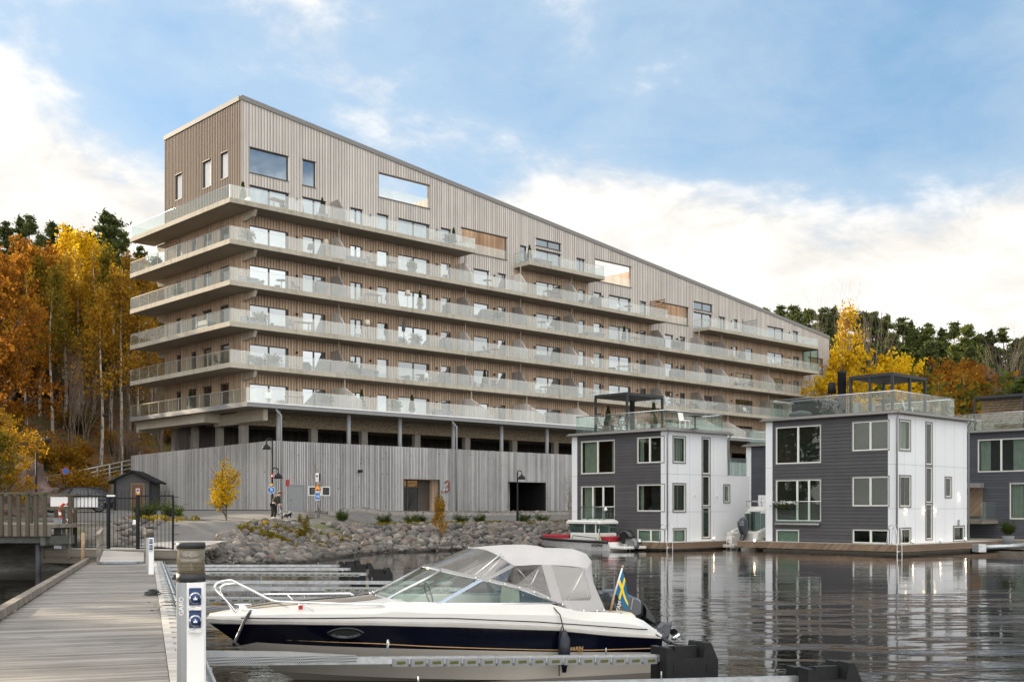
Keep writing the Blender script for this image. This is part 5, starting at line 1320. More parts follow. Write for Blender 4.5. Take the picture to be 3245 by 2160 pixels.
class Boat:
    def __init__(s, O, ax, zoom, name, label, group=None):
        s.O = Vector(O); s.ax = Vector(ax).normalized(); s.ay = Vector((-s.ax.y, s.ax.x)); s.zoom = zoom
        s.root = empty(name, (O[0], O[1], 0), math.atan2(s.ax.y, s.ax.x), label, 'boat', group)
    def src(s, x, y): k, a, b = s.zoom; return a + x/k, b + y/k
    def at(s, px, py, b=0.0):               # (x, z) of a source pixel on the lengthwise plane y = b
        k = (px-CX)/F; o = s.O + s.ay*b
        x = (k*o.y - o.x)/(s.ax.x - k*s.ax.y); Y = o.y + s.ax.y*x
        return x, ZC + (HY-py)/F*Y
    def p(s, px, py, b=0.0): x, z = s.at(px, py, b); return (x, b, z)
    def line(s, pts, bf):                   # digitised px line -> z as a function of x, for half breadth bf(x)
        out = []
        for px, py in pts:
            b = 0.9
            for _ in range(6): x, z = s.at(px, py, b); b = bf(x)
            out.append((x, z))
        out.sort(); X = [q[0] for q in out]; Z = [q[1] for q in out]
        return lambda x: float(np.interp(x, X, Z))
def shape(t, full=0.42, p=2.1, q=0.72):
    a = 0.93 + 0.07*min(1, t/0.25)
    if t <= full: return a
    u = (t-full)/(1-full); return a*max(0.0, 1-u**p)**q
boat = Boat((1.875, 17.2), -PN, (1, 0, 0), 'cabin_boat', 'white and navy motorboat with grey canvas canopy moored bow to the pier')
LO = 6.39
hb = lambda x: 1.12*shape(max(0, min(1, x/LO)))
C1 = lambda x, y: (600+x/3.927, 1780+y/3.927); C2 = lambda x, y: (1100+x/3.927, 1700+y/3.927); C3 = lambda x, y: (1640+x/3.409, 1700+y/3.409)
z_rt = boat.line([(653.5,1958),(752.8,1963),(905.6,1967),(1200,1972),(1456.5,1976),(1700,1985),(1757,1989),(1933,2005),(2103.5,2020)], hb)
z_rb = boat.line([(666,1975),(905.6,1978.6),(1200,1982),(1456.5,1987.8),(1700,1996.7),(1757,1997.7),(1933,2015),(2100.5,2024)], hb)
z_nb = boat.line([(763,2038.5),(905.6,2044.8),(1200,2053.8),(1456.5,2059),(1700,2064),(2100.5,2066.7)], hb)
z_gl = boat.line([(768,2023),(982,2032),(1200,2039.7),(1354.6,2047.6),(1700,2057.8),(1757,2058.5),(1874.7,2059),(2097.6,2052)], hb)
z_st = boat.line([C1(480,690), C1(2356,690), C2(1300,1012), C2(2356,1055), C3(0,908), C3(700,950), C3(1380,1000)], hb)
stem = [boat.at(px, py, 0.0) for px, py in ((666,1975),(701.9,2001.5),(763,2043.6),(834.3,2097),(870,2123.8),(915.8,2159.4))]
def xs_stem(z): return float(np.interp(z, [q[1] for q in stem][::-1], [q[0] for q in stem][::-1]))
T_ = [i/30 for i in range(31)]
sz = sorted(stem, key=lambda q: q[1])
def hull_line(xe, bm, zf, full=0.42, p=2.1, q=0.72, x0=0.0):
    return [(x0+t*(xe-x0), bm*shape(t, full, p, q), zf(x0+t*(xe-x0))) for t in T_]
zn_e = z_nb(5.9); 
K = [(t*5.0, 0.0, -0.35 + 0.25*max(0, (t-0.6)/0.4)**2) for t in T_]; 
xe_ch = stem[4][0]
CHN = hull_line(xe_ch, 1.0, lambda x: -0.06 + 0.30*max(0, x/xe_ch)**1.6*0.9 if x < xe_ch else stem[4][1], 0.35, 1.7, 0.85)
CHN = [(x, b, -0.05 + (stem[4][1]+0.05)*t**1.5) for t, (x, b, z) in zip(T_, CHN)]
NB = hull_line(stem[2][0], 1.085, z_nb); NB[-1] = (stem[2][0], 0.0, stem[2][1])
RB = hull_line(stem[0][0], 1.12, z_rb); RB[-1] = (stem[0][0], 0.0, stem[0][1])
RO = hull_line(LO-0.03, 1.15, lambda x: z_rb(x)+0.012); RT = hull_line(LO, 1.145, z_rt)
SH = hull_line(LO-0.03, 1.10, lambda x: z_rt(x)+0.02)
def both(lines, mats, name, parent):
    b = MB()
    for sgn in (1, -1):
        for (A, B), mi in zip(zip(lines[:-1], lines[1:]), mats):
            R = [[(a[0], sgn*a[1], a[2]), (c[0], sgn*c[1], c[2])] for a, c in zip(A, B)]
            if sgn < 0: R = [r[::-1] for r in R]
            b.loft(R, mi)
    return b
GOLD = hull_line(stem[2][0]+0.1, 1.094, z_gl)
b = both([K, CHN, NB, RB], [0, 0, 1], 'hull', boat.root)
for A, mi in ((K, 0), ): 
    pass
tr_ = [K[0], CHN[0], NB[0], RB[0], RT[0]]
pts = [(q[0], q[1], q[2]) for q in tr_] + [(q[0], -q[1], q[2]) for q in tr_[::-1][:-1]]
b.add(pts, [tuple(range(len(pts)))[::-1]], 0)
hull = b.build('hull', [M['gelcoat_cream'], M['gelcoat_navy']], boat.root)
b = both([RB, RO, RT, SH], [0, 0, 0], 'rub', boat.root); b.build('rub_rail', M['rub_rail'], boat.root)
def ribbon(zf, bm, x0, x1, w, mat, name, parent):
    b = MB(); R = []
    for i in range(41):
        x = x0 + (x1-x0)*i/40; R.append([(x, bm(x), zf(x)-w/2), (x, bm(x), zf(x)+w/2)])
    b.loft(R); b.build(name, mat, parent)
def interp_b(Ls, off=0.004):          # breadth of the topside at (x, z) found between two hull lines
    def f(x, z):
        r = []
        for L in Ls: r.append((np.interp(x, [q[0] for q in L], [q[2] for q in L]), np.interp(x, [q[0] for q in L], [q[1] for q in L])))
        r.sort(); return float(np.interp(z, [q[0] for q in r], [q[1] for q in r])) + off
    return f
hbz = interp_b([NB, RB])
ribbon(z_gl, lambda x: hbz(x, z_gl(x)), 0.03, 5.6, 0.012, M['gold_trim'], 'gold_stripe', hull)
# ---- deck and coaming
base_pts = [(0.0,1181,1880),(0.30,1194,1887),(0.55,1225,1897),(0.74,1290,1909),(0.84,1400,1912),(0.87,1560,1912.5),(0.87,1763,1910)]
top_pts = [(0.0,1339,1796),(0.25,1362,1800),(0.5,1398,1808),(0.66,1450,1821),(0.75,1538,1839),(0.80,1640,1863),(0.86,1763,1909)]
WB = [boat.p(px, py, y) for y, px, py in base_pts]; WT = [boat.p(px, py, y) for y, px, py in top_pts]
xw = WB[0][0]
zc_side = boat.line([(668,1945.5),C1(840,600),C1(1360,560),C1(2350,545),(1240,1903),(1380,1913),(1640,1913.5),(1763,1912),(1792.5,1927),(1804,1934.7),(1918.7,1938),(1951,1940),(1992,1945),(2050.7,1970),(2091.7,2008),(2103.5,2018)], lambda x: 0.80*hb(x))
zd_c = boat.line([(660,1948),C1(900,545),C1(1200,512),C1(2000,448),(1175,1884)], lambda x: 0.0)
kb = lambda t: 0.80
SD = [(t*(LO-0.05), 0.80*1.12*shape(t), zc_side(t*(LO-0.05))) for t in T_]
SM = [(t*(LO-0.03), 0.98*1.12*shape(t), (z_rt(t*LO)*0.45 + zc_side(t*(LO-0.05))*0.55) ) for t in T_]
SM = [(x, b_, max(z, z_rt(x)+0.03)) for x, b_, z in SM]
b = both([SH, SM, SD], [0, 0], 'deck', boat.root)
for sgn in (1, -1):                          # foredeck crown forward of the windscreen, side decks aft of it
    R = []
    for t, sd in zip(T_, SD):
        x = sd[0]
        if x >= xw - 0.35:
            zc_ = max(zd_c(min(x, LO-0.15)), sd[2]); R.append([(x, sgn*sd[1], sd[2]), (x, sgn*sd[1]*0.66, sd[2]*0.45+zc_*0.55+0.01), (x, sgn*sd[1]*0.33, zc_), (x, 0, zc_+0.005)])
    if sgn < 0: R = [r[::-1] for r in R]
    b.loft(R, 0)
    R = [[(x, sgn*bb, z), (x, sgn*(bb-0.13), z), (x, sgn*(bb-0.15), 0.35)] for x, bb, z in SD if x <= xw + 0.05]
    if sgn < 0: R = [r[::-1] for r in R]
    b.loft(R, 0, sm=False)
b.add([(0,-0.75,0.36),(xw,-0.6,0.36),(xw,0.6,0.36),(0,0.75,0.36)], [(0,1,2,3)], 0)
zt0 = SD[0][2]; b.box(0.0, 0.12, -0.85, 0.85, 0.3, zt0+0.02); b.box(0.9, 1.0, -0.75, 0.75, 0.36, 0.82)
deck = b.build('deck', M['gelcoat_white'], boat.root)
b = MB()
for sgn in (1, -1):
    R = []
    for i in range(13):
        x = xw - 0.15 + (LO-0.55-xw+0.15)*i/12; w0 = 0.80*hb(x); zc_ = zd_c(x)
        R.append([(x, sgn*w0*0.62, zc_side(x)*0.42+zc_*0.58+0.016), (x, sgn*w0*0.2, zc_+0.016)])
    b.loft(R if sgn > 0 else [r[::-1] for r in R])
b.build('teak_panel', M['timber_grey'], deck)
ribbon(z_st, lambda x: float(np.interp(x, [q[0] for q in SM], [q[1] for q in SM]))*0.5 + float(np.interp(x, [q[0] for q in SH], [q[1] for q in SH]))*0.5 + 0.028, 0.25, 5.95, 0.016, M['gelcoat_navy'], 'stripe', deck)
# ---- windscreen
b = MB()
for sgn in (1, -1):
    R = [[(p[0], sgn*p[1], p[2]), (q[0], sgn*q[1], q[2])] for p, q in zip(WB, WT)]
    b.loft(R if sgn < 0 else [r[::-1] for r in R], 0, sm=False)
ws = b.build('windscreen', M['boat_glass'], boat.root)
b = MB()
for sgn in (1, -1):
    f = lambda P: [(p[0], sgn*p[1], p[2]) for p in P]
    b.tube(f(WT), 0.018, 6); b.tube(f(WB), 0.022, 6)
    for i in (0, 2): b.tube([(WB[i][0], sgn*WB[i][1], WB[i][2]), (WT[i][0], sgn*WT[i][1], WT[i][2])], 0.024, 6)
    q0, q1 = boat.p(1392, 1911, 0.845), boat.p(1524, 1836, 0.755)
    dx = 0.11
    b.add([(q0[0]+dx/2, sgn*(q0[1]+0.012), q0[2]), (q0[0]-dx/2, sgn*(q0[1]+0.012), q0[2]), (q1[0]-dx/2, sgn*(q1[1]+0.02), q1[2]), (q1[0]+dx/2, sgn*(q1[1]+0.02), q1[2])], [(0,1,2,3)])
    c0, c1 = boat.p(1240, 1906, 0.86), boat.p(1763, 1908, 0.885)
b.build('frame', M['brushed_steel'], ws)
b = MB()
for sgn in (1, -1): b.tube([(p[0]-0.01, sgn*(p[1]+0.012), p[2]-0.012) for p in WB], 0.013, 5)
b.build('seal', M['black_rubber'], ws)
# ---- canopy: hoops of canvas, clear side windows
EY = 0.82
hoops = [((1490,1735),(1627,1792)), ((1545,1730),(1640,1791)), ((1604,1725.5),(1660,1790)), ((1660,1724),(1690,1788)), ((1700,1728),(1712,1788)), ((1728,1735),(1735,1788)), ((1772,1735),(1775,1790)), ((1816,1738),(1815,1793)), ((1846,1750),(1842,1797)), ((1862,1772),(1858,1803))]
def hoop(tp, ep, n=9):
    xt, zt = boat.at(*tp, 0.0); xe, ze = boat.at(*ep, EY); R = []
    for i in range(2*n+1):
        y = EY*(1-i/n); u = abs(y)/EY
        R.append((xt+(xe-xt)*u**1.8, y, zt-(zt-ze)*u**3.2 - 0.012*math.sin(u*9)*0.5))
    return R
HR = [hoop(*h) for h in hoops]
b = MB(); b.loft(HR)
rear0 = HR[-1]; xr, zr = boat.at(1916, 1934, 0.84)
b.loft([rear0, [(p[0]*0.45+xr*0.55, p[1]*1.01, p[2]*0.45+zr*0.55) for p in rear0], [(xr+0.02*abs(p[1]), p[1]*1.02, zr) for p in rear0]])
can = b.build('canopy', M['canvas'], boat.root)
b = MB(); v = MB(); top_line = [(p[0], p[1], p[2]) for p in HR[0]]
front = [top_line[9-i] for i in range(10)]           # centre -> near edge
def wtop(y): return tuple(float(np.interp(y, [p[1] for p in WT], [p[k] for p in WT])) for k in range(3))
for sgn in (1, -1):
    A = []; 
    for i in range(10):
        p = front[i]; w = wtop(p[1]*0.78/EY); A.append([(w[0], sgn*w[1], w[2]+0.01), (p[0], sgn*p[1], p[2])])
    v.loft(A if sgn > 0 else [r[::-1] for r in A])
    def S_(px, py, y=0.83): q = boat.p(px, py, y); return (q[0], sgn*q[1], q[2])
    v.add([S_(1627,1792), S_(1716,1788), S_(1751,1906,0.86), S_(1700,1881,0.83), S_(1625,1860,0.80)], [(0,4,3,2,1) if sgn > 0 else (0,1,2,3,4)])
    v.add([S_(1747,1790,0.835), S_(1849,1799,0.835), S_(1872,1890,0.85), S_(1866,1902,0.85), S_(1784,1902,0.86)], [(0,4,3,2,1) if sgn > 0 else (0,1,2,3,4)])
    def band(*P):
        b.add([S_(*q) for q in P], [tuple(range(len(P)))[::-1] if sgn > 0 else tuple(range(len(P)))])
    band((1716,1787,0.828),(1747,1789,0.84),(1786,1911,0.865),(1751,1907,0.865))
    band((1784,1901,0.862),(1868,1901,0.855),(1917,1934,0.845),(1806,1937,0.87),(1786,1912,0.868))
    band((1849,1797,0.832),(1862,1801,0.83),(1919,1934,0.84),(1867,1902,0.855),(1873,1890,0.852))
    band((1617,1788,0.826),(1631,1794,0.826),(1547,1838,0.775),(1531,1834,0.765))
    P = [(1398,1807,0.52),(1450,1820,0.675),(1538,1838,0.765),(1625,1859,0.81),(1700,1880,0.845),(1755,1906,0.868)]; Q = [(a, c-9, d+0.004) for a, c, d in P]
    for i in range(5): band(P[i], P[i+1], Q[i+1], Q[i])
    b.tube([front[0][:1] + (0,) + front[0][2:]] + [(p[0], sgn*p[1], p[2]+0.004) for p in front[1:]], 0.012, 5)
b.build('canvas_trim', M['canvas'], can); v.build('clear_window', M['vinyl_window'], can)
b = MB()
for sgn in (1, -1):
    for px, py, y in [(1507,1830,0.775),(1552,1840,0.79),(1600,1850,0.81),(1647,1861,0.83),(1693,1875,0.85),(1737,1894,0.87),(1783,1914,0.885),(1808,1931,0.885),(1850,1933,0.87),(1892,1934,0.86),(1914,1932,0.855)]:
        q = boat.p(px, py, y); b.ball((q[0], sgn*q[1], q[2]), 0.017, 6, 4)
b.build('snap_fasteners', M['chrome'], can)
b = MB()
for sgn in (1, -1):
    b.tube([boat.p(1500, 1825, sgn*0.7), boat.p(1590, 1752, sgn*0.66)], 0.011); b.tube([boat.p(1530, 1828, sgn*0.7), boat.p(1595, 1760, sgn*0.66)], 0.009)
    b.tube([boat.p(1670, 1880, sgn*0.78), boat.p(1712, 1790, sgn*0.78)], 0.011); b.tube([boat.p(1800, 1902, sgn*0.8), boat.p(1851, 1803, sgn*0.8)], 0.011); b.tube([boat.p(1640, 1800, sgn*0.76), boat.p(1674, 1838, sgn*0.76)], 0.010)
b.build('canopy_poles', M['chrome'], can)
# ---- seats, wheel
for y in (0.38, -0.38):
    q = boat.p(1538, 1900, y); b = MB()
    b.prism([(q[0]-0.42, 0.55), (q[0]+0.05, 0.55), (q[0]+0.08, 0.72), (q[0]-0.28, 0.74), (q[0]-0.34, 1.24), (q[0]-0.44, 1.26), (q[0]-0.46, 0.6)], 0.46, 'y', y-0.23); so = b.build('seat', M['boat_upholstery'], boat.root)
    MB().box(q[0]-0.475, q[0]-0.462, y-0.2, y+0.2, 0.72, 1.24).build('seat_back', M['furniture_grey'], so); MB().box(q[0]-0.3, q[0]-0.1, y-0.1, y+0.1, 0.36, 0.549).build('seat_base', M['furniture_grey'], so)
b = MB(); q = boat.p(1358, 1880, -0.4); R = []
b.tube([(q[0]+0.05*math.sin(a), q[1]+0.17*math.cos(a), q[2]+0.17*math.sin(a)) for a in np.linspace(0, 6.283, 17)], 0.014, 5); b.tube([(q[0], q[1]-0.16, q[2]), (q[0], q[1]+0.16, q[2])], 0.012, 5); b.build('steering_wheel', M['black_rubber'], boat.root)
b = MB(); b.box(xw-0.9, xw-0.2, -0.7, 0.7, 0.40, 0.99); b.build('dashboard', M['boat_upholstery'], boat.root)
b = MB(); b.bbox(0.25, 0.85, -0.7, 0.7, 0.36, 0.85, 0.05); b.build('stern_bench', M['boat_upholstery'], boat.root)
# ---- rails, cleat, lights, port light
def rail_(pts): return [boat.p(*C1(x, y), b_) for x, y, b_ in pts]
b = MB()
nr = rail_([(600,645,.28),(500,525,.275),(400,420,.27),(330,350,.25),(315,310,.25),(345,262,.25),(410,238,.25),(520,226,.28),(600,262,.33),(800,360,.42),(960,445,.52),(1040,478,.55),(1150,493,.6),(1500,505,.72),(1900,517,.80),(2350,527,.85)]) + [boat.p(*C2(x, y), .87) for x, y in ((400,836),(460,850),(530,905))]
b.tube(smooth(nr, 4), 0.016, 7); b.tube(rail_([(1440,515,.70),(1550,615,.72)]), 0.013, 6)
fr_ = rail_([(535,590,-.28),(400,400,-.27),(385,330,-.25),(420,285,-.25),(500,270,-.27),(620,275,-.33),(860,393,-.5),(1000,397,-.6),(1500,395,-.74),(1960,388,-.82),(2010,395,-.83),(2070,435,-.83)])
b.tube(smooth(fr_, 4), 0.016, 7); b.tube(rail_([(1215,398,-.66),(1300,485,-.62)]), 0.013, 6); b.build('bow_rail', M['chrome'], boat.root)
for x0, y_ in ((770, .32), (665, -.32)):
    q = boat.p(*C1(x0, 600 if y_ > 0 else 535), y_); b = MB(); b.box(q[0]-0.05, q[0]+0.05, y_-0.02, y_+0.02, q[2]-0.05, q[2]); b.tube([(q[0]-0.12, y_, q[2]+0.012), (q[0]+0.12, y_, q[2]+0.012)], 0.012, 6); b.build('cleat', M['chrome'], boat.root)
q = boat.p(*C1(1395, 590), 0.62); b = MB(); b.lathe([(0.035, q[2]-0.03), (0.04, q[2]), (0.04, q[2]+0.08), (0.03, q[2]+0.1)], q[0], q[1], 10); o = b.build('navigation_light', M['white_paint'], boat.root)
MB().box(q[0]-0.012, q[0]+0.045, 0.645, 0.663, q[2]+0.005, q[2]+0.06).build('red_lens', M['red_paint'], o)
q = boat.at(1103, 2010.5, 1.06); bb = hbz(q[0], q[1]); b = MB()
sl = (hbz(q[0], q[1]+0.06)-hbz(q[0], q[1]-0.06))/0.12
def ell(rx, rz, off, n=28):
    return [(q[0]+rx*math.copysign(abs(math.cos(a))**1.0, math.cos(a)), hbz(q[0]+rx*math.cos(a), q[1]+rz*math.sin(a)) + off, q[1]+rz*math.sin(a)*(1-0.25*abs(math.cos(a))**3)) for a in np.linspace(0, 2*math.pi, n, endpoint=False)]
b.loft([ell(0.245, 0.085, 0.002), ell(0.235, 0.078, 0.02), ell(0.195, 0.060, 0.018), ell(0.185, 0.055, 0.004)], 0, closed=True); o = b.build('port_light', M['boat_black'], boat.root)
b = MB(); e0, e1 = ell(0.192, 0.057, 0.021), ell(0.150, 0.036, 0.016); n = len(e0)
b.loft([e0[14:28]+[e0[0]], e1[14:28]+[e1[0]]]); b.build('chrome_lip', M['chrome'], o)
b = MB(); e = ell(0.185, 0.055, 0.006); b.add(e, [tuple(range(len(e)))], 0); b.build('pane', M['pane_dim'], o)
# lettering on the topside
x1, z1 = boat.at(1848, 2058, 1.1); ybb = hbz(x1+0.1, z1+0.02)
Tm = Matrix.Translation((x1, ybb+0.004, z1+0.022)) @ Matrix.Rotation(rad(180), 4, 'Z') @ Matrix.Rotation(rad(90), 4, 'X')
text_obj('lettering', 'MARIN', 0.072, Tm, M['gold_trim'], hull, 0.002, 0.0015, 0.15, align='RIGHT')
text_obj('lettering', '59DC', 0.036, Tm @ Matrix.Translation((0, -0.055, 0)), M['gold_trim'], hull, 0.002, 0.0005, 0.1, align='RIGHT')
# ---- outboard motor, tilted up
def puff(b, prof, w, mi=0, edge=0.72, n=4):
    cx_ = sum(p[0] for p in prof)/len(prof); cz_ = sum(p[1] for p in prof)/len(prof); R = []
    for i in range(2*n+1):
        u = -1 + i/n; s_ = edge + (1-edge)*math.sqrt(max(0, 1-abs(u)**3.0)); R.append([(cx_+(p[0]-cx_)*s_, u*w, cz_+(p[1]-cz_)*s_) for p in prof])
    b.loft(R, mi, closed=True, caps=True)
mot = empty('outboard_motor', (0, 0, 0)); parent_to(mot, boat.root)
pr = lambda L: [boat.at(*C3(x, y), 0.0) for x, y in L]
b = MB(); puff(b, pr([(900,590),(1000,558),(1080,570),(1190,622),(1285,668),(1325,735),(1320,850),(1260,880),(1100,840),(950,780),(895,690)]), 0.23); b.build('cowling', M['motor_grey'], mot)
b = MB(); puff(b, pr([(1285,668),(1320,700),(1390,800),(1440,890),(1462,960),(1400,930),(1320,870),(1322,760)]), 0.20); b.build('rear_cover', M['boat_black'], mot)
b = MB(); puff(b, pr([(1200,850),(1320,880),(1440,965),(1560,1010),(1600,1090),(1560,1120),(1450,1090),(1300,1000)]), 0.11); b.build('midsection', M['motor_grey'], mot)
b = MB(); puff(b, pr([(1478,975),(1520,965),(1560,915),(1640,928),(1668,908),(1660,960),(1620,1100),(1565,1115)]), 0.05); b.build('gearcase', M['motor_grey'], mot)
b = MB(); q = boat.at(*C3(1712, 1075), 0.0)
b.lathe([(0.015, -0.09), (0.035, -0.05), (0.038, 0.05), (0.02, 0.08)], 0, 0, 10)
for k in range(3):
    a = k*2.094; R = []
    for i in range(5):
        r = 0.03+0.11*i/4; w = 0.075*math.sin(math.pi*(0.25+0.6*i/4)); R.append([(r*math.cos(a)-w*math.sin(a)*0.8, r*math.sin(a)+w*math.cos(a)*0.8, w*0.6), (r*math.cos(a)+w*math.sin(a)*0.8, r*math.sin(a)-w*math.cos(a)*0.8, -w*0.6)])
    b.loft(R)
b.xf(Matrix.Translation((q[0], 0, q[1])) @ Matrix.Rotation(rad(-60), 4, 'Y')); b.build('propeller', M['brushed_steel'], mot)
Tm = lambda x, y, a, off: Matrix.Translation((boat.at(*C3(x, y), 0.2)[0], off, boat.at(*C3(x, y), 0.2)[1])) @ Matrix.Rotation(rad(180), 4, 'Z') @ Matrix.Rotation(rad(90), 4, 'X') @ Matrix.Rotation(rad(a), 4, 'Z')
text_obj('lettering', 'YAMAHA', 0.085, Tm(1098, 690, 76, 0.236), M['sign_white'], mot, 0.002, 0.003, 0.1)
text_obj('lettering', 'FOUR STROKE', 0.026, Tm(1226, 722, 78, 0.236), M['sign_white'], mot, 0.002, 0.0)
# ---- flag at the stern
def flag(parent, P0, P1, hoist0, hoist1, fly0, fly1, name='flag'):
    b = MB(); n, m_ = 10, 14
    for j in range(m_):
        for i in range(n):
            def G(i, j):
                u, v_ = i/n, j/m_; a = Vector(hoist0).lerp(Vector(hoist1), u); c = Vector(fly0).lerp(Vector(fly1), u); p = a.lerp(c, v_)
                p.y += 0.035*math.sin(v_*5+u*2.2)*v_; return p
            yel = (0.38 < (i+0.5)/n < 0.62) or (0.30 < (j+0.5)/m_ < 0.46)
            b.add([G(i,j), G(i+1,j), G(i+1,j+1), G(i,j+1)], [(0,1,2,3)], 1 if yel else 0, True)
    return b
def V3(x, y, b_=0.35): return boat.p(*C3(x, y), b_)
pole = MB(); pole.tube([V3(1005,800), V3(1040,640)], 0.018, 8); pole.tube([V3(1040,640), V3(1133,330)], 0.014, 8, 1); q = V3(1135,322); pole.ball(q, 0.026, 8, 5)
fl_root = empty('flag', (boat.O.x, boat.O.y, 0), math.atan2(boat.ax.y, boat.ax.x), 'small blue and yellow flag on a wooden staff at the stern of the canopied boat', 'flag')
pole.build('flagstaff', [M['varnished_wood'], M['white_paint']], fl_root)
flag(fl_root, 0, 0, V3(1131,345), V3(1054,592), V3(1203,640,0.42), V3(1190,815,0.40)).build('cloth', [M['flag_blue'], M['flag_yellow']], fl_root)
# ---- fender and mooring lines
fe = empty('fender', (boat.O.x, boat.O.y, 0), math.atan2(boat.ax.y, boat.ax.x), 'dark navy fender hanging on a rope over the side of the canopied boat', 'fender')
fx, ftop = boat.at(1786.5, 1995, 1.20); fbot = boat.at(1791, 2128, 1.20)[1]
b = MB(); L_f = ftop - fbot; b.lathe([(0.03, fbot), (0.04, fbot+0.08), (0.085, fbot+0.13), (0.085, ftop-0.12), (0.05, ftop-0.06), (0.03, ftop)], fx, 1.22, 14); b.build('body', M['fender_navy'], fe)
b = MB(); b.tube([(fx, 1.2, ftop), (fx+0.03, 1.13, boat.at(1775,1945,1.1)[1]), (fx+0.06, 0.95, boat.at(1770,1923,0.95)[1])], 0.009, 5); b.tube([(fx+0.02, 1.17, ftop+0.05), (fx+0.06, 1.18, ftop-0.1), (fx+0.07, 1.2, fbot-0.05)], 0.008, 5); b.build('rope', M['black_rubber'], fe)
b = MB(); A = boat.p(*C3(1110, 825), 0.75); B = boat.p(*C3(1230, 890), 0.9); C_ = boat.p(*C3(1560, 1095), 1.05); E = boat.p(*C3(1660, 1150), 1.2); G_ = boat.p(*C3(1830, 1190), 1.3); H_ = boat.p(*C3(1985, 1215), 1.55)
b.tube([A, B, C_], 0.012, 6); b.tube([C_, E], 0.03, 7); b.tube([E, G_, H_], 0.014, 6); b.build('mooring_rope', M['black_rubber'], None, (boat.O.x, boat.O.y, 0), math.atan2(boat.ax.y, boat.ax.x), label='dark stern mooring rope from the canopied boat to the black float', cat='rope')
b = MB(); b.tube([boat.p(*C1(770, 610), .33), boat.p(*C1(740, 645), .42), boat.p(*C1(680, 740), .50), boat.p(*C1(610, 900), .55), boat.p(*C1(555, 1020), .75)], 0.022, 6); b.build('mooring_rope', M['flag_navy'] if 'flag_navy' in M else M['fender_navy'], None, (boat.O.x, boat.O.y, 0), math.atan2(boat.ax.y, boat.ax.x), label='navy bow mooring line hanging from the cleat over the bow of the canopied boat', cat='rope')
# =================================================================== the two other boats
def simple_hull(bt, L, bm, z_sheer, z_stern, mats, bow_drop=0.0, name='hull', rail=None, band=None, chine=0.8, bow_over=0.35):
    T2 = [i/20 for i in range(21)]
    zs = lambda t: z_stern + (z_sheer-z_stern)*t**1.4
    K_ = [(t*(L-bow_over-0.4), 0, -0.35+0.3*t**4) for t in T2]; Ch = [(t*(L-bow_over), bm*chine*shape(t, .4, 1.9, .85), -0.02+0.22*t**2) for t in T2]
    Sh = [(t*L, bm*shape(t, .45, 2.3, .7), zs(t)) for t in T2]; 
    if band:
        B1 = [tuple(Vector(a).lerp(Vector(c), band[0])) for a, c in zip(Ch, Sh)]; B2 = [tuple(Vector(a).lerp(Vector(c), band[1])) for a, c in zip(Ch, Sh)]
        b = both([K_, Ch, B1, B2, Sh], [0, 0, 1, 0], 'h', None)
    else: b = both([K_, Ch, Sh], [0, 0], 'h', None)
    t0 = [K_[0], Ch[0], Sh[0]]; P_ = t0 + [(q[0], -q[1], q[2]) for q in t0[::-1][:-1]]; b.add(P_, [tuple(range(len(P_)))[::-1]], 0)
    for sgn in (1, -1):
        R = [[(q[0], sgn*q[1], q[2]), (q[0], sgn*q[1]*0.86, q[2]+0.01), (q[0], sgn*q[1]*0.84, q[2]-0.14), (q[0], 0, q[2]-0.12)] for q in Sh]; b.loft(R if sgn > 0 else [r[::-1] for r in R])
    ho = b.build(name, mats, bt.root)
    if rail:
        b = MB()
        for sgn in (1, -1): b.tube([(q[0], sgn*(q[1]+0.02), q[2]) for q in Sh], rail, 7)
        b.build('rub_rail', M['black_rubber'], bt.root)
    return Sh, ho
D5 = lambda x, y: (1700+x/5.89, 1600+y/5.89)
V_ = Vector((-UY, UX)); U_ = Vector((UX, UY))
P = ground_at(*D5(1330, 850)); 
ax_ = Boat((P.x+0.0*1.1, P.y), V_, (1, 0, 0), 'motor_boat', 'white cabin motorboat with red seats and black rub rail beside the houseboat')
sh = Vector((P.x, P.y)) - ax_.ay*1.1; ax_.O = sh; ax_.root.location = (sh.x, sh.y, 0)
LA = ax_.at(*D5(85, 590), 0.0)[0]
SA, ho = simple_hull(ax_, LA, 1.15, ax_.at(*D5(150, 598), 0.2)[1], ax_.at(*D5(1340, 690), 1.1)[1], [M['hull_grey']], rail=0.085, bow_over=0.1)
X5 = lambda x, y, b_=0.75: ax_.at(*D5(x, y), b_)
c0, c1 = X5(1495, 520, -0.75)[0], X5(630, 520)[0]; zf, zw0, zw1, zr = X5(1000, 600)[1], X5(1000, 515)[1], X5(1000, 345)[1], X5(1000, 278)[1]
b = MB(); b.bbox(c0, c1, -0.78, 0.78, zf-0.15, zw0, 0.05); cab_ = b.build('cabin', M['gelcoat_white'], ax_.root)
b = MB(); b.prism([(c0+0.05, zw0), (c1-0.04, zw0), (c1+0.12, zw1), (c0+0.02, zw1)], 1.44, 'y', -0.72); b.build('window', M['cabin_glass'], cab_)
b = MB()
for xq, w in ((895, 0.09), (1102, 0.09)):
    q0, q1 = X5(xq, 515)[0], X5(xq, 345)[0]; b.prism([(q0-w/2, zw0-0.35), (q0+w/2, zw0-0.35), (q1+w/2, zw1), (q1-w/2, zw1)], 1.49, 'y', -0.745)
b.build('pillar', M['gelcoat_white'], cab_)
b = MB(); b.bbox(c0-0.12, c1+0.32, -0.85, 0.85, zw1+0.001, zr, 0.09); b.build('cabin_roof', M['gelcoat_white'], cab_)
b = MB()
for y in (0.7, -0.7): b.tube([(c0, y, zr), (c0+0.1, y, zr+0.16), (c1-1.5, y, zr+0.14), (c1-1.3, y, zr)], 0.025, 6)
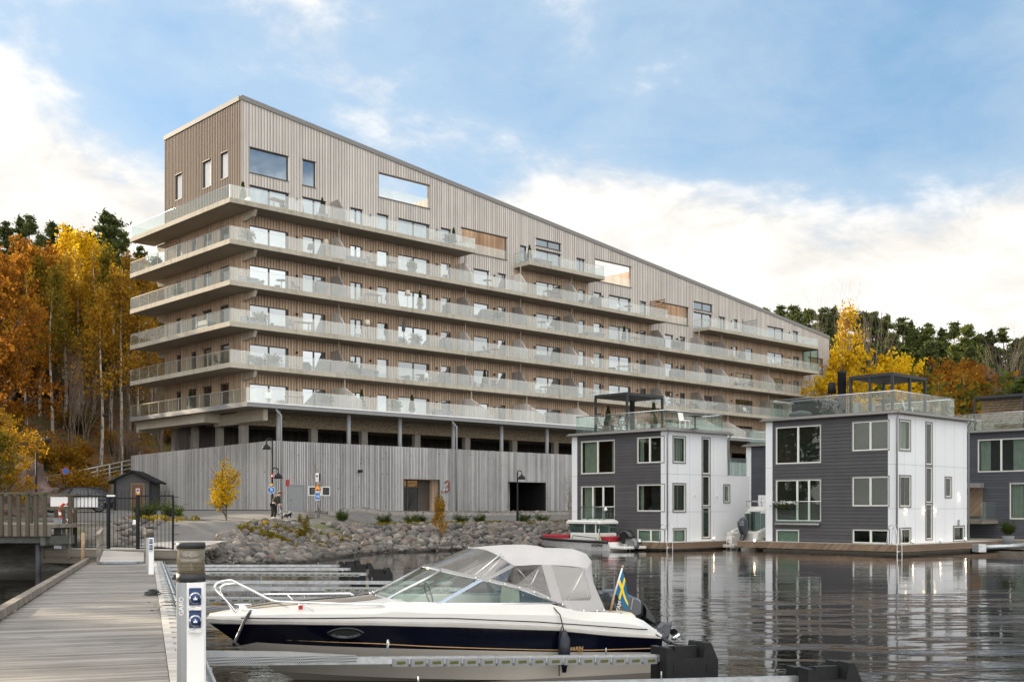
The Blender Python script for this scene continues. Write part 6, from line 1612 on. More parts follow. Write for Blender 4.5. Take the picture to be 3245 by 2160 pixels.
q = X5(1300, 240, 0)[0]; b.tube([(q, -0.25, zr+0.1), (q+0.05, -0.2, zr+0.75), (q+0.05, 0.2, zr+0.75), (q, 0.25, zr+0.1)], 0.03, 6); b.build('roof_rack', M['black_rubber'], cab_)
b = MB(); z0 = X5(1315, 60, 0)[1]; b.lathe([(0.06, zr+0.76), (0.06, z0-0.14), (0.1, z0-0.12), (0.11, z0)], q+0.05, 0, 10); b.build('antenna', M['white_paint'], cab_)
b = MB(); b.bbox(c1+0.3, X5(160, 560, 0.3)[0], -0.62, 0.62, zf-0.1, X5(400, 545, 0.4)[1], 0.08); b.bbox(0.12, c0-0.05, -0.85, 0.85, 0.3, X5(1350, 585)[1], 0.06); b.build('cushions', M['red_cushion'], ax_.root)
b = MB(); b.bbox(-1.15, 0.0, -0.95, 0.95, 0.12, 0.26, 0.04); b.build('swim_platform', M['gelcoat_white'], ax_.root)
mo = empty('outboard_motor', (0, 0, 0)); parent_to(mo, ax_.root); pr5 = lambda L: [X5(x, y, 0) for x, y in L]
b = MB(); puff(b, pr5([(1560,540),(1640,465),(1720,455),(1770,500),(1830,600),(1760,640),(1680,600),(1640,720),(1580,690)]), 0.26); b.build('cowling', M['boat_black'], mo)
b = MB(); puff(b, pr5([(1680,600),(1830,610),(1900,690),(1890,800),(1860,815),(1780,760),(1670,715)]), 0.17); b.build('midsection', M['motor_silver'], mo)
b = MB(); q = X5(1935, 675, 0); b.ball((q[0], 0, q[1]), 0.16, 8, 5, sc_=(0.5, 1, 1)); b.build('propeller', M['brushed_steel'], mo)
b = MB(); q = X5(1710, 800, 0); b.lathe([(0.06, -0.1), (0.05, 0.5)], q[0], 0, 8); b.build('trim_rod', M['chrome'], mo)
b = MB()
for y in (1.0, -1.0): b.tube([(X5(690, 590)[0], y*0.9, zf-0.1), (X5(720, 565)[0], y*0.9, zf+0.1), (X5(1150, 600)[0], y*0.95, zf-0.02), (X5(1160, 620)[0], y*0.95, zf-0.15)], 0.022, 6)
b.build('grab_rail', M['black_rubber'], ax_.root)
xq, zq = X5(1125, 750, 1.12); text_obj('lettering', 'AXOPAR', 0.22, Matrix.Translation((xq, 1.135, zq)) @ Matrix.Rotation(rad(180), 4, 'Z') @ Matrix.Rotation(rad(90), 4, 'X'), M['sign_black'], ho, 0.004, 0.004, 0.2)
f2 = empty('flag', (ax_.O.x, ax_.O.y, 0), math.atan2(V_.y, V_.x), 'little blue and yellow flag hanging from a short staff on the red seated boat', 'flag')
A, B = X5(1160, 630, 0.9), X5(1168, 440, 0.9); b = MB(); b.tube([(A[0], 0.9, A[1]), (B[0], 0.9, B[1])], 0.018, 6); b.build('flagstaff', M['white_paint'], f2)
h0, h1 = (B[0], 0.9, B[1]-0.05), (B[0]+0.03, 0.9, B[1]-0.55); flag(f2, 0, 0, h0, h1, (B[0]-0.38, 0.98, B[1]-0.75), (B[0]-0.25, 0.95, B[1]-1.15)).build('cloth', [M['flag_blue'], M['flag_yellow']], f2)
# cruiser with its stern towards the camera, between the two houses
P = ground_at(2352, 1739)
cr = Boat((P.x, P.y), U_, (1, 0, 0), 'motor_boat', 'white cruiser with big dark outboard moored stern out in the gap between houseboats')
SC_, ho = simple_hull(cr, 6.6, 1.2, 1.35, 1.0, [M['gelcoat_white'], M['gelcoat_navy']], band=(0.42, 0.66))
b = MB(); R = []
for x, w, z0, z1 in ((1.3, 0.82, 0.95, 2.30), (1.55, 0.85, 0.95, 2.52), (3.4, 0.80, 1.0, 2.5), (4.6, 0.6, 1.15, 1.75), (5.2, 0.45, 1.2, 1.3)):
    R.append([(x, w, z0), (x, w*0.97, (z0+z1)/2), (x, w*0.86, z1-0.12), (x, w*0.55, z1), (x, -w*0.55, z1), (x, -w*0.86, z1-0.12), (x, -w*0.97, (z0+z1)/2), (x, -w, z0)])
b.loft(R, 0, caps=True); cb = b.build('cabin', M['gelcoat_white'], cr.root)
b = MB()
for y0, y1, z1 in ((0.72, 0.36, 2.1), (0.32, -0.02, 2.2), (-0.05, -0.38, 2.2), (-0.42, -0.72, 2.1)): b.box(1.265, 1.285, y1, y0, 1.05, z1)
b.build('window', M['cabin_glass'], cb)
b = MB()
for s_ in (1, -1): b.add([(1.7, s_*0.853, 1.55), (3.3, s_*0.82, 1.55), (3.7, s_*0.74, 2.0), (3.2, s_*0.80, 2.25), (1.75, s_*0.842, 2.2)], [(0,1,2,3,4) if s_ < 0 else (4,3,2,1,0)])
b.build('side_window', M['cabin_glass'], cb)
b = MB(); [b.prism([(-0.04, 0.55), (1.4, 0.55), (1.45, 1.34), (0.9, 1.22), (0.35, 1.08), (0.02, 0.86)], 0.26, 'y', q) for q in (0.80, -1.06)]; b.bbox(0.0, 0.25, -0.77, 0.77, 0.3, 0.95, 0.04); b.build('coaming', M['gelcoat_white'], cr.root)
b = MB(); b.bbox(-0.6, -0.02, 0.2, 1.0, 0.1, 0.28, 0.04); b.build('swim_platform', M['gelcoat_cream'], cr.root)
b = MB()
for y in (0.35, 0.65): b.tube([(-0.62, y, -0.1), (-0.62, y, 0.75), (-0.3, y, 0.8)], 0.02)
for z in (0.15, 0.4, 0.62): b.tube([(-0.62, 0.35, z), (-0.62, 0.65, z)], 0.018)
b.build('boarding_ladder', M['white_paint'], cr.root)
mo = empty('outboard_motor', (0, 0, 0)); parent_to(mo, cr.root)
b = MB(); R = []
for x, z, w, d in ((-0.05, 0.95, 0.12, 0.12), (-0.15, 1.05, 0.27, 0.30), (-0.3, 1.45, 0.29, 0.36), (-0.38, 1.68, 0.26, 0.32), (-0.40, 1.76, 0.15, 0.2)): R.append([(x+d*math.cos(a), -0.25+w*math.sin(a), z+0.15*math.cos(a)) for a in np.linspace(0, 6.283, 13)[:-1]])
b.loft(R, 0, closed=True, caps=True); b.build('cowling', M['motor_grey'], mo)
b = MB(); R = []
for x, z, w, d in ((-0.12, 1.05, 0.20, 0.2), (-0.3, 0.7, 0.15, 0.18), (-0.55, 0.25, 0.10, 0.16), (-0.75, -0.05, 0.09, 0.2)): R.append([(x+d*math.cos(a), -0.25+w*math.sin(a), z) for a in np.linspace(0, 6.283, 11)[:-1]])
b.loft(R, 0, closed=True, caps=True); b.build('midsection', M['boat_black'], mo)
b = MB(); b.tube([(1.6, 0.8, 2.5), (1.5, 0.75, 2.85), (2.6, 0.7, 2.8), (2.7, 0.7, 2.45)], 0.025); b.tube([(1.6, -0.8, 2.5), (1.5, -0.75, 2.85), (2.6, -0.7, 2.8), (2.7, -0.7, 2.45)], 0.025); b.tube([(1.5, 0.75, 2.85), (1.5, -0.75, 2.85)], 0.025); b.tube([(2.0, 0, 2.5), (1.9, 0.0, 3.1)], 0.05); b.build('radar_arch', M['brushed_steel'], cb)
# ------------------------------------------------------------------ vegetation
leaf_mat('leaf_yellow', (0.34, 0.20, 0.012), (0.68, 0.45, 0.018), 0.5, (0.88, 0.62, 0.03))
leaf_mat('leaf_gold', (0.20, 0.11, 0.018), (0.38, 0.22, 0.025), 0.5, (0.60, 0.36, 0.04))
leaf_mat('leaf_orange', (0.15, 0.065, 0.014), (0.30, 0.13, 0.018), 0.5, (0.46, 0.22, 0.025))
leaf_mat('leaf_olive', (0.07, 0.065, 0.012), (0.18, 0.14, 0.02), 0.45, (0.34, 0.24, 0.03))
leaf_mat('leaf_green', (0.03, 0.045, 0.012), (0.07, 0.10, 0.022), 0.4, (0.13, 0.16, 0.035))
leaf_mat('needle_dark', (0.035, 0.048, 0.018), (0.09, 0.115, 0.04), 0.35, (0.17, 0.19, 0.065))
leaf_mat('needle_mid', (0.06, 0.075, 0.022), (0.14, 0.165, 0.045), 0.35, (0.24, 0.25, 0.075))
m, t, bs_ = nmat('birch_bark'); P_ = t.new('ShaderNodeTexCoord').outputs['Object']; mp = t.new('ShaderNodeMapping'); t.put(mp.inputs[0], P_); mp.inputs['Scale'].default_value = (3, 3, 1.4)
n_ = t.noise(mp.outputs[0], 2.2, 5, 0.75); t.put(bs_.inputs['Base Color'], t.ramp(n_, [(0.38, (0.05, 0.045, 0.04)), (0.50, (0.42, 0.39, 0.35)), (0.7, (0.62, 0.59, 0.55))])); bs_.inputs['Roughness'].default_value = 0.85
def leaves(name, C, size, mat, rs, droop=0.0, aspect=1.5):
    """thousands of leaf-sized diamonds at the points C"""
    n = len(C); C = np.asarray(C, np.float32)
    a = rs.normal(size=(n, 3)); a[:, 2] -= droop; a /= np.linalg.norm(a, axis=1)[:, None]
    b = np.cross(a, rs.normal(size=(n, 3))); b /= np.linalg.norm(b, axis=1)[:, None]
    s = (size*(0.6+0.8*rs.rand(n)))[:, None]
    V = np.stack([C - a*s*aspect/2, C + b*s/2, C + a*s*aspect/2, C - b*s/2], 1).reshape(-1, 3)
    me = bpy.data.meshes.new(name); me.vertices.add(4*n); me.vertices.foreach_set('co', V.ravel().astype(np.float32))
    me.loops.add(4*n); me.loops.foreach_set('vertex_index', np.arange(4*n, dtype=np.int32)); me.polygons.add(n)
    me.polygons.foreach_set('loop_start', np.arange(0, 4*n, 4, dtype=np.int32)); me.update(calc_edges=True); me.materials.append(mat); return me
def grow(b, rng, p, d, L, r, lev, tips, mi=0, up=0.15, kids_=(5, 4), ang=(0.5, 1.0), seg=4):
    """one limb and its side limbs; collects the tips"""
    pts = [Vector(p)]; rs_ = [r]; d = Vector(d).normalized()
    for i in range(seg):
        d = (d + Vector((rng.uniform(-1,1), rng.uniform(-1,1), rng.uniform(-1,1)))*0.16 + Vector((0,0,up))*0.35).normalized()
        pts.append(pts[-1] + d*L/seg); rs_.append(r*(1-0.72*(i+1)/seg))
    b.tube(pts, rs_, 6 if lev > 1 else 4, mi, cap=False)
    if lev == 0: tips.extend(pts[1:]); return
    n = kids_[0] if lev >= 2 else kids_[1]
    for k in range(n):
        f = rng.uniform(0.28, 1.0); i = min(seg-1, int(f*seg)); q = pts[i].lerp(pts[i+1], f*seg-i)
        ax_ = (pts[i+1]-pts[i]).normalized(); o = ax_.orthogonal().normalized(); o.rotate(Matrix.Rotation(rng.uniform(0, 6.283), 3, ax_))
        th = rng.uniform(*ang); grow(b, rng, q, ax_*math.cos(th)+o*math.sin(th), L*rng.uniform(0.38, 0.62), max(rs_[i]*0.55, 0.006), lev-1, tips, mi, up, kids_, ang, max(2, seg-1))
    tips.append(pts[-1])
TREES = {}
def proto(kind, seed):
    """meshes for a tree of unit height 10 m: (trunk mesh, crown mesh or None)"""
    key = (kind, seed)
    if key in TREES: return TREES[key]
    rng = random.Random(hash(kind) % 1000 * 0 + sum(map(ord, kind))*7 + seed); rs = np.random.RandomState(sum(map(ord, kind)) + seed*13)
    b = MB(); tips = []; crown = None
    def around(T, n, sp, zs=0.8):
        T = np.array([tuple(t) for t in T]); i = rs.randint(0, len(T), n); return T[i] + rs.normal(size=(n, 3))*np.array([sp, sp, sp*zs])
    if kind in ('birch', 'birch_thin'):
        lean = rng.uniform(-0.06, 0.06); pts = [Vector((lean*z*math.sin(z*0.4), 0.1*math.sin(z*0.7+seed), z)) for z in np.linspace(-0.3, 9.6, 14)]
        b.tube(pts, [0.13*(1-0.92*i/13) for i in range(14)], 7, 0, cap=False)
        for k in range(26):
            i = rng.randint(5, 12); a = rng.uniform(0, 6.283); grow(b, rng, pts[i], (math.cos(a), math.sin(a), 0.9), (10.5-pts[i].z)*rng.uniform(0.20, 0.34), 0.035*(1-i/15), 1, tips, 1, -0.05, (3, 3))
        crown = leaves('crown', around(tips, 3000 if kind == 'birch' else 1200, 0.20, 1.5), 0.115, M['leaf_gold'], rs, 0.3); tm = [M['birch_bark'], M['twig']]
    elif kind == 'oak':
        pts = [Vector((0.15*math.sin(z), 0.12*math.cos(z*1.3), z)) for z in np.linspace(-0.3, 6.0, 8)]
        b.tube(pts, [0.24*(1-0.7*i/7) for i in range(8)], 8, 0, cap=False)
        for k in range(17):
            i = rng.randint(2, 7); a = k*2.4; grow(b, rng, pts[i], (math.cos(a), math.sin(a), 0.55), rng.uniform(2.2, 3.9), 0.09, 2, tips, 0, 0.18, (4, 4))
        T = [t for t in tips if t.z > 1.6]
        crown = leaves('crown', around(T, 6600, 0.17), 0.165, M['leaf_orange'], rs); tm = [M['bark']]
    elif kind == 'pine':
        H = 9.6; pts = [Vector((0.15*math.sin(z*0.5+seed), 0.15*math.cos(z*0.45), z)) for z in np.linspace(-0.3, H, 12)]
        b.tube(pts, [0.15*(1-0.85*i/11) for i in range(12)], 7, 0, cap=False); P_ = []; gap = rng.uniform(0, 6.28)
        for k in range(74):
            f = 0.26 + 0.74*rng.random()**0.85; i = min(10, int(f*11)); p = pts[i].lerp(pts[i+1], f*11-i); a = rng.uniform(0, 6.283)
            L = rng.uniform(0.35, 1.0)*(2.0*(1-f)**0.7+0.22)*(1+0.35*math.sin(a*2+gap+f*9)); up_ = rng.uniform(-0.05, 0.5)
            e = p + Vector((math.cos(a)*L, math.sin(a)*L, L*up_)); b.tube([p, p.lerp(e, 0.5)+Vector((0,0,-0.06)), e], [0.028, 0.02, 0.008], 4, 0, cap=False)
            for q in np.linspace(0.42, 1.08, 7):
                c = np.array(tuple(p.lerp(e, q))); s_ = 0.07+0.09*q; P_.append(c+rs.normal(size=(11, 3))*np.array([s_, s_, s_*0.55])+np.array([0, 0, 0.04]))
        for q in range(4): P_.append(np.array(tuple(pts[-1]))+np.array([0, 0, -0.12*q])+rs.normal(size=(14, 3))*np.array([0.05+0.03*q, 0.05+0.03*q, 0.07]))
        crown = leaves('crown', np.concatenate(P_), 0.10, M['needle_dark'], rs, -0.6, 2.6); tm = [M['pine_bark']]
    elif kind == 'spruce':
        pts = [Vector((0, 0, z)) for z in np.linspace(-0.3, 9.9, 8)]; b.tube(pts, [0.14*(1-0.93*i/7) for i in range(8)], 6, 0, cap=False); P_ = []
        for k in range(95):
            z = 0.9 + 9.0*rng.random()**0.9; L = (10-z)*0.21+0.08; a = rng.uniform(0, 6.283)
            for q in np.linspace(0.25, 1, 5): P_.append(np.array([math.cos(a)*L*q, math.sin(a)*L*q, z-0.25*q*q*L])+rs.normal(size=(14, 3))*np.array([0.13, 0.13, 0.09]))
        crown = leaves('crown', np.concatenate(P_), 0.15, M['needle_dark'], rs, 0.2, 2.2); tm = [M['bark']]
    elif kind == 'bare':
        for k in range(3):
            a = k*2.1; grow(b, rng, (0.1*math.cos(a), 0.1*math.sin(a), -0.2), (0.16*math.cos(a), 0.16*math.sin(a), 1), rng.uniform(8, 9.5), 0.13, 2, tips, 0, 0.3, (9, 6), (0.3, 0.7), 5)
        tm = [M['bare_twig']]
    elif kind == 'young':
        grow(b, rng, (0, 0, -0.2), (0.02, 0, 1), 9.4, 0.10, 1, tips, 0, 0.35, (26, 26), (0.5, 0.95), 7)
        for k in range(24): a = rng.uniform(0, 6.283); grow(b, rng, (0, 0, rng.uniform(0.2, 6.0)), (math.cos(a), math.sin(a), 1.2), rng.uniform(2.0, 4.4), 0.045, 1, tips, 0, 0.2, (5, 5), (0.4, 0.8))
        T = np.array([tuple(t) for t in tips]); keep = np.hypot(T[:, 0], T[:, 1]) < 3.2*(1-np.clip(T[:, 2]/11, 0, 1))**0.7 + 0.35
        crown = leaves('crown', around(T[keep], 3000, 0.16), 0.21, M['leaf_yellow'], rs, 0.2); tm = [M['bark']]
    elif kind == 'bush':
        for k in range(16): a = rng.uniform(0, 6.283); grow(b, rng, (0.3*math.cos(a), 0.3*math.sin(a), -0.2), (math.cos(a), math.sin(a), 1.5), rng.uniform(4, 8.5), 0.08, 1, tips, 0, 0.15, (4, 5), (0.4, 0.9))
        crown = leaves('crown', around(tips, 3800, 0.5), 0.36, M['leaf_olive'], rs); tm = [M['twig']]
    TREES[key] = (b.mesh('trunk', tm), crown); return TREES[key]
def tree(name, kind, seed, x, y, h, mat, label, group, wide=1.0, cat='tree', z=None):
    tr_, cr_ = proto(kind, seed); zz = hgt(x, y) if z is None else z
    r = empty(name, (x, y, zz-0.1), random.Random(x*7+y).uniform(0, 6.28), label, cat, group); k = h/10.0; r.scale = (k*wide, k*wide, k)
    o = bpy.data.objects.new('trunk', tr_); col.objects.link(o); parent_to(o, r)
    if cr_ is not None:
        o = bpy.data.objects.new('crown', cr_); col.objects.link(o); parent_to(o, r)
        if mat: o.material_slots[0].link = 'OBJECT'; o.material_slots[0].material = M[mat]
    return r
def tree_at(name, kind, seed, px, py, Y, mat, label, group, wide=1.0):
    p = ray(px, py, Y); g_ = hgt(p.x, p.y); return tree(name, kind, seed, p.x, p.y, max(2.0, p.z-g_), mat, label, group, wide)
LG = 'trees on the wooded slope left of the apartment building'
PL = 'dark pine rising at the back of the wooded slope on the left'
for i, (px, py, Y) in enumerate([(-60,700,150),(-15,690,150),(20,690,148),(60,668,150),(100,672,146),(172,692,150),(215,705,146),(358,675,140),(392,722,142),(285,722,150),(440,770,146),(500,800,150),(250,730,143),(130,730,142)]):
    tree_at('pine_tree', 'pine', i % 4, px, py, Y, None, PL, 'pines behind the left slope', 0.9)
tree_at('pine_tree', 'pine', 3, 330, 646, 136, None, 'tallest pine on the left, its broad top standing above the yellow birches', 'pines behind the left slope', 1.2)
OR_ = 'orange leaved oak on the left slope near the photo edge'
for i, (px, py, Y) in enumerate([(30,725,118),(100,742,120),(-50,750,114),(165,760,124),(10,860,104),(-30,980,94)]): tree_at('oak_tree', 'oak', i % 3, px, py, Y, 'leaf_orange', OR_, LG, 0.75)
BL = 'slender golden leaved birch with pale trunk on the left slope'
for i, (px, py, Y) in enumerate([(205,775,116),(352,760,117),(300,765,122),(410,770,121),(455,800,124),(130,790,117),(250,800,119),(490,850,128),(385,820,113),(165,830,112),(80,840,112),(440,900,116),(320,880,110),(540,900,131),(480,960,122)]):
    tree_at('birch_tree', 'birch', i % 4, px, py, Y, ['leaf_gold', 'leaf_olive', 'leaf_gold', 'leaf_gold'][i % 4], BL, LG, 0.8)
for i, (px, py, Y) in enumerate([(228,700,128),(262,722,126),(245,760,122),(290,740,130)]): tree_at('birch_tree', 'birch', i % 4, px, py, Y, 'leaf_yellow', 'bright yellow birch catching the sun at the top of the left slope', LG, 1.15)
for i, (px, py, Y) in enumerate([(60,900,128),(120,930,130),(180,910,132),(240,930,134),(300,920,134),(370,930,134),(430,950,135),(500,980,136),(20,930,126),(-30,900,124),(330,1000,128),(210,1000,126),(100,1010,122)]):
    tree_at('spruce_tree', 'spruce', i % 2, px, py, Y, None, 'dark spruce standing in the shade between the birch trunks', 'dark spruces inside the left wood', 1.1)
rng = random.Random(77)
for i in range(46):
    px, Y = rng.uniform(-40, 560), rng.uniform(82, 126); q = ray(px, 1400, Y)
    if float(hill_d(np.array([[q.x, q.y]]))[0]) < 0.6: continue
    tree('shrub', 'bush', i % 3, q.x, q.y, rng.uniform(1.4, 3.6), ['leaf_gold', 'leaf_olive', 'leaf_orange', 'leaf_gold'][i % 4], 'loose yellow brown undergrowth shrub on the leafy left slope', 'undergrowth shrubs on the left slope', 1.1, 'shrub')
for i in range(16):
    px, Y = rng.uniform(-30, 560), rng.uniform(100, 124); q = ray(px, 1400, Y)
    if float(hill_d(np.array([[q.x, q.y]]))[0]) < 1.5: continue
    tree('bare_tree', 'bare', i % 2, q.x, q.y, rng.uniform(5, 9), None, 'thin bare grey brown tree between the birches on the left slope', 'bare trees on the left slope', 0.6)
# trees on the bank left of the picture, which shade the pier
for i, (x, y) in enumerate([(-52,60),(-60,66),(-44,57),(-70,64),(-64,76),(-50,72),(-80,72),(-74,82),(-90,76),(-40,66),(-56,84),(-42,80),(-46,50),(-60,52),(-75,54),(-90,58),(-36,54)]):
    tree('oak_tree' if i % 3 else 'pine_tree', 'oak' if i % 3 else 'pine', i % 3, x, y, 15 + (i % 4)*1.2, 'leaf_orange' if i % 3 else None, 'tall tree on the steep bank beyond the left edge', 'trees on the left bank', 0.85)
p = ray(60, 1290, 57); tree('young_tree', 'oak', 1, p.x-1.0, p.y, p.z-hgt(p.x-1, p.y), 'leaf_gold', 'bushy yellow orange tree beside the black street lamp on the left', LG, 0.95)
p = ray(-60, 1330, 54); tree('young_tree', 'oak', 2, p.x, p.y, p.z-hgt(p.x, p.y), 'leaf_olive', 'olive yellow tree cut by the left edge above the boardwalk', LG, 0.9)
# right hillside
PR = 'dark green pine in the belt along the right hillside'
rows = [(2522,958,178),(2563,967,185),(2604,965,180),(2649,958,182),(2700,975,188),(2731,977,180),(2767,977,176),(2808,985,178),(2853,997,172),(2900,1040,176),(2944,1014,170),(2980,1026,172),(3030,1010,165),(3066,1018,162),(3105,1050,168),(3144,1034,160),(3173,1030,162),(3218,1063,158),(3245,1058,156),(3280,1050,158),(2470,958,190),(2417,966,196),(2386,956,200),(2890,1005,186)]
for i, (px, py, Y) in enumerate(rows): tree_at('pine_tree', 'pine', i % 4, px, py, Y, 'needle_mid' if i % 3 == 1 else None, PR, 'pines on the right hillside', 1.12)
rng = random.Random(12)
for i in range(34):
    px = 2560 + 22*i + rng.uniform(-10, 10); py = 1050 + 0.10*(px-2560) + rng.uniform(-22, 45); tree_at('pine_tree', 'pine' if i % 3 else 'spruce', i % 2, px, py, rng.uniform(148, 164), 'needle_mid' if i % 4 == 1 else None, PR, 'pines on the right hillside', 1.2)
YR = 'brilliant yellow oak in front of the pines beside the building end'
for i, (px, py, Y) in enumerate([(2763,1055,140),(2722,1085,138),(2825,1110,140),(2680,1125,136),(2795,1130,134),(2740,1165,130),(2845,1170,136),(2700,1185,128),(2815,1195,130)]): tree_at('oak_tree', 'oak', i % 3, px, py, Y, 'leaf_yellow', YR, 'yellow oaks on the right hillside', 0.8)
for i, (px, py, Y) in enumerate([(2985,1102,143),(3034,1130,141),(2950,1150,140)]): tree_at('oak_tree', 'oak', i % 3, px, py, Y, 'leaf_orange', 'rust orange oak on the right hillside between dark pines', 'orange oaks on the right hillside', 1.1)
tree_at('birch_tree', 'birch', 1, 2692, 948, 146, 'leaf_yellow', 'tall pale trunked birch with golden top rising above the yellow oaks', 'trees on the right hillside', 0.75)
for i, (px, py, Y) in enumerate([(2650,1110,143),(2722,1090,143),(2795,1085,148)]): tree_at('bare_tree', 'bare', i % 2, px, py, Y, None, 'leafless pale branched tree near the yellow oaks at the building end', 'bare trees on the right hillside', 0.8)
for i, (px, py, Y) in enumerate([(3148,1165,138),(3172,1190,140)]): tree_at('bare_tree', 'bare', i % 2, px, py, Y, None, 'grey leafless tree on the far right slope above the dark house', 'bare trees on the right hillside', 1.0)
tree_at('birch_tree', 'birch_thin', 0, 3054, 1138, 130, 'leaf_gold', 'thin sparse yellow birch above the right pergola roof', 'trees on the right hillside', 0.9)
tree_at('birch_tree', 'birch_thin', 2, 2975, 1190, 124, 'leaf_olive', 'small olive birch behind the roof railing of the near houseboat', 'trees on the right hillside', 1.1)
for i, (px, py, Y) in enumerate([(3200,1215,118),(3150,1225,120),(3105,1235,121),(3060,1210,123),(2930,1200,128),(3000,1215,126),(3225,1180,122)]): tree_at('shrub', 'bush', i % 3, px, py, Y, ['leaf_olive', 'leaf_orange', 'leaf_green'][i % 3], 'mixed shrub at the foot of the right hillside', 'shrubs on the right hillside', 1.0)
tree_at('pine_tree', 'pine', 2, 3242, 1180, 112, 'needle_mid', 'sunlit low pine at the right edge above the slatted roof screen', 'trees on the right hillside', 1.7)
# young trees and shrubs on the embankment
def plant_at(kind, seed, px, pyb, pyt, Y, mat, label, wide=1.0, name='young_tree', cat='tree', group=None):
    p = ray(px, pyb, Y); t_ = ray(px, pyt, Y); return tree(name, kind, seed, p.x, p.y, t_.z-hgt(p.x, p.y), mat, label, group, wide, cat)
plant_at('young', 0, 716, 1653, 1448, 59, 'leaf_yellow', 'bright yellow young birch on the rocks in front of the slatted wing', 1.12)
plant_at('young', 1, 961, 1733, 1612, 57, 'leaf_olive', 'sparse yellow green sapling among the boulders below the road sign', 1.0)
plant_at('young', 2, 1393, 1686, 1540, 66, 'leaf_gold', 'slim golden sapling on the bank in front of the house number', 0.62)
for px, py, h_, lab in ((463, 1640, 16, 'feathery green shrub on the parking island behind the gate, nearer the shed'), (544, 1640, 15, 'feathery green shrub on the parking island behind the gate, nearer the birch')):
    p = ray(px, 1610, 60); tree('shrub', 'bush', px % 3, p.x, p.y, 1.15, 'leaf_green', lab, 'green shrubs on the parking island', 1.1, 'shrub')
for i, (px, Y) in enumerate([(1460,83),(1520,85),(1665,88),(1715,90),(1335,80),(1215,76),(1085,74),(1300,79)]):
    p = ray(px, 1615, Y); tree('shrub', 'bush', i % 3, p.x, p.y, 0.95, 'leaf_green', 'low dark green shrub planted along the foot of the garage wall', 'low shrubs along the garage wall', 1.0, 'shrub')
p = ray(1810, 1640, 88); tree('bare_tree', 'bare', 1, p.x, p.y, 3.2, None, 'thin leafless sapling against the slatted wall beside the houseboat', None, 0.8)
p = ray(1012, 1640, 72.5); tree('bare_tree', 'bare', 0, p.x, p.y, 3.2, None, 'thin leafless sapling beside the road sign', None, 0.5)
# weeds along the top of the bank and by the asphalt edge (nobody could count the blades)
rs = np.random.RandomState(8); C = []
SP = np.array([(px, 0) for px, _ in SHORE if -14 < px < 10])
for k in range(5200):
    x = rs.uniform(-18, 6); ys_ = np.interp(x, [p[0] for p in SHORE], [p[1] for p in SHORE]); d = rs.choice([rs.uniform(5.6, 8.0), rs.uniform(8, 11)], p=[0.75, 0.25])
    y = ys_ + d*1.25
    if mnoise.noise((x*0.5, y*0.5, 0)) < 0.0: continue
    C.append((x, y))
C = np.array(C); ok = ~_inside(C, LOT); C = C[ok]; Z = heights(C)
me = leaves('grass', np.column_stack([C, Z + 0.10 + 0.16*rs.rand(len(C))]), 0.12, M['leaf_olive'], rs, -1.5, 2.6)
o = bpy.data.objects.new('grass', me); col.objects.link(o); tag(o, 'patchy autumn grass along the top of the rock embankment', 'grass', kind='stuff')
rs = np.random.RandomState(9); C = np.column_stack([rs.uniform(-60, 4, 16000), rs.uniform(50, 150, 16000)]); C = C[(hill_d(C) > 0.3)]; Z = heights(C)
me = leaves('fallen_leaves', np.column_stack([C, Z + 0.12*rs.rand(len(C))]), 0.26, M['leaf_orange'], rs, 0, 1.2)
o = bpy.data.objects.new('fallen_leaves', me); col.objects.link(o); tag(o, 'fallen orange leaves covering the wooded slope on the left', 'fallen leaves', kind='stuff')
# ------------------------------------------------------------------ boulders of the embankment
m, t, bs_ = nmat('granite'); P_ = t.new('ShaderNodeTexCoord').outputs['Object']; oi = t.new('ShaderNodeObjectInfo'); gi = t.new('ShaderNodeNewGeometry')
v_ = t.m('FRACT', t.m('ADD', oi.outputs['Random'], t.m('MULTIPLY', gi.outputs['Random Per Island'], 7.3)))
c = t.ramp(v_, [(0.0, (0.055, 0.053, 0.050)), (0.25, (0.12, 0.113, 0.105)), (0.5, (0.19, 0.172, 0.152)), (0.68, (0.15, 0.11, 0.088)), (0.82, (0.28, 0.255, 0.22)), (1.0, (0.09, 0.085, 0.082))])
n_ = t.noise(P_, 6.0, 5, 0.7); c = t.mix(t.m('MULTIPLY', t.sstep(n_, 0.35, 0.65), 0.55), c, t.vm('SCALE', c, scale=0.5))
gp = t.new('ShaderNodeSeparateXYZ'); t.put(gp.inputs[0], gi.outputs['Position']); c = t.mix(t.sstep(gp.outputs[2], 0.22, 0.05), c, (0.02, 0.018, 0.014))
t.put(bs_.inputs['Base Color'], c); bs_.inputs['Roughness'].default_value = 0.85
bp = t.new('ShaderNodeBump', i_Strength=0.5, i_Distance=0.03); t.put(bp.inputs['Height'], n_); t.put(bs_.inputs['Normal'], bp)
def rock(seed, seg=8, rings=6):
    rng = random.Random(seed); b = MB(); o = Vector((rng.uniform(0, 50),)*3); b.ball((0, 0, 0), 0.5, seg, rings, sc_=(1.0, rng.uniform(0.7, 0.95), rng.uniform(0.55, 0.8)))
    b.v = [tuple(Vector(p)*(1+0.45*mnoise.noise(Vector(p)*2.2+o)+0.16*mnoise.noise(Vector(p)*5.5+o))) for p in b.v]; return b
RM = [rock(i) for i in range(9)]; RMM = [r.mesh('boulder', M['granite']) for r in RM]
cand = []; rng = random.Random(21)
pts = [Vector(p) for p in SHORE if -16 < p[0] < 9]
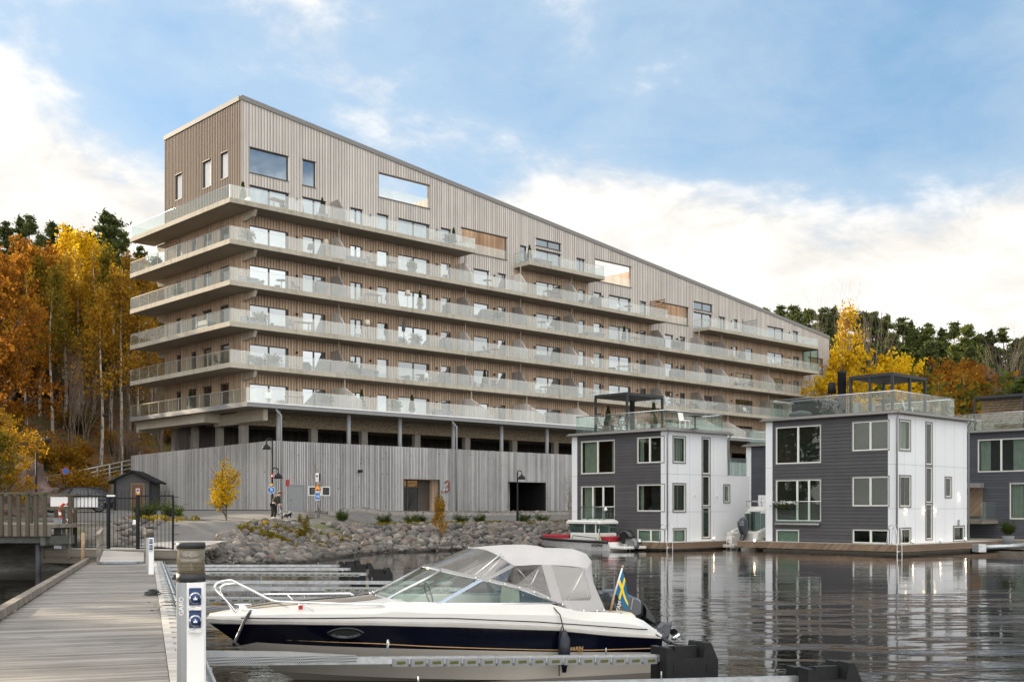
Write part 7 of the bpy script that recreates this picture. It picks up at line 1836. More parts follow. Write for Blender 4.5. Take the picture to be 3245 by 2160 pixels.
for a, c_ in zip(pts[:-1], pts[1:]):
    L = (c_-a).length; t_ = (c_-a)/L; n_ = Vector((-t_.y, t_.x)); k = 0.0
    while k < L:
        d = -0.5
        while d < 6.4:
            q = a + t_*(k+rng.uniform(-.15,.15)) + n_*(d+rng.uniform(-.15,.15)); cand.append((q.x, q.y, rng.choice((0.22, 0.27, 0.32, 0.38, 0.46, 0.62)))); d += rng.uniform(0.22, 0.34)
        k += 0.28
P_ = np.array([(c_[0], c_[1]) for c_ in cand]); sd_ = shore_d(P_); ok = (sd_ > -0.9) & (sd_ < 6.3) & ~_inside(P_, LOT) & ~_inside(P_, [tuple(G0.to_2d()), tuple(G1.to_2d()), (G1.x-0.5, G1.y-3), (G0.x-1, G0.y-3)])
sh_ = (P_[:, 0] < 9); ok &= sh_
cand = [c_ for c_, k in zip(cand, ok) if k]; cand.sort(key=lambda c_: c_[1])
cz = heights([(c_[0], c_[1]) for c_ in cand]); near = []; rest = MB(); placed = 0
for (x, y, s_), z in zip(cand, cz):
    s_ *= 0.82 if x < -11.5 else 1.0; i = rng.randrange(9); M_ = Matrix.Translation((x, y, z+0.12*s_)) @ Matrix.Rotation(rng.uniform(0, 6.28), 4, 'Z') @ Matrix.Rotation(rng.uniform(-.4, .4), 4, 'X') @ Matrix.Diagonal((s_, s_, s_, 1))
    front = x > -19.5
    if placed < 300 and front:
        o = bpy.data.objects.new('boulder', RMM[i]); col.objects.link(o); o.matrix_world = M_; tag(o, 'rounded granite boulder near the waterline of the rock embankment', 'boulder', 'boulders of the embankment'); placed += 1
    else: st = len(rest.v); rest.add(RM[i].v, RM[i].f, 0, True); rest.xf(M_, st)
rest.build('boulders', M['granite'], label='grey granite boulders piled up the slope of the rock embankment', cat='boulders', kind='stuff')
b = MB(); m_ = pmat('dark_stone', (0.10, 0.098, 0.095), 0.9, var=0.5, scale=4)
for s_ in np.arange(3.5, 56, 0.30):
    for q in np.arange(4.9, 6.9, 0.30):
        p = bworld(s_+rng.uniform(-.1,.1), -q+rng.uniform(-.1,.1)); r = RM[rng.randrange(9)]; st = len(b.v); b.add(r.v, r.f, 0, True)
        b.xf(Matrix.Translation((p.x, p.y, hgt(p.x, p.y)+0.03)) @ Matrix.Rotation(rng.uniform(0, 6.28), 4, 'Z') @ Matrix.Scale(rng.uniform(0.28, 0.5), 4), st)
for k in range(90):
    p = ray(455+rng.uniform(-60, 130), 1610, 60.5+rng.uniform(-1.2, 1.2)); r = RM[rng.randrange(9)]; st = len(b.v); b.add(r.v, r.f, 0, True); b.xf(Matrix.Translation((p.x, p.y, hgt(p.x, p.y)+0.05)) @ Matrix.Rotation(rng.uniform(0, 6.28), 4, 'Z') @ Matrix.Scale(rng.uniform(0.25, 0.5), 4), st)
b.build('gravel', M['granite'], label='dark broken stones of the planting strip along the garage wall', cat='stones', kind='stuff')
# rock outcrop on the left
b = MB(); b.ball((0, 0, 0), 1.0, 40, 24); b.v = [tuple(Vector(p)*(1+0.30*mnoise.fractal(Vector(p)*1.7, 0.6, 2.0, 5)+0.10*mnoise.noise(Vector(p)*6))) for p in b.v]
m, t, bs_ = nmat('outcrop_rock'); P2 = t.new('ShaderNodeTexCoord').outputs['Object']; n_ = t.noise(P2, 2.5, 8, 0.7); t.put(bs_.inputs['Base Color'], t.ramp(n_, [(0.3, (0.05, 0.035, 0.03)), (0.55, (0.15, 0.10, 0.085)), (0.75, (0.24, 0.19, 0.17))])); bs_.inputs['Roughness'].default_value = 0.95
bp = t.new('ShaderNodeBump', i_Strength=0.8, i_Distance=0.12); t.put(bp.inputs['Height'], n_); t.put(bs_.inputs['Normal'], bp)
o = b.build('rock_outcrop', M['outcrop_rock'], label='reddish brown bedrock outcrop behind the boardwalk at the left', cat='rock'); o.location = (-31.5, 63, 2.2); o.scale = (5.5, 4, 3.2)
# ------------------------------------------------------------------ street lamps, signs, shed, car
def lamp(px, pyb, pyt, Y, z0, label, arms=((1, 0.0),), head=0.75):
    p = ray(px, pyb, Y); H = ray(px, pyt, Y).z; r = empty('street_lamp', (p.x, p.y, z0), 0, label, 'street lamp', 'black arched street lamps'); h = H - z0
    b = MB(); b.lathe([(0.085, 0), (0.085, 1.3), (0.055, 1.36), (0.05, h-0.45)], 0, 0, 10); b.build('post', M['black_paint'], r)
    for sg, dz in arms:
        a_ = MB(); R = head/2; zt = h-0.45-dz
        a_.tube([(0, 0, zt-0.1)] + [(sg*(R-R*math.cos(t)), 0, zt+R*1.05*math.sin(t)) for t in np.linspace(0, math.pi, 9)] + [(sg*head, 0, zt-0.12)], 0.034, 7); ao = a_.build('arm', M['black_paint'], r)
        c = MB(); c.lathe([(0.27, zt-0.46), (0.26, zt-0.38), (0.20, zt-0.26), (0.10, zt-0.19), (0.05, zt-0.12)], sg*head, 0, 14); co = c.build('lamp_shade', M['black_paint'], ao)
    return r
def gz_at(px, Y): p = ray(px, 1610, Y); return hgt(p.x, p.y)
lamp(115, 1640, 1346, 60, 1.75, 'black arched street lamp in front of the yellow tree at the left', head=0.52)
lamp(351, 1436, 1290, 108, ray(351, 1440, 108).z, 'tall dark street lamp on the slope behind the shed', arms=((-1, 0.0),), head=0.5)
L3 = lamp(863, 1640, 1375, 66.5, gz_at(863, 66.5), 'black street lamp with two arms at different heights by the walking person', arms=((-1, 0.0), (1, 1.75)), head=0.36)
L4 = lamp(1640, 1642, 1477, 78, gz_at(1640, 78)-0.2, 'black arched street lamp in front of the dark garage opening', head=0.3)
def disc(b, r, y0, y1, cz, seg=24, mi=0):
    b.prism([(r*math.cos(a), cz+r*math.sin(a)) for a in np.linspace(0, 2*math.pi, seg, endpoint=False)], y1-y0, 'y', y0, mi)
p = ray(861, 1552, 66.2); s_ = empty('road_sign', (p.x, p.y-0.12, p.z), 0, 'round blue sign with white pedestrian and bicycle symbols on the lamp post', 'sign')
b = MB(); disc(b, 0.22, -0.012, 0.012, 0); b.build('plate', M['sign_white'], s_); b = MB(); disc(b, 0.20, -0.018, -0.0125, 0); pl2 = b.build('face', M['sign_blue'], s_)
b = MB(); b.ball((-0.015, -0.02, 0.125), 0.022, 8, 5); b.prism([(-0.045, 0.02), (0.015, 0.02), (0.02, 0.095), (-0.05, 0.095)], 0.004, 'y', -0.023); b.prism([(0.03, 0.0), (0.085, 0.0), (0.085, 0.06), (0.03, 0.06)], 0.004, 'y', -0.023)
for x in (-0.07, 0.07):
    b.tube([(x+0.035*math.cos(a), -0.021, -0.09+0.035*math.sin(a)) for a in np.linspace(0, 6.283, 11)], 0.006, 4)
b.tube([(-0.07, -0.021, -0.09), (-0.03, -0.021, -0.04), (0.045, -0.021, -0.045), (0.07, -0.021, -0.09)], 0.006, 4); b.build('symbol', M['sign_white'], pl2)
p = ray(863, 1506, 66.2); b = MB(); b.box(-0.095, 0.095, -0.13, -0.11, -0.11, 0.11); b.box(-0.05, 0.05, -0.134, -0.1305, -0.06, 0.0, 1); b.box(-0.02, 0.02, -0.134, -0.1305, 0.0, 0.05, 1); b.build('notice_sign', [M['red_paint'], M['sign_white']], None, p, label='small red notice on the two armed lamp post above the round sign', cat='sign')
p = ray(861, 1535, 66.2); b = MB(); b.box(-0.07, 0.09, -0.13, -0.11, -0.05, 0.07); b.build('notice_sign', M['sign_yellow'], None, p, label='small yellow notice tucked behind the round blue sign', cat='sign')
p = ray(1006.5, 1620, 71); z0 = hgt(p.x, p.y); rs_ = empty('road_sign', (p.x, p.y, z0), 0, 'sign post with red and yellow bump triangle over a blue ten sign', 'sign')
zz = lambda py: ray(1006, py, 71).z - z0
MB().lathe([(0.03, -0.2), (0.03, zz(1500))], 0, 0.04, 8).build('post', M['galvanised'], rs_)
b = MB(); zc = zz(1544); r = 0.235
def tri(r, c): return [(0+r*math.sin(a), c+r*math.cos(a)) for a in (0, 2.094, 4.189)]
b.prism(tri(0.29, zz(1546)), 0.02, 'y', -0.02); to = b.build('warning_triangle', M['red_paint'], rs_); b = MB(); b.prism(tri(0.20, zz(1546)), 0.004, 'y', -0.0245); fo = b.build('face', M['sign_yellow'], to)
c0 = zz(1551); b = MB(); b.prism([(-0.10, c0-0.02), (0.10, c0-0.02), (0.10, c0), (0.045, c0+0.045), (-0.045, c0+0.045), (-0.10, c0)], 0.004, 'y', -0.029); b.build('symbol', M['sign_black'], fo)
za_, zb2 = zz(1584), zz(1559.5); b = MB(); b.box(-0.165, 0.165, -0.02, 0.0, za_, zb2); to = b.build('speed_plate', M['sign_white'], rs_); b = MB(); b.box(-0.145, 0.145, -0.0245, -0.0205, za_+0.03, zb2-0.02); fo = b.build('face', M['sign_blue'], to)
text_obj('lettering', '10', 0.2, upright(0, -0.03, (za_+zb2)/2-0.01), M['sign_white'], fo, 0.002, 0.004)
text_obj('lettering', 'Rek.', 0.07, upright(0, -0.03, zb2-0.07), M['sign_white'], fo, 0.002); text_obj('lettering', 'km/tim', 0.07, upright(0, -0.03, za_+0.07), M['sign_white'], fo, 0.002)
b = MB(); b.box(-0.13, 0.09, -0.02, 0.0, zz(1525), zz(1498)); b.box(0.0905, 0.18, -0.06, 0.06, zz(1524), zz(1499), 1); b.box(-0.09, 0.02, -0.024, -0.0205, zz(1511), zz(1504), 1); to = b.build('parking_plate', [M['sign_white'], M['sign_black']], rs_)
b = MB(); zq = zz(1518); b.tube([(-0.03+0.05*math.cos(a), -0.024, zq+0.05*math.sin(a)) for a in np.linspace(0, 6.283, 13)], 0.008, 4); b.build('symbol', M['sign_black'], to)
# shed
p = ray(362, 1617, 84.5); sh_ = empty('shed', (p.x, p.y, hgt(p.x, p.y)-0.05), rad(7), 'small dark grey gabled shed with a brown door behind the gate', 'shed')
W_, D_, H_, R_ = 2.75, 3.4, 2.30, 2.98
pmat('shed_grey', (0.085, 0.085, 0.085), 0.8, var=0.1); pmat('door_brown', (0.13, 0.065, 0.035), 0.6)
b = MB(); b.prism([(0, 0), (W_, 0), (W_, H_), (W_/2, R_), (0, H_)], D_, 'y', 0.0); wo = b.build('wall', M['shed_grey'], sh_)
b = MB(); x = 0.1
while x < W_: b.box(x, x+0.03, -0.02, -0.001, 0.1, H_ + (R_-H_)*(1-abs(x-W_/2)/(W_/2)) - 0.1); x += 0.17
b.build('battens', M['shed_grey'], wo); b = MB(); b.box(-0.03, 0.16, -0.03, -0.021, 0, H_); b.box(W_-0.16, W_+0.03, -0.03, -0.021, 0, H_); b.build('corner_boards', M['black_paint'], wo)
b = MB()
for sg in (0, 1):
    xa_, xb_ = (-0.42, W_/2) if sg == 0 else (W_+0.42, W_/2); zl = H_-0.42*(R_-H_)/(W_/2)
    b.add([(xa_,-0.35,zl+0.03),(xb_,-0.35,R_+0.03),(xb_,D_+0.3,R_+0.03),(xa_,D_+0.3,zl+0.03),(xa_,-0.35,zl+0.17),(xb_,-0.35,R_+0.17),(xb_,D_+0.3,R_+0.17),(xa_,D_+0.3,zl+0.17)], [(0,3,2,1),(4,5,6,7),(0,1,5,4),(2,3,7,6),(3,0,4,7)])
b.build('roof', M['black_paint'], sh_)
b = MB(); x0 = 0.98*W_/2-0.02; b.box(x0-0.1, x0+0.92, -0.06, -0.021, 0.05, 2.15); do = b.build('door_frame', M['timber_brown'], sh_); b = MB(); b.box(x0, x0+0.82, -0.09, -0.061, 0.08, 2.06); do = b.build('door', M['door_brown'], sh_)
b = MB(); b.box(x0+0.28, x0+0.56, -0.1, -0.0905, 1.0, 1.75); po = b.build('notice', M['sign_white'], do); b = MB(); b.prism([(x0+0.42+0.11*math.cos(a), 1.6+0.11*math.sin(a)) for a in np.linspace(0, 6.28, 16, endpoint=False)], 0.003, 'y', -0.1035); b.build('no_parking_mark', pmat('notice_mauve', (0.32, 0.10, 0.18), 0.6), po); b = MB(); b.box(x0+0.29, x0+0.55, -0.1035, -0.1005, 1.2, 1.42); b.build('yellow_field', M['sign_yellow'], po)
# retaining wall with railing behind the shed
A, B_ = ray(110, 1540, 99), ray(424, 1500, 101); dd = (B_-A).to_2d(); rl = dd.length; ra = math.atan2(dd.y, dd.x)
rw = empty('retaining_wall', (A.x, A.y, 0), ra, 'concrete retaining wall with grey pipe railing climbing behind the shed', 'wall')
zt = lambda x: 3.9 + 1.9*x/rl
b = MB(); b.prism([(0, 1.5), (rl, 1.5), (rl, zt(rl)), (0, zt(0))], 0.4, 'y', 0.0); b.build('wall', M['concrete'], rw)
b = MB()
for q in range(9): x = rl*q/8; b.box(x-0.06, x+0.06, 0.1, 0.2, zt(x), zt(x)+1.1)
for dz in (0.3, 0.65, 1.05): b.tube([(0, 0.1, zt(0)+dz), (rl, 0.1, zt(rl)+dz)], 0.06, 6)
b.build('railing', M['galvanised'], rw)
p = ray(208, 1560, 92); b = MB(); b.lathe([(0.04, -1.5), (0.04, 0.6)], 0, 0, 8); s_ = empty('road_sign', (p.x, p.y, p.z+0.3), rad(20), 'round no parking sign on a thin post near the retaining wall', 'sign'); b.build('post', M['black_paint'], s_)
q = ray(216, 1492, 92); b = MB(); disc(b, 0.32, -0.06, -0.04, q.z-p.z-0.3); fo = b.build('plate', M['red_paint'], s_); b = MB(); disc(b, 0.25, -0.066, -0.0605, q.z-p.z-0.3); b.build('face', M['sign_blue'], fo)
# dark car on the drive
Cc = ray(238, 1632, 72); zc0 = hgt(Cc.x, Cc.y); car = empty('parked_car', (Cc.x, Cc.y, zc0+0.03), rad(180+22), 'dark blue black car parked behind the white sign at the gate', 'car')
pmat('car_paint', (0.006, 0.007, 0.011), 0.2, spec=0.4, coat=0.2)
b = MB(); prof = lambda s_: None
ST = [(-2.33, 0.62, 0.40, 0.86, 0.90), (-2.25, 0.84, 0.30, 0.98, 1.02), (-1.6, 0.93, 0.26, 1.02, 1.06), (-0.5, 0.95, 0.26, 1.0, 1.02), (0.75, 0.95, 0.26, 0.98, 1.0), (1.5, 0.93, 0.26, 0.93, 0.97), (2.1, 0.84, 0.30, 0.80, 0.86), (2.33, 0.60, 0.38, 0.68, 0.72)]
R = []
for x, w, z0, z1, zt_ in ST: R.append([(x,-w*0.9,z0),(x,-w,z0+0.12),(x,-w,z1-0.12),(x,-w*0.88,z1),(x,0,zt_),(x,w*0.88,z1),(x,w,z1-0.12),(x,w,z0+0.12),(x,w*0.9,z0)])
b.loft(R, 0, closed=True, caps=True); body = b.build('body', M['car_paint'], car)
R = []
for x, w, z in ((-2.1, 0.70, 1.06), (-1.75, 0.70, 1.48), (-0.9, 0.68, 1.63), (0.1, 0.66, 1.62), (0.55, 0.64, 1.48), (1.25, 0.72, 1.02)): R.append([(x,-0.86,0.98),(x,-w,z-0.06),(x,-w*0.8,z),(x,w*0.8,z),(x,w,z-0.06),(x,0.86,0.98)])
b = MB(); b.loft(R, 0, caps=True); b.build('window', M['car_glass'], car)
b = MB(); R = [[(x,-w,z),(x,-w*0.6,z+0.03),(x,w*0.6,z+0.03),(x,w,z)] for x, w, z in ((-1.9,0.66,1.5),(-0.9,0.62,1.64),(0.1,0.60,1.63),(0.45,0.58,1.54))]; b.loft(R)
for sg in (1, -1):
    for x0, x1 in ((-0.75, -0.78), (0.2, 0.5)): b.tube([(x0, sg*0.69, 1.58), (x1, sg*0.86, 1.0)], 0.035, 5)
b.build('roof', M['car_paint'], car)
for sg in (1, -1):
    for x in (-1.42, 1.42):
        w_ = MB(); w_.lathe([(0.25, -0.12), (0.36, -0.11), (0.37, 0.0), (0.36, 0.11), (0.25, 0.12)], 0, 0, 20); w_.xf(Matrix.Translation((x, sg*0.84, 0.37)) @ Matrix.Rotation(rad(90), 4, 'X')); wo = w_.build('wheel', M['black_rubber'], car)
        w_ = MB()
        for k in range(5): a = k*1.2566; w_.tube([(0.03*math.cos(a), 0.03*math.sin(a), 0.13), (0.24*math.cos(a), 0.24*math.sin(a), 0.125)], 0.03, 5)
        w_.tube([(0.245*math.cos(a), 0.245*math.sin(a), 0.122) for a in np.linspace(0, 6.283, 21)], 0.015, 5); w_.xf(Matrix.Translation((x, sg*0.84, 0.37)) @ Matrix.Rotation(rad(90)*(-sg), 4, 'X')); w_.build('rim', M['motor_silver'], wo)
    b = MB(); b.box(-2.31, -2.2, sg*0.55-0.2, sg*0.55+0.2, 0.82, 0.93); b.build('tail_lamp', M['red_paint'], car); b = MB(); b.box(2.1, 2.26, sg*0.6-0.16, sg*0.6+0.16, 0.66, 0.76); b.build('headlight', M['chrome'], car)
# ------------------------------------------------------------------ person bending over a dog
def skin_mesh(name, joints, edges, mat, parent, sub=1):
    me = bpy.data.meshes.new(name); me.from_pydata([j[0] for j in joints], edges, []); o = bpy.data.objects.new(name, me); col.objects.link(o)
    md = o.modifiers.new('skin', 'SKIN'); sv = me.skin_vertices[0].data
    for v_, j in zip(sv, joints): v_.radius = (j[1], j[2] if len(j) > 2 else j[1])
    sv[0].use_root = True
    s_ = o.modifiers.new('smooth', 'SUBSURF'); s_.levels = sub; s_.render_levels = sub
    dg = bpy.context.evaluated_depsgraph_get(); m2 = bpy.data.meshes.new_from_object(o.evaluated_get(dg)); bpy.data.objects.remove(o)
    m2.materials.clear(); m2.materials.append(mat)
    for pol in m2.polygons: pol.use_smooth = True
    n = bpy.data.objects.new(name, m2); col.objects.link(n); parent_to(n, parent); return n
P_ = ray(873, 1644, 64.5); pg = hgt(P_.x, P_.y); pe = empty('person', (P_.x, P_.y, pg), 0, 'person in dark green jacket and black trousers leaning forward over a small dog', 'person')
# one continuous body: pelvis, spine, head, arms with hands, legs with feet (facing +x, knees slightly bent)
J = [((-0.10,0,0.86),0.125,0.15), ((-0.04,0,1.02),0.12,0.15), ((0.06,0,1.18),0.12,0.165), ((0.15,0,1.32),0.10,0.16), ((0.21,0,1.40),0.055,0.06), ((0.28,0,1.47),0.075,0.07), ((0.34,0,1.52),0.09,0.078), ((0.37,0,1.565),0.075,0.068),
     ((0.15,0.17,1.30),0.065), ((0.16,0.20,1.06),0.048), ((0.27,0.16,0.88),0.036), ((0.32,0.15,0.80),0.034,0.02), ((0.35,0.15,0.73),0.012,0.012),
     ((0.15,-0.17,1.30),0.065), ((0.14,-0.21,1.06),0.048), ((0.22,-0.19,0.86),0.036), ((0.25,-0.18,0.78),0.034,0.02), ((0.27,-0.18,0.71),0.012,0.012),
     ((-0.07,0.10,0.78),0.10), ((0.0,0.12,0.46),0.066), ((-0.08,0.12,0.10),0.046), ((-0.02,0.12,0.045),0.042), ((0.09,0.13,0.035),0.035,0.045),
     ((-0.13,-0.10,0.78),0.10), ((-0.10,-0.12,0.46),0.066), ((-0.22,-0.12,0.10),0.046), ((-0.16,-0.12,0.045),0.042), ((-0.05,-0.13,0.035),0.035,0.045)]
E = [(0,1),(1,2),(2,3),(3,4),(4,5),(5,6),(6,7),(3,8),(8,9),(9,10),(10,11),(11,12),(3,13),(13,14),(14,15),(15,16),(16,17),(0,18),(18,19),(19,20),(20,21),(21,22),(0,23),(23,24),(24,25),(25,26),(26,27)]
for hand, s_ in ((11, 1), (16, -1)):           # four more fingers and a thumb on each palm
    bx, by, bz_ = J[hand][0]
    for k, (dx, dy, dz) in enumerate(((0.05, 0.02*s_, -0.065), (0.015, -0.012*s_, -0.078), (-0.005, -0.022*s_, -0.065), (0.05, -0.03*s_, -0.02))):
        J.append(((bx+dx, by+dy, bz_+dz), 0.010)); E.append((hand, len(J)-1))
body = skin_mesh('body', J, E, M['skin'], pe)
def scaled(ids, gr): return [(J[i][0], *[r_+gr for r_ in J[i][1:]]) for i in ids]
def sub_edges(ids): return [(ids.index(a), ids.index(b)) for a, b in E if a in ids and b in ids]
ids = [0,1,2,3,8,9,10,13,14,15]; skin_mesh('jacket', scaled(ids, 0.025), sub_edges(ids), M['green_jacket'], pe)
ids = [0,18,19,20,23,24,25]; skin_mesh('trousers', scaled(ids, 0.024), sub_edges(ids), M['black_trousers'], pe)
b = MB(); b.ball((0.30, 0, 1.545), 0.118, 12, 8, sc_=(1.0, 0.88, 0.95)); b.tube([(0.22, 0, 1.54), (0.16, 0, 1.50), (0.13, 0, 1.42)], [0.06, 0.05, 0.02], 8); b.build('hair', M['hair'], pe)
b = MB(); b.ball((0.455, 0, 1.50), 0.018, 6, 4, sc_=(1, 0.7, 1.2)); b.build('nose', M['skin'], pe)
for s_ in (1, -1): b = MB(); b.ball((0.435, 0.032*s_, 1.535), 0.010, 6, 4); b.build('eye', M['sign_black'], pe)
for x, y in ((0.02, 0.125), (-0.12, -0.125)): b = MB(); b.bbox(x-0.11, x+0.14, y-0.05, y+0.05, 0.0, 0.085, 0.03); b.build('shoe', M['sign_white'], pe)
D_ = ray(908, 1645, 64.3); dg_ = empty('dog', (D_.x, D_.y, hgt(D_.x, D_.y)), 0, 'small shaggy black and white dog standing in front of the person', 'dog')
J2 = [((-0.20,0,0.27),0.085,0.08), ((-0.05,0,0.28),0.09,0.085), ((0.12,0,0.29),0.10,0.09), ((0.20,0,0.36),0.065), ((0.27,0,0.41),0.075,0.07), ((0.37,0,0.385),0.04), ((0.42,0,0.375),0.028),
      ((-0.22,0.06,0.22),0.05), ((-0.26,0.065,0.12),0.03), ((-0.24,0.065,0.02),0.028), ((-0.22,-0.06,0.22),0.05), ((-0.26,-0.065,0.12),0.03), ((-0.24,-0.065,0.02),0.028),
      ((0.14,0.06,0.20),0.045), ((0.14,0.06,0.10),0.03), ((0.15,0.06,0.02),0.028), ((0.14,-0.06,0.20),0.045), ((0.14,-0.06,0.10),0.03), ((0.15,-0.06,0.02),0.028), ((-0.30,0,0.33),0.035), ((-0.38,0,0.42),0.03), ((-0.36,0,0.48),0.015), ((0.25,0.075,0.44),0.02), ((0.25,0.10,0.37),0.018), ((0.25,-0.075,0.44),0.02), ((0.25,-0.10,0.37),0.018)]
E2 = [(0,1),(1,2),(2,3),(3,4),(4,5),(5,6),(0,7),(7,8),(8,9),(0,10),(10,11),(11,12),(2,13),(13,14),(14,15),(2,16),(16,17),(17,18),(0,19),(19,20),(20,21),(4,22),(22,23),(4,24),(24,25)]
m, t, bs_ = nmat('dog_fur'); P3 = t.new('ShaderNodeTexCoord').outputs['Object']; n_ = t.noise(P3, 5.0, 2, 0.5); t.put(bs_.inputs['Base Color'], t.ramp(n_, [(0.47, (0.012, 0.012, 0.012)), (0.54, (0.55, 0.53, 0.50))])); bs_.inputs['Roughness'].default_value = 0.95
skin_mesh('body', J2, E2, M['dog_fur'], dg_)
rs = np.random.RandomState(3); vv = np.array([J2[i][0] for i in (0,1,2,3,4,7,10,13,16,20)]); i = rs.randint(0, len(vv), 420); o = bpy.data.objects.new('coat', leaves('coat', vv[i]+rs.normal(size=(420,3))*0.05, 0.05, M['dog_fur'], rs, 1.0, 2.6)); col.objects.link(o); parent_to(o, dg_)
# ------------------------------------------------------------------ balcony furniture
PR_ = {}
def proto_thing(kind):
    if kind in PR_: return PR_[kind]
    parts = []
    def pt(b, name, mat): parts.append((b.mesh(name, M[mat]), name, []))
    if kind in ('dark chair', 'white chair'):
        m_ = 'wicker' if kind[0] == 'd' else 'furniture_white'
        b = MB(); b.bbox(-0.24, 0.24, -0.24, 0.24, 0.40, 0.46, 0.02); pt(b, 'seat', m_); b = MB(); b.add([(-0.23,0.22,0.47),(0.23,0.22,0.47),(0.22,0.32,0.92),(-0.22,0.32,0.92),(-0.23,0.26,0.47),(0.23,0.26,0.47),(0.22,0.36,0.92),(-0.22,0.36,0.92)], [(0,1,2,3),(5,4,7,6),(3,2,6,7),(0,3,7,4),(1,5,6,2)]); pt(b, 'backrest', m_)
        for x in (-0.2, 0.2):
            for y in (-0.2, 0.2): b = MB(); b.box(x-0.02, x+0.02, y-0.02, y+0.02, 0, 0.40); pt(b, 'leg', m_)
    elif kind == 'round table':
        b = MB(); b.lathe([(0.42, 0.70), (0.42, 0.735)], 0, 0, 18); pt(b, 'table_top', 'wicker'); b = MB(); b.lathe([(0.22, 0), (0.22, 0.03), (0.03, 0.05), (0.03, 0.70)], 0, 0, 10); pt(b, 'stand', 'black_paint')
    elif kind == 'wooden table':
        b = MB(); b.box(-0.7, 0.7, -0.38, 0.38, 0.70, 0.74); pt(b, 'table_top', 'teak')
        for x in (-0.62, 0.62):
            for y in (-0.3, 0.3): b = MB(); b.box(x-0.03, x+0.03, y-0.03, y+0.03, 0, 0.699); pt(b, 'leg', 'teak')
    elif kind in ('conifer planter', 'leafy planter', 'cypress pot'):
        if kind == 'cypress pot': b = MB(); b.lathe([(0.16, 0), (0.22, 0.4), (0.2, 0.41)], 0, 0, 12)
        else: b = MB(); b.bbox(-0.45, 0.45, -0.2, 0.2, 0, 0.45, 0.02)
        pt(b, 'pot', 'pot_grey'); rs = np.random.RandomState(len(kind)); n = 900
        if kind == 'leafy planter': C = rs.normal(size=(n, 3))*np.array([0.28, 0.16, 0.18])+np.array([0, 0, 0.68]); me = leaves('foliage', C, 0.09, M['leaf_green'], rs)
        else: z = rs.rand(n); a = rs.rand(n)*6.28; r_ = (0.26*(1-z)+0.03)*np.sqrt(rs.rand(n)); C = np.column_stack([r_*np.cos(a), r_*np.sin(a), 0.45+1.25*z]); me = leaves('foliage', C, 0.09, M['needle_dark'], rs, -1, 1.8)
        parts.append((me, 'foliage', []))
    elif kind == 'covered grill':
        b = MB(); b.loft([[(-0.5,-0.28,0),(0.5,-0.28,0),(0.5,0.28,0),(-0.5,0.28,0)],[(-0.52,-0.3,0.75),(0.52,-0.3,0.75),(0.52,0.3,0.75),(-0.52,0.3,0.75)],[(-0.3,-0.22,1.12),(0.3,-0.22,1.12),(0.3,0.22,1.12),(-0.3,0.22,1.12)]], 0, closed=True, sm=False, caps=True); pt(b, 'cover', 'cover_grey')
    elif kind == 'sofa':
        b = MB(); b.bbox(-0.85, 0.85, -0.36, 0.36, 0.05, 0.36, 0.04); pt(b, 'seat', 'furniture_grey'); b = MB(); b.bbox(-0.85, 0.85, 0.22, 0.40, 0.361, 0.75, 0.04); pt(b, 'backrest', 'furniture_grey')
        for x in (-0.92, 0.78): b = MB(); b.bbox(x, x+0.14, -0.36, 0.40, 0.37, 0.58, 0.03); pt(b, 'armrest', 'furniture_grey')
    elif kind == 'closed parasol':
        b = MB(); b.lathe([(0.25, 0), (0.25, 0.06), (0.025, 0.07), (0.025, 2.35)], 0, 0, 12); pt(b, 'pole', 'black_paint'); b = MB(); b.lathe([(0.05, 1.05), (0.14, 1.2), (0.16, 1.5), (0.09, 1.62), (0.14, 1.85), (0.06, 2.2), (0.02, 2.34)], 0, 0, 10); pt(b, 'canopy', 'cover_grey')
    elif kind == 'floor lamp':
        b = MB(); b.lathe([(0.17, 0), (0.17, 0.03), (0.02, 0.04), (0.02, 1.25)], 0, 0, 10); pt(b, 'stand', 'black_paint'); b = MB(); b.lathe([(0.27, 1.2), (0.18, 1.62)], 0, 0, 14); pt(b, 'lamp_shade', 'lamp_shade')
    elif kind == 'deck chair':
        b = MB()
        for i in range(6): b.box(-0.24, 0.24, -0.25+i*0.085, -0.19+i*0.085, 0.42, 0.44)
        pt(b, 'seat', 'teak'); b = MB()
        for i in range(6): z = 0.5+i*0.08; y = 0.27+i*0.03; b.box(-0.24, 0.24, y, y+0.02, z, z+0.06)
        for x in (-0.25, 0.24): b.tube([(x, 0.24, 0.42), (x, 0.45, 0.98)], 0.016, 4)
        pt(b, 'backrest', 'teak')
        for x in (-0.26, 0.25):
            b = MB(); b.tube([(x, -0.26, 0), (x, 0.3, 0.46)], 0.018, 4); b.tube([(x, 0.26, 0), (x, -0.24, 0.44)], 0.018, 4); pt(b, 'leg', 'teak')
    elif kind == 'globe lamp':
        b = MB(); b.ball((0, 0, 0.27), 0.27, 16, 10); pt(b, 'globe', 'furniture_white'); b = MB(); b.lathe([(0.12, 0), (0.1, 0.03)], 0, 0, 10); pt(b, 'foot', 'furniture_grey')
    PR_[kind] = parts; return parts
NAME = {'dark chair': 'balcony_chair', 'white chair': 'balcony_chair', 'round table': 'balcony_table', 'wooden table': 'balcony_table', 'conifer planter': 'planter', 'leafy planter': 'planter', 'cypress pot': 'planter', 'covered grill': 'covered_grill', 'sofa': 'outdoor_sofa', 'closed parasol': 'parasol', 'floor lamp': 'outdoor_lamp', 'deck chair': 'deck_chair', 'globe lamp': 'outdoor_lamp'}
CAT = {k: v.split('_')[-1] for k, v in NAME.items()}
def put(kind, loc, rz, label, group):
    r = empty(NAME[kind], loc, rz, label, CAT[kind], group)
    for me, nm, _ in proto_thing(kind): o = bpy.data.objects.new(nm, me); col.objects.link(o); parent_to(o, r)
    return r
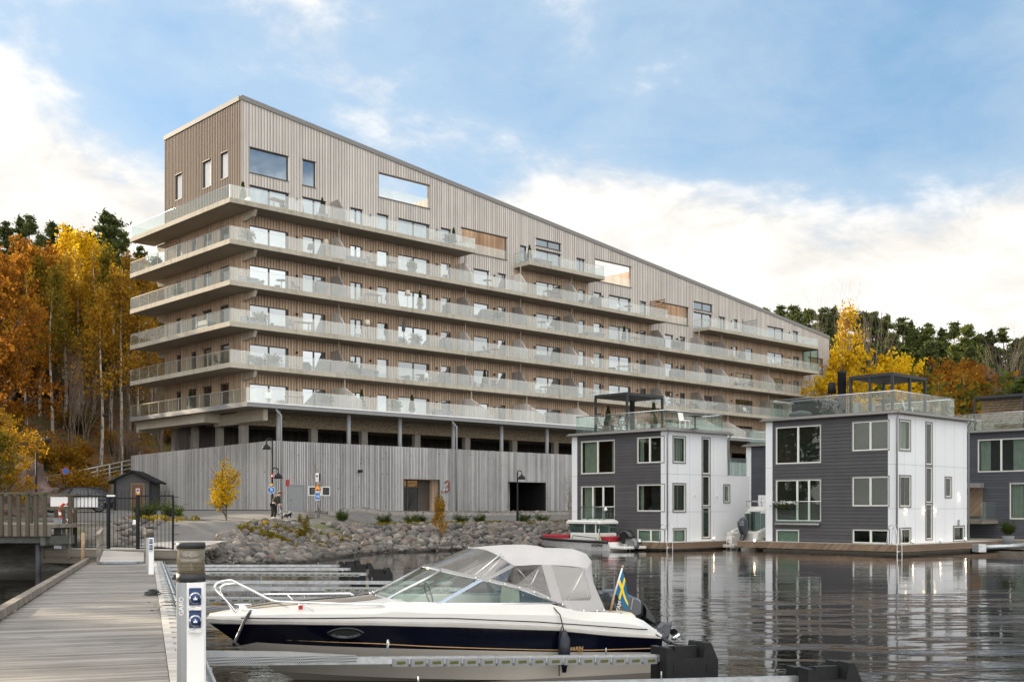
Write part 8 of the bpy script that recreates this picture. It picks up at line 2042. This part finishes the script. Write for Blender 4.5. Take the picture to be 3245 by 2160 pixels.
ORD = ['', 'lowest', 'second lowest', 'third lowest', 'fourth lowest', 'second highest', 'top']
def on_balcony(k, px, y, kind, rz, where, desc=None):
    p = bworld(bs(px, y), y, LB[k]+0.354); put(kind, p, BRZ+rz, f"{desc or kind} on the {ORD[k]} balcony, {where}", 'balcony furniture of the apartment building')
BAYS = [(770, 1040, 'at the left corner'), (1110, 1200, 'just past the first screen'), (1240, 1370, 'before the fourth window group'), (1385, 1440, 'before the second screen'), (1520, 1600, 'past the second screen'), (1690, 1780, 'past the third screen'), (1850, 1920, 'past the fourth screen'), (1930, 2050, 'right of the middle'), (2110, 2180, 'past the fifth screen'), (2330, 2400, 'towards the right end'), (2430, 2560, 'at the right end')]
SET = {6: [(0, 'globe lamp', .06), (0, 'dark chair', .48), (0, 'wooden table', .40), (0, 'cypress pot', .0), (0, 'conifer planter', .93), (1, 'globe lamp', .05), (3, 'cypress pot', .95), (3, 'leafy planter', .7)],
       5: [(0, 'leafy planter', .05), (0, 'floor lamp', .97), (1, 'sofa', .15), (1, 'dark chair', .75), (2, 'round table', .0), (2, 'leafy planter', .5), (3, 'white chair', .5), (4, 'round table', .3), (5, 'wooden table', .6), (5, 'dark chair', .9), (6, 'covered grill', .5), (7, 'white chair', .3), (7, 'round table', .5)],
       4: [(0, 'sofa', .1), (0, 'round table', .45), (0, 'dark chair', .62), (0, 'covered grill', .9), (1, 'white chair', .4), (1, 'wooden table', .8), (2, 'floor lamp', .4), (2, 'cypress pot', .7), (3, 'dark chair', .5), (4, 'covered grill', .2), (4, 'leafy planter', .7), (5, 'round table', .3), (5, 'white chair', .6), (6, 'sofa', .5), (7, 'cypress pot', .4), (7, 'wooden table', .7), (8, 'leafy planter', .5), (9, 'covered grill', .3), (10, 'white chair', .2), (10, 'round table', .5)],
       3: [(0, 'sofa', .12), (0, 'leafy planter', .2), (0, 'wooden table', .7), (0, 'dark chair', .55), (1, 'floor lamp', .6), (1, 'white chair', .3), (2, 'closed parasol', .3), (2, 'leafy planter', .6), (3, 'covered grill', .5), (4, 'dark chair', .3), (4, 'round table', .6), (5, 'sofa', .4), (6, 'white chair', .5), (7, 'wooden table', .4), (7, 'dark chair', .7), (8, 'covered grill', .4), (9, 'sofa', .4), (9, 'round table', .8), (10, 'leafy planter', .3)],
       2: [(0, 'dark chair', .1), (0, 'leafy planter', .35), (0, 'covered grill', .95), (1, 'sofa', .6), (1, 'leafy planter', .1), (2, 'round table', .7), (2, 'white chair', .9), (3, 'covered grill', .4), (4, 'conifer planter', .2), (4, 'dark chair', .6), (5, 'wooden table', .5), (5, 'white chair', .2), (6, 'round table', .4), (7, 'sofa', .3), (7, 'leafy planter', .8), (8, 'dark chair', .5), (9, 'white chair', .5), (10, 'closed parasol', .9)],
       1: [(0, 'white chair', .3), (0, 'leafy planter', .98), (0, 'wooden table', .6), (1, 'conifer planter', .4), (2, 'leafy planter', .1), (2, 'cypress pot', .5), (3, 'sofa', .3), (4, 'white chair', .4), (5, 'round table', .5), (5, 'dark chair', .8)]}
for k in SET:
    rng = random.Random(k*31)
    for bay, kind, f in SET[k]:
        a, b_, wh = BAYS[bay]; y = rng.uniform(-1.55, -0.9) if k > 1 else rng.uniform(-3.6, -2.2); on_balcony(k, a+(b_-a)*f, y, kind, rng.uniform(-0.6, 0.6), wh)
for k, v in {5: (490, 'leafy planter', 'round end'), 4: (560, 'leafy planter', ''), 3: (650, 'sofa', ''), 2: (690, 'dark chair', ''), 1: (600, 'cypress pot', '')}.items():
    y = bl(v[0], -1.3); p = bworld(-1.2, y, LB[k]+0.354); put(v[1], p, BRZ+rad(90), f"{v[1]} on the {ORD[k]} balcony, round the corner on the short end", 'balcony furniture of the apartment building')
p = bworld(MINI[6][0]+0.9, -1.2, LB[6]+0.354); put('conifer planter', p, BRZ, 'conifer planter at the left end of the small separate top balcony', 'balcony furniture of the apartment building')
p = bworld(MINI[6][0]+2.6, -1.2, LB[6]+0.354); put('sofa', p, BRZ, 'sofa on the small separate top balcony', 'balcony furniture of the apartment building')
# ---- roof terraces of the houses
def on_roof(H, px, x, kind, rz, label, group): y = H.Y(px, x); o_ = H.o; p = Vector((o_.x+UX*x-UY*y, o_.y+UY*x+UX*y, H.ze+0.162)); return put(kind, p, BRZ+rz, label, group)
GA_ = 'roof terrace furniture of the houseboats'
za = lambda x: 1680 + x/2.489
for px, x, rz, lb in ((570, 0.75, 1.2, 'leftmost wooden deck chair behind the roof glass of the left houseboat'), (655, 1.1, 2.6, 'wooden deck chair beside the tall leafy pot on the left houseboat roof'), (740, 0.9, 3.0, 'wooden deck chair by the middle pergola post on the left houseboat roof'), (865, 0.8, -1.2, 'wooden deck chair right of the roof chimney on the left houseboat'), (940, 1.3, 2.2, 'wooden deck chair beside the dark potted shrub on the left houseboat roof'), (1050, 0.9, 0.5, 'rightmost wooden deck chair in the glass corner of the left houseboat roof')): on_roof(hA, za(px), x, 'deck chair', rz, lb, GA_)
on_roof(hA, za(615), 1.6, 'conifer planter', 0.3, 'tall shrub in a concrete planter at the left of the left houseboat roof', GA_); on_roof(hA, za(975), 1.8, 'cypress pot', 0, 'potted shrub near the right pergola post on the left houseboat roof', GA_)
on_roof(hA, za(1300), 2.0, 'round table', 0, 'round table behind the white side glass of the left houseboat roof', GA_); on_roof(hA, za(1220), 1.2, 'white chair', 0, 'white chair behind the white side glass of the left houseboat roof', GA_)
b = MB(); b.bbox(-1.0, 1.0, -1.0, 1.0, 0.0, 0.95, 0.12); x = 2.2; y = hB.Y(2400+430/2.341, x); tub = empty('hot_tub', (hB.o.x+UX*x-UY*y, hB.o.y+UY*x+UX*y, hB.ze+0.162), BRZ, 'large dark hot tub with padded lid on the near houseboat roof', 'hot tub'); b.build('shell', M['black_plastic'], tub); b = MB(); b.bbox(-1.05, 1.05, -1.05, 1.05, 0.951, 1.07, 0.05); b.build('lid', M['cover_grey'], tub)
b = MB(); b.ball((0, 0, 0.19), 0.5, 16, 9, sc_=(0.8, 1.5, 0.42)); b.v = [(p_[0], p_[1], max(0.0, p_[2]*(1+0.2*mnoise.noise(Vector(p_)*3)))) for p_ in b.v]; x = 0.75; y = hB.Y(2400+320/2.341, x); b.build('bean_bag', M['cover_grey'], None, (hB.o.x+UX*x-UY*y, hB.o.y+UY*x+UX*y, hB.ze+0.162), BRZ, label='dark bean bag lounger lying behind the roof glass beside the hot tub', cat='bean bag')
b = MB(); x = 0.9; y = hB.Y(2636, x); fl_ = empty('outdoor_lamp', (hB.o.x+UX*x-UY*y, hB.o.y+UY*x+UX*y, hB.ze+0.162), BRZ, 'black shaded floor lamp between hot tub and chimney on the near houseboat', 'lamp'); b.lathe([(0.2, 0), (0.2, 0.03), (0.025, 0.04), (0.025, 1.3)], 0, 0, 10); b.build('stand', M['black_paint'], fl_); b = MB(); b.lathe([(0.24, 1.25), (0.19, 1.85)], 0, 0, 12); b.build('lamp_shade', M['black_paint'], fl_)
b = MB(); b.bbox(-0.5, 0.5, -0.2, 0.2, 0, 0.6, 0.03); 
for i, px in enumerate((2717, 2762)): x = 1.0; y = hB.Y(px, x); bb = MB(); bb.bbox(-0.2, 0.2, -0.14, 0.14, 0, 0.62, 0.02); bb.build('concrete_stool', M['concrete'], None, (hB.o.x+UX*x-UY*y, hB.o.y+UY*x+UX*y, hB.ze+0.162), BRZ, label='pale concrete block on the near houseboat roof, ' + ('closer to the chimney' if i == 0 else 'closer to the near pergola post'), cat='stool', group='concrete blocks on the roof')
on_roof(hB, 2795, 1.4, 'round table', 0, 'round table under the pergola on the near houseboat', GA_); on_roof(hB, 2880, 4.0, 'white chair', 0.4, 'white chair behind the white side glass of the near houseboat roof', GA_)
# ---- swim ladders, flower box, deck lights, fenders
def swim_ladder(H, px, label):
    x = H.X(px, -0.78); r = empty('swim_ladder', (H.o.x+UX*x+UY*0.80, H.o.y+UY*x-UX*0.80, 0), BRZ, label, 'ladder', 'chrome swim ladders')
    b = MB()
    for q in (0, 0.5): b.tube(smooth([(q, 0.5, H.zb), (q, 0.42, H.zb+0.85), (q, 0.2, H.zb+1.02), (q, -0.02, H.zb+0.8), (q, -0.06, H.zb), (q, -0.06, -0.4)]), 0.017, 7)
    b.build('side_rails', M['brushed_steel'], r); b = MB()
    for z in (-0.05, 0.2): b.tube([(0, -0.06, z), (0.5, -0.06, z)], 0.02, 6)
    b.build('rungs', M['chrome'], r)
swim_ladder(hA, 2110, 'chrome swim ladder at the deck corner of the left houseboat'); swim_ladder(hB, 2838, 'chrome swim ladder at the deck corner of the near houseboat')
u0, u1, z0, z1 = hB.box_from_zoom('d', 145, 292, 1075, 1110); rs = np.random.RandomState(4); fb = empty('flower_box', (hB.o.x-UY*(u0+u1)/2, hB.o.y+UX*(u0+u1)/2, z0), BRZ, 'white flowers in a box hung on the glass of the french window', 'flower box')
b = MB(); b.box(-0.36, -0.19, -(u1-u0)/2, (u1-u0)/2, -0.08, 0.08); b.build('box', M['black_plastic'], fb); L = u1-u0
o = bpy.data.objects.new('foliage', leaves('foliage', rs.normal(size=(500, 3))*np.array([0.07, L*0.26, 0.09])+np.array([-0.28, 0, 0.05]), 0.07, M['leaf_green'], rs)); col.objects.link(o); parent_to(o, fb)
o = bpy.data.objects.new('blossoms', leaves('blossoms', rs.normal(size=(130, 3))*np.array([0.06, L*0.24, 0.05])+np.array([-0.29, 0, 0.2]), 0.08, M['sign_white'], rs, 0, 1.0)); col.objects.link(o); parent_to(o, fb)
for i, (H, px, lab) in enumerate(((hB, 2893, 'beside the near swim ladder'), (hB, 2980, 'in the middle of the near white wall'), (hB, 3060, 'near the stairs'), (hA, 2262, 'on the left houseboat deck'), (hB, 2392, 'at the left deck end below the cruiser'))):
    yq = -0.55; x = H.X(px, yq) if px != 2392 else -0.55
    pos = (H.o.x+UX*x-UY*yq, H.o.y+UY*x+UX*yq, H.zb) if px != 2392 else tuple(ground_at(2391, 1722, 0.53))
    r = empty('deck_light', pos, BRZ, 'small lit bollard light on the deck, ' + lab, 'deck light', 'small deck bollard lights'); b = MB(); b.lathe([(0.05, 0), (0.05, 0.16)], 0, 0, 8); b.lathe([(0.055, 0.22), (0.05, 0.25)], 0, 0, 8); b.build('housing', M['brushed_steel'], r); b = MB(); b.lathe([(0.04, 0.161), (0.04, 0.219)], 0, 0, 8); b.build('bulb', M['sconce_glow'], r)
for i, (px, py, lab) in enumerate(((2822, 1737, 'left of the near swim ladder'), (2905, 1736, 'right of the near swim ladder'))):
    q = ground_at(px, py, 0.3); b = MB(); b.ball((0, 0, 0.3), 0.17, 10, 7, sc_=(1.3, 1, 1)); b.build('fender', M['black_rubber'], None, (q.x, q.y, 0), BRZ, label='black round fender hanging at the deck edge, ' + lab, cat='fender', group='black fenders on the near houseboat deck')
pq = ground_at(3195, 1722, 0.6); r = tree('potted_plant', 'bush', 0, pq.x, pq.y, 0.85, 'leaf_green', 'spiky green potted plant on the deck of the right houseboat', None, 0.9, 'plant', z=1.08); b = MB(); b.lathe([(0.22, 0.55), (0.3, 1.0), (0.27, 1.0)], 0, 0, 12); o = b.build('flower_pot', M['pot_grey'], None, (pq.x, pq.y, 0), label='grey round pot holding the spiky plant on the right deck', cat='pot')
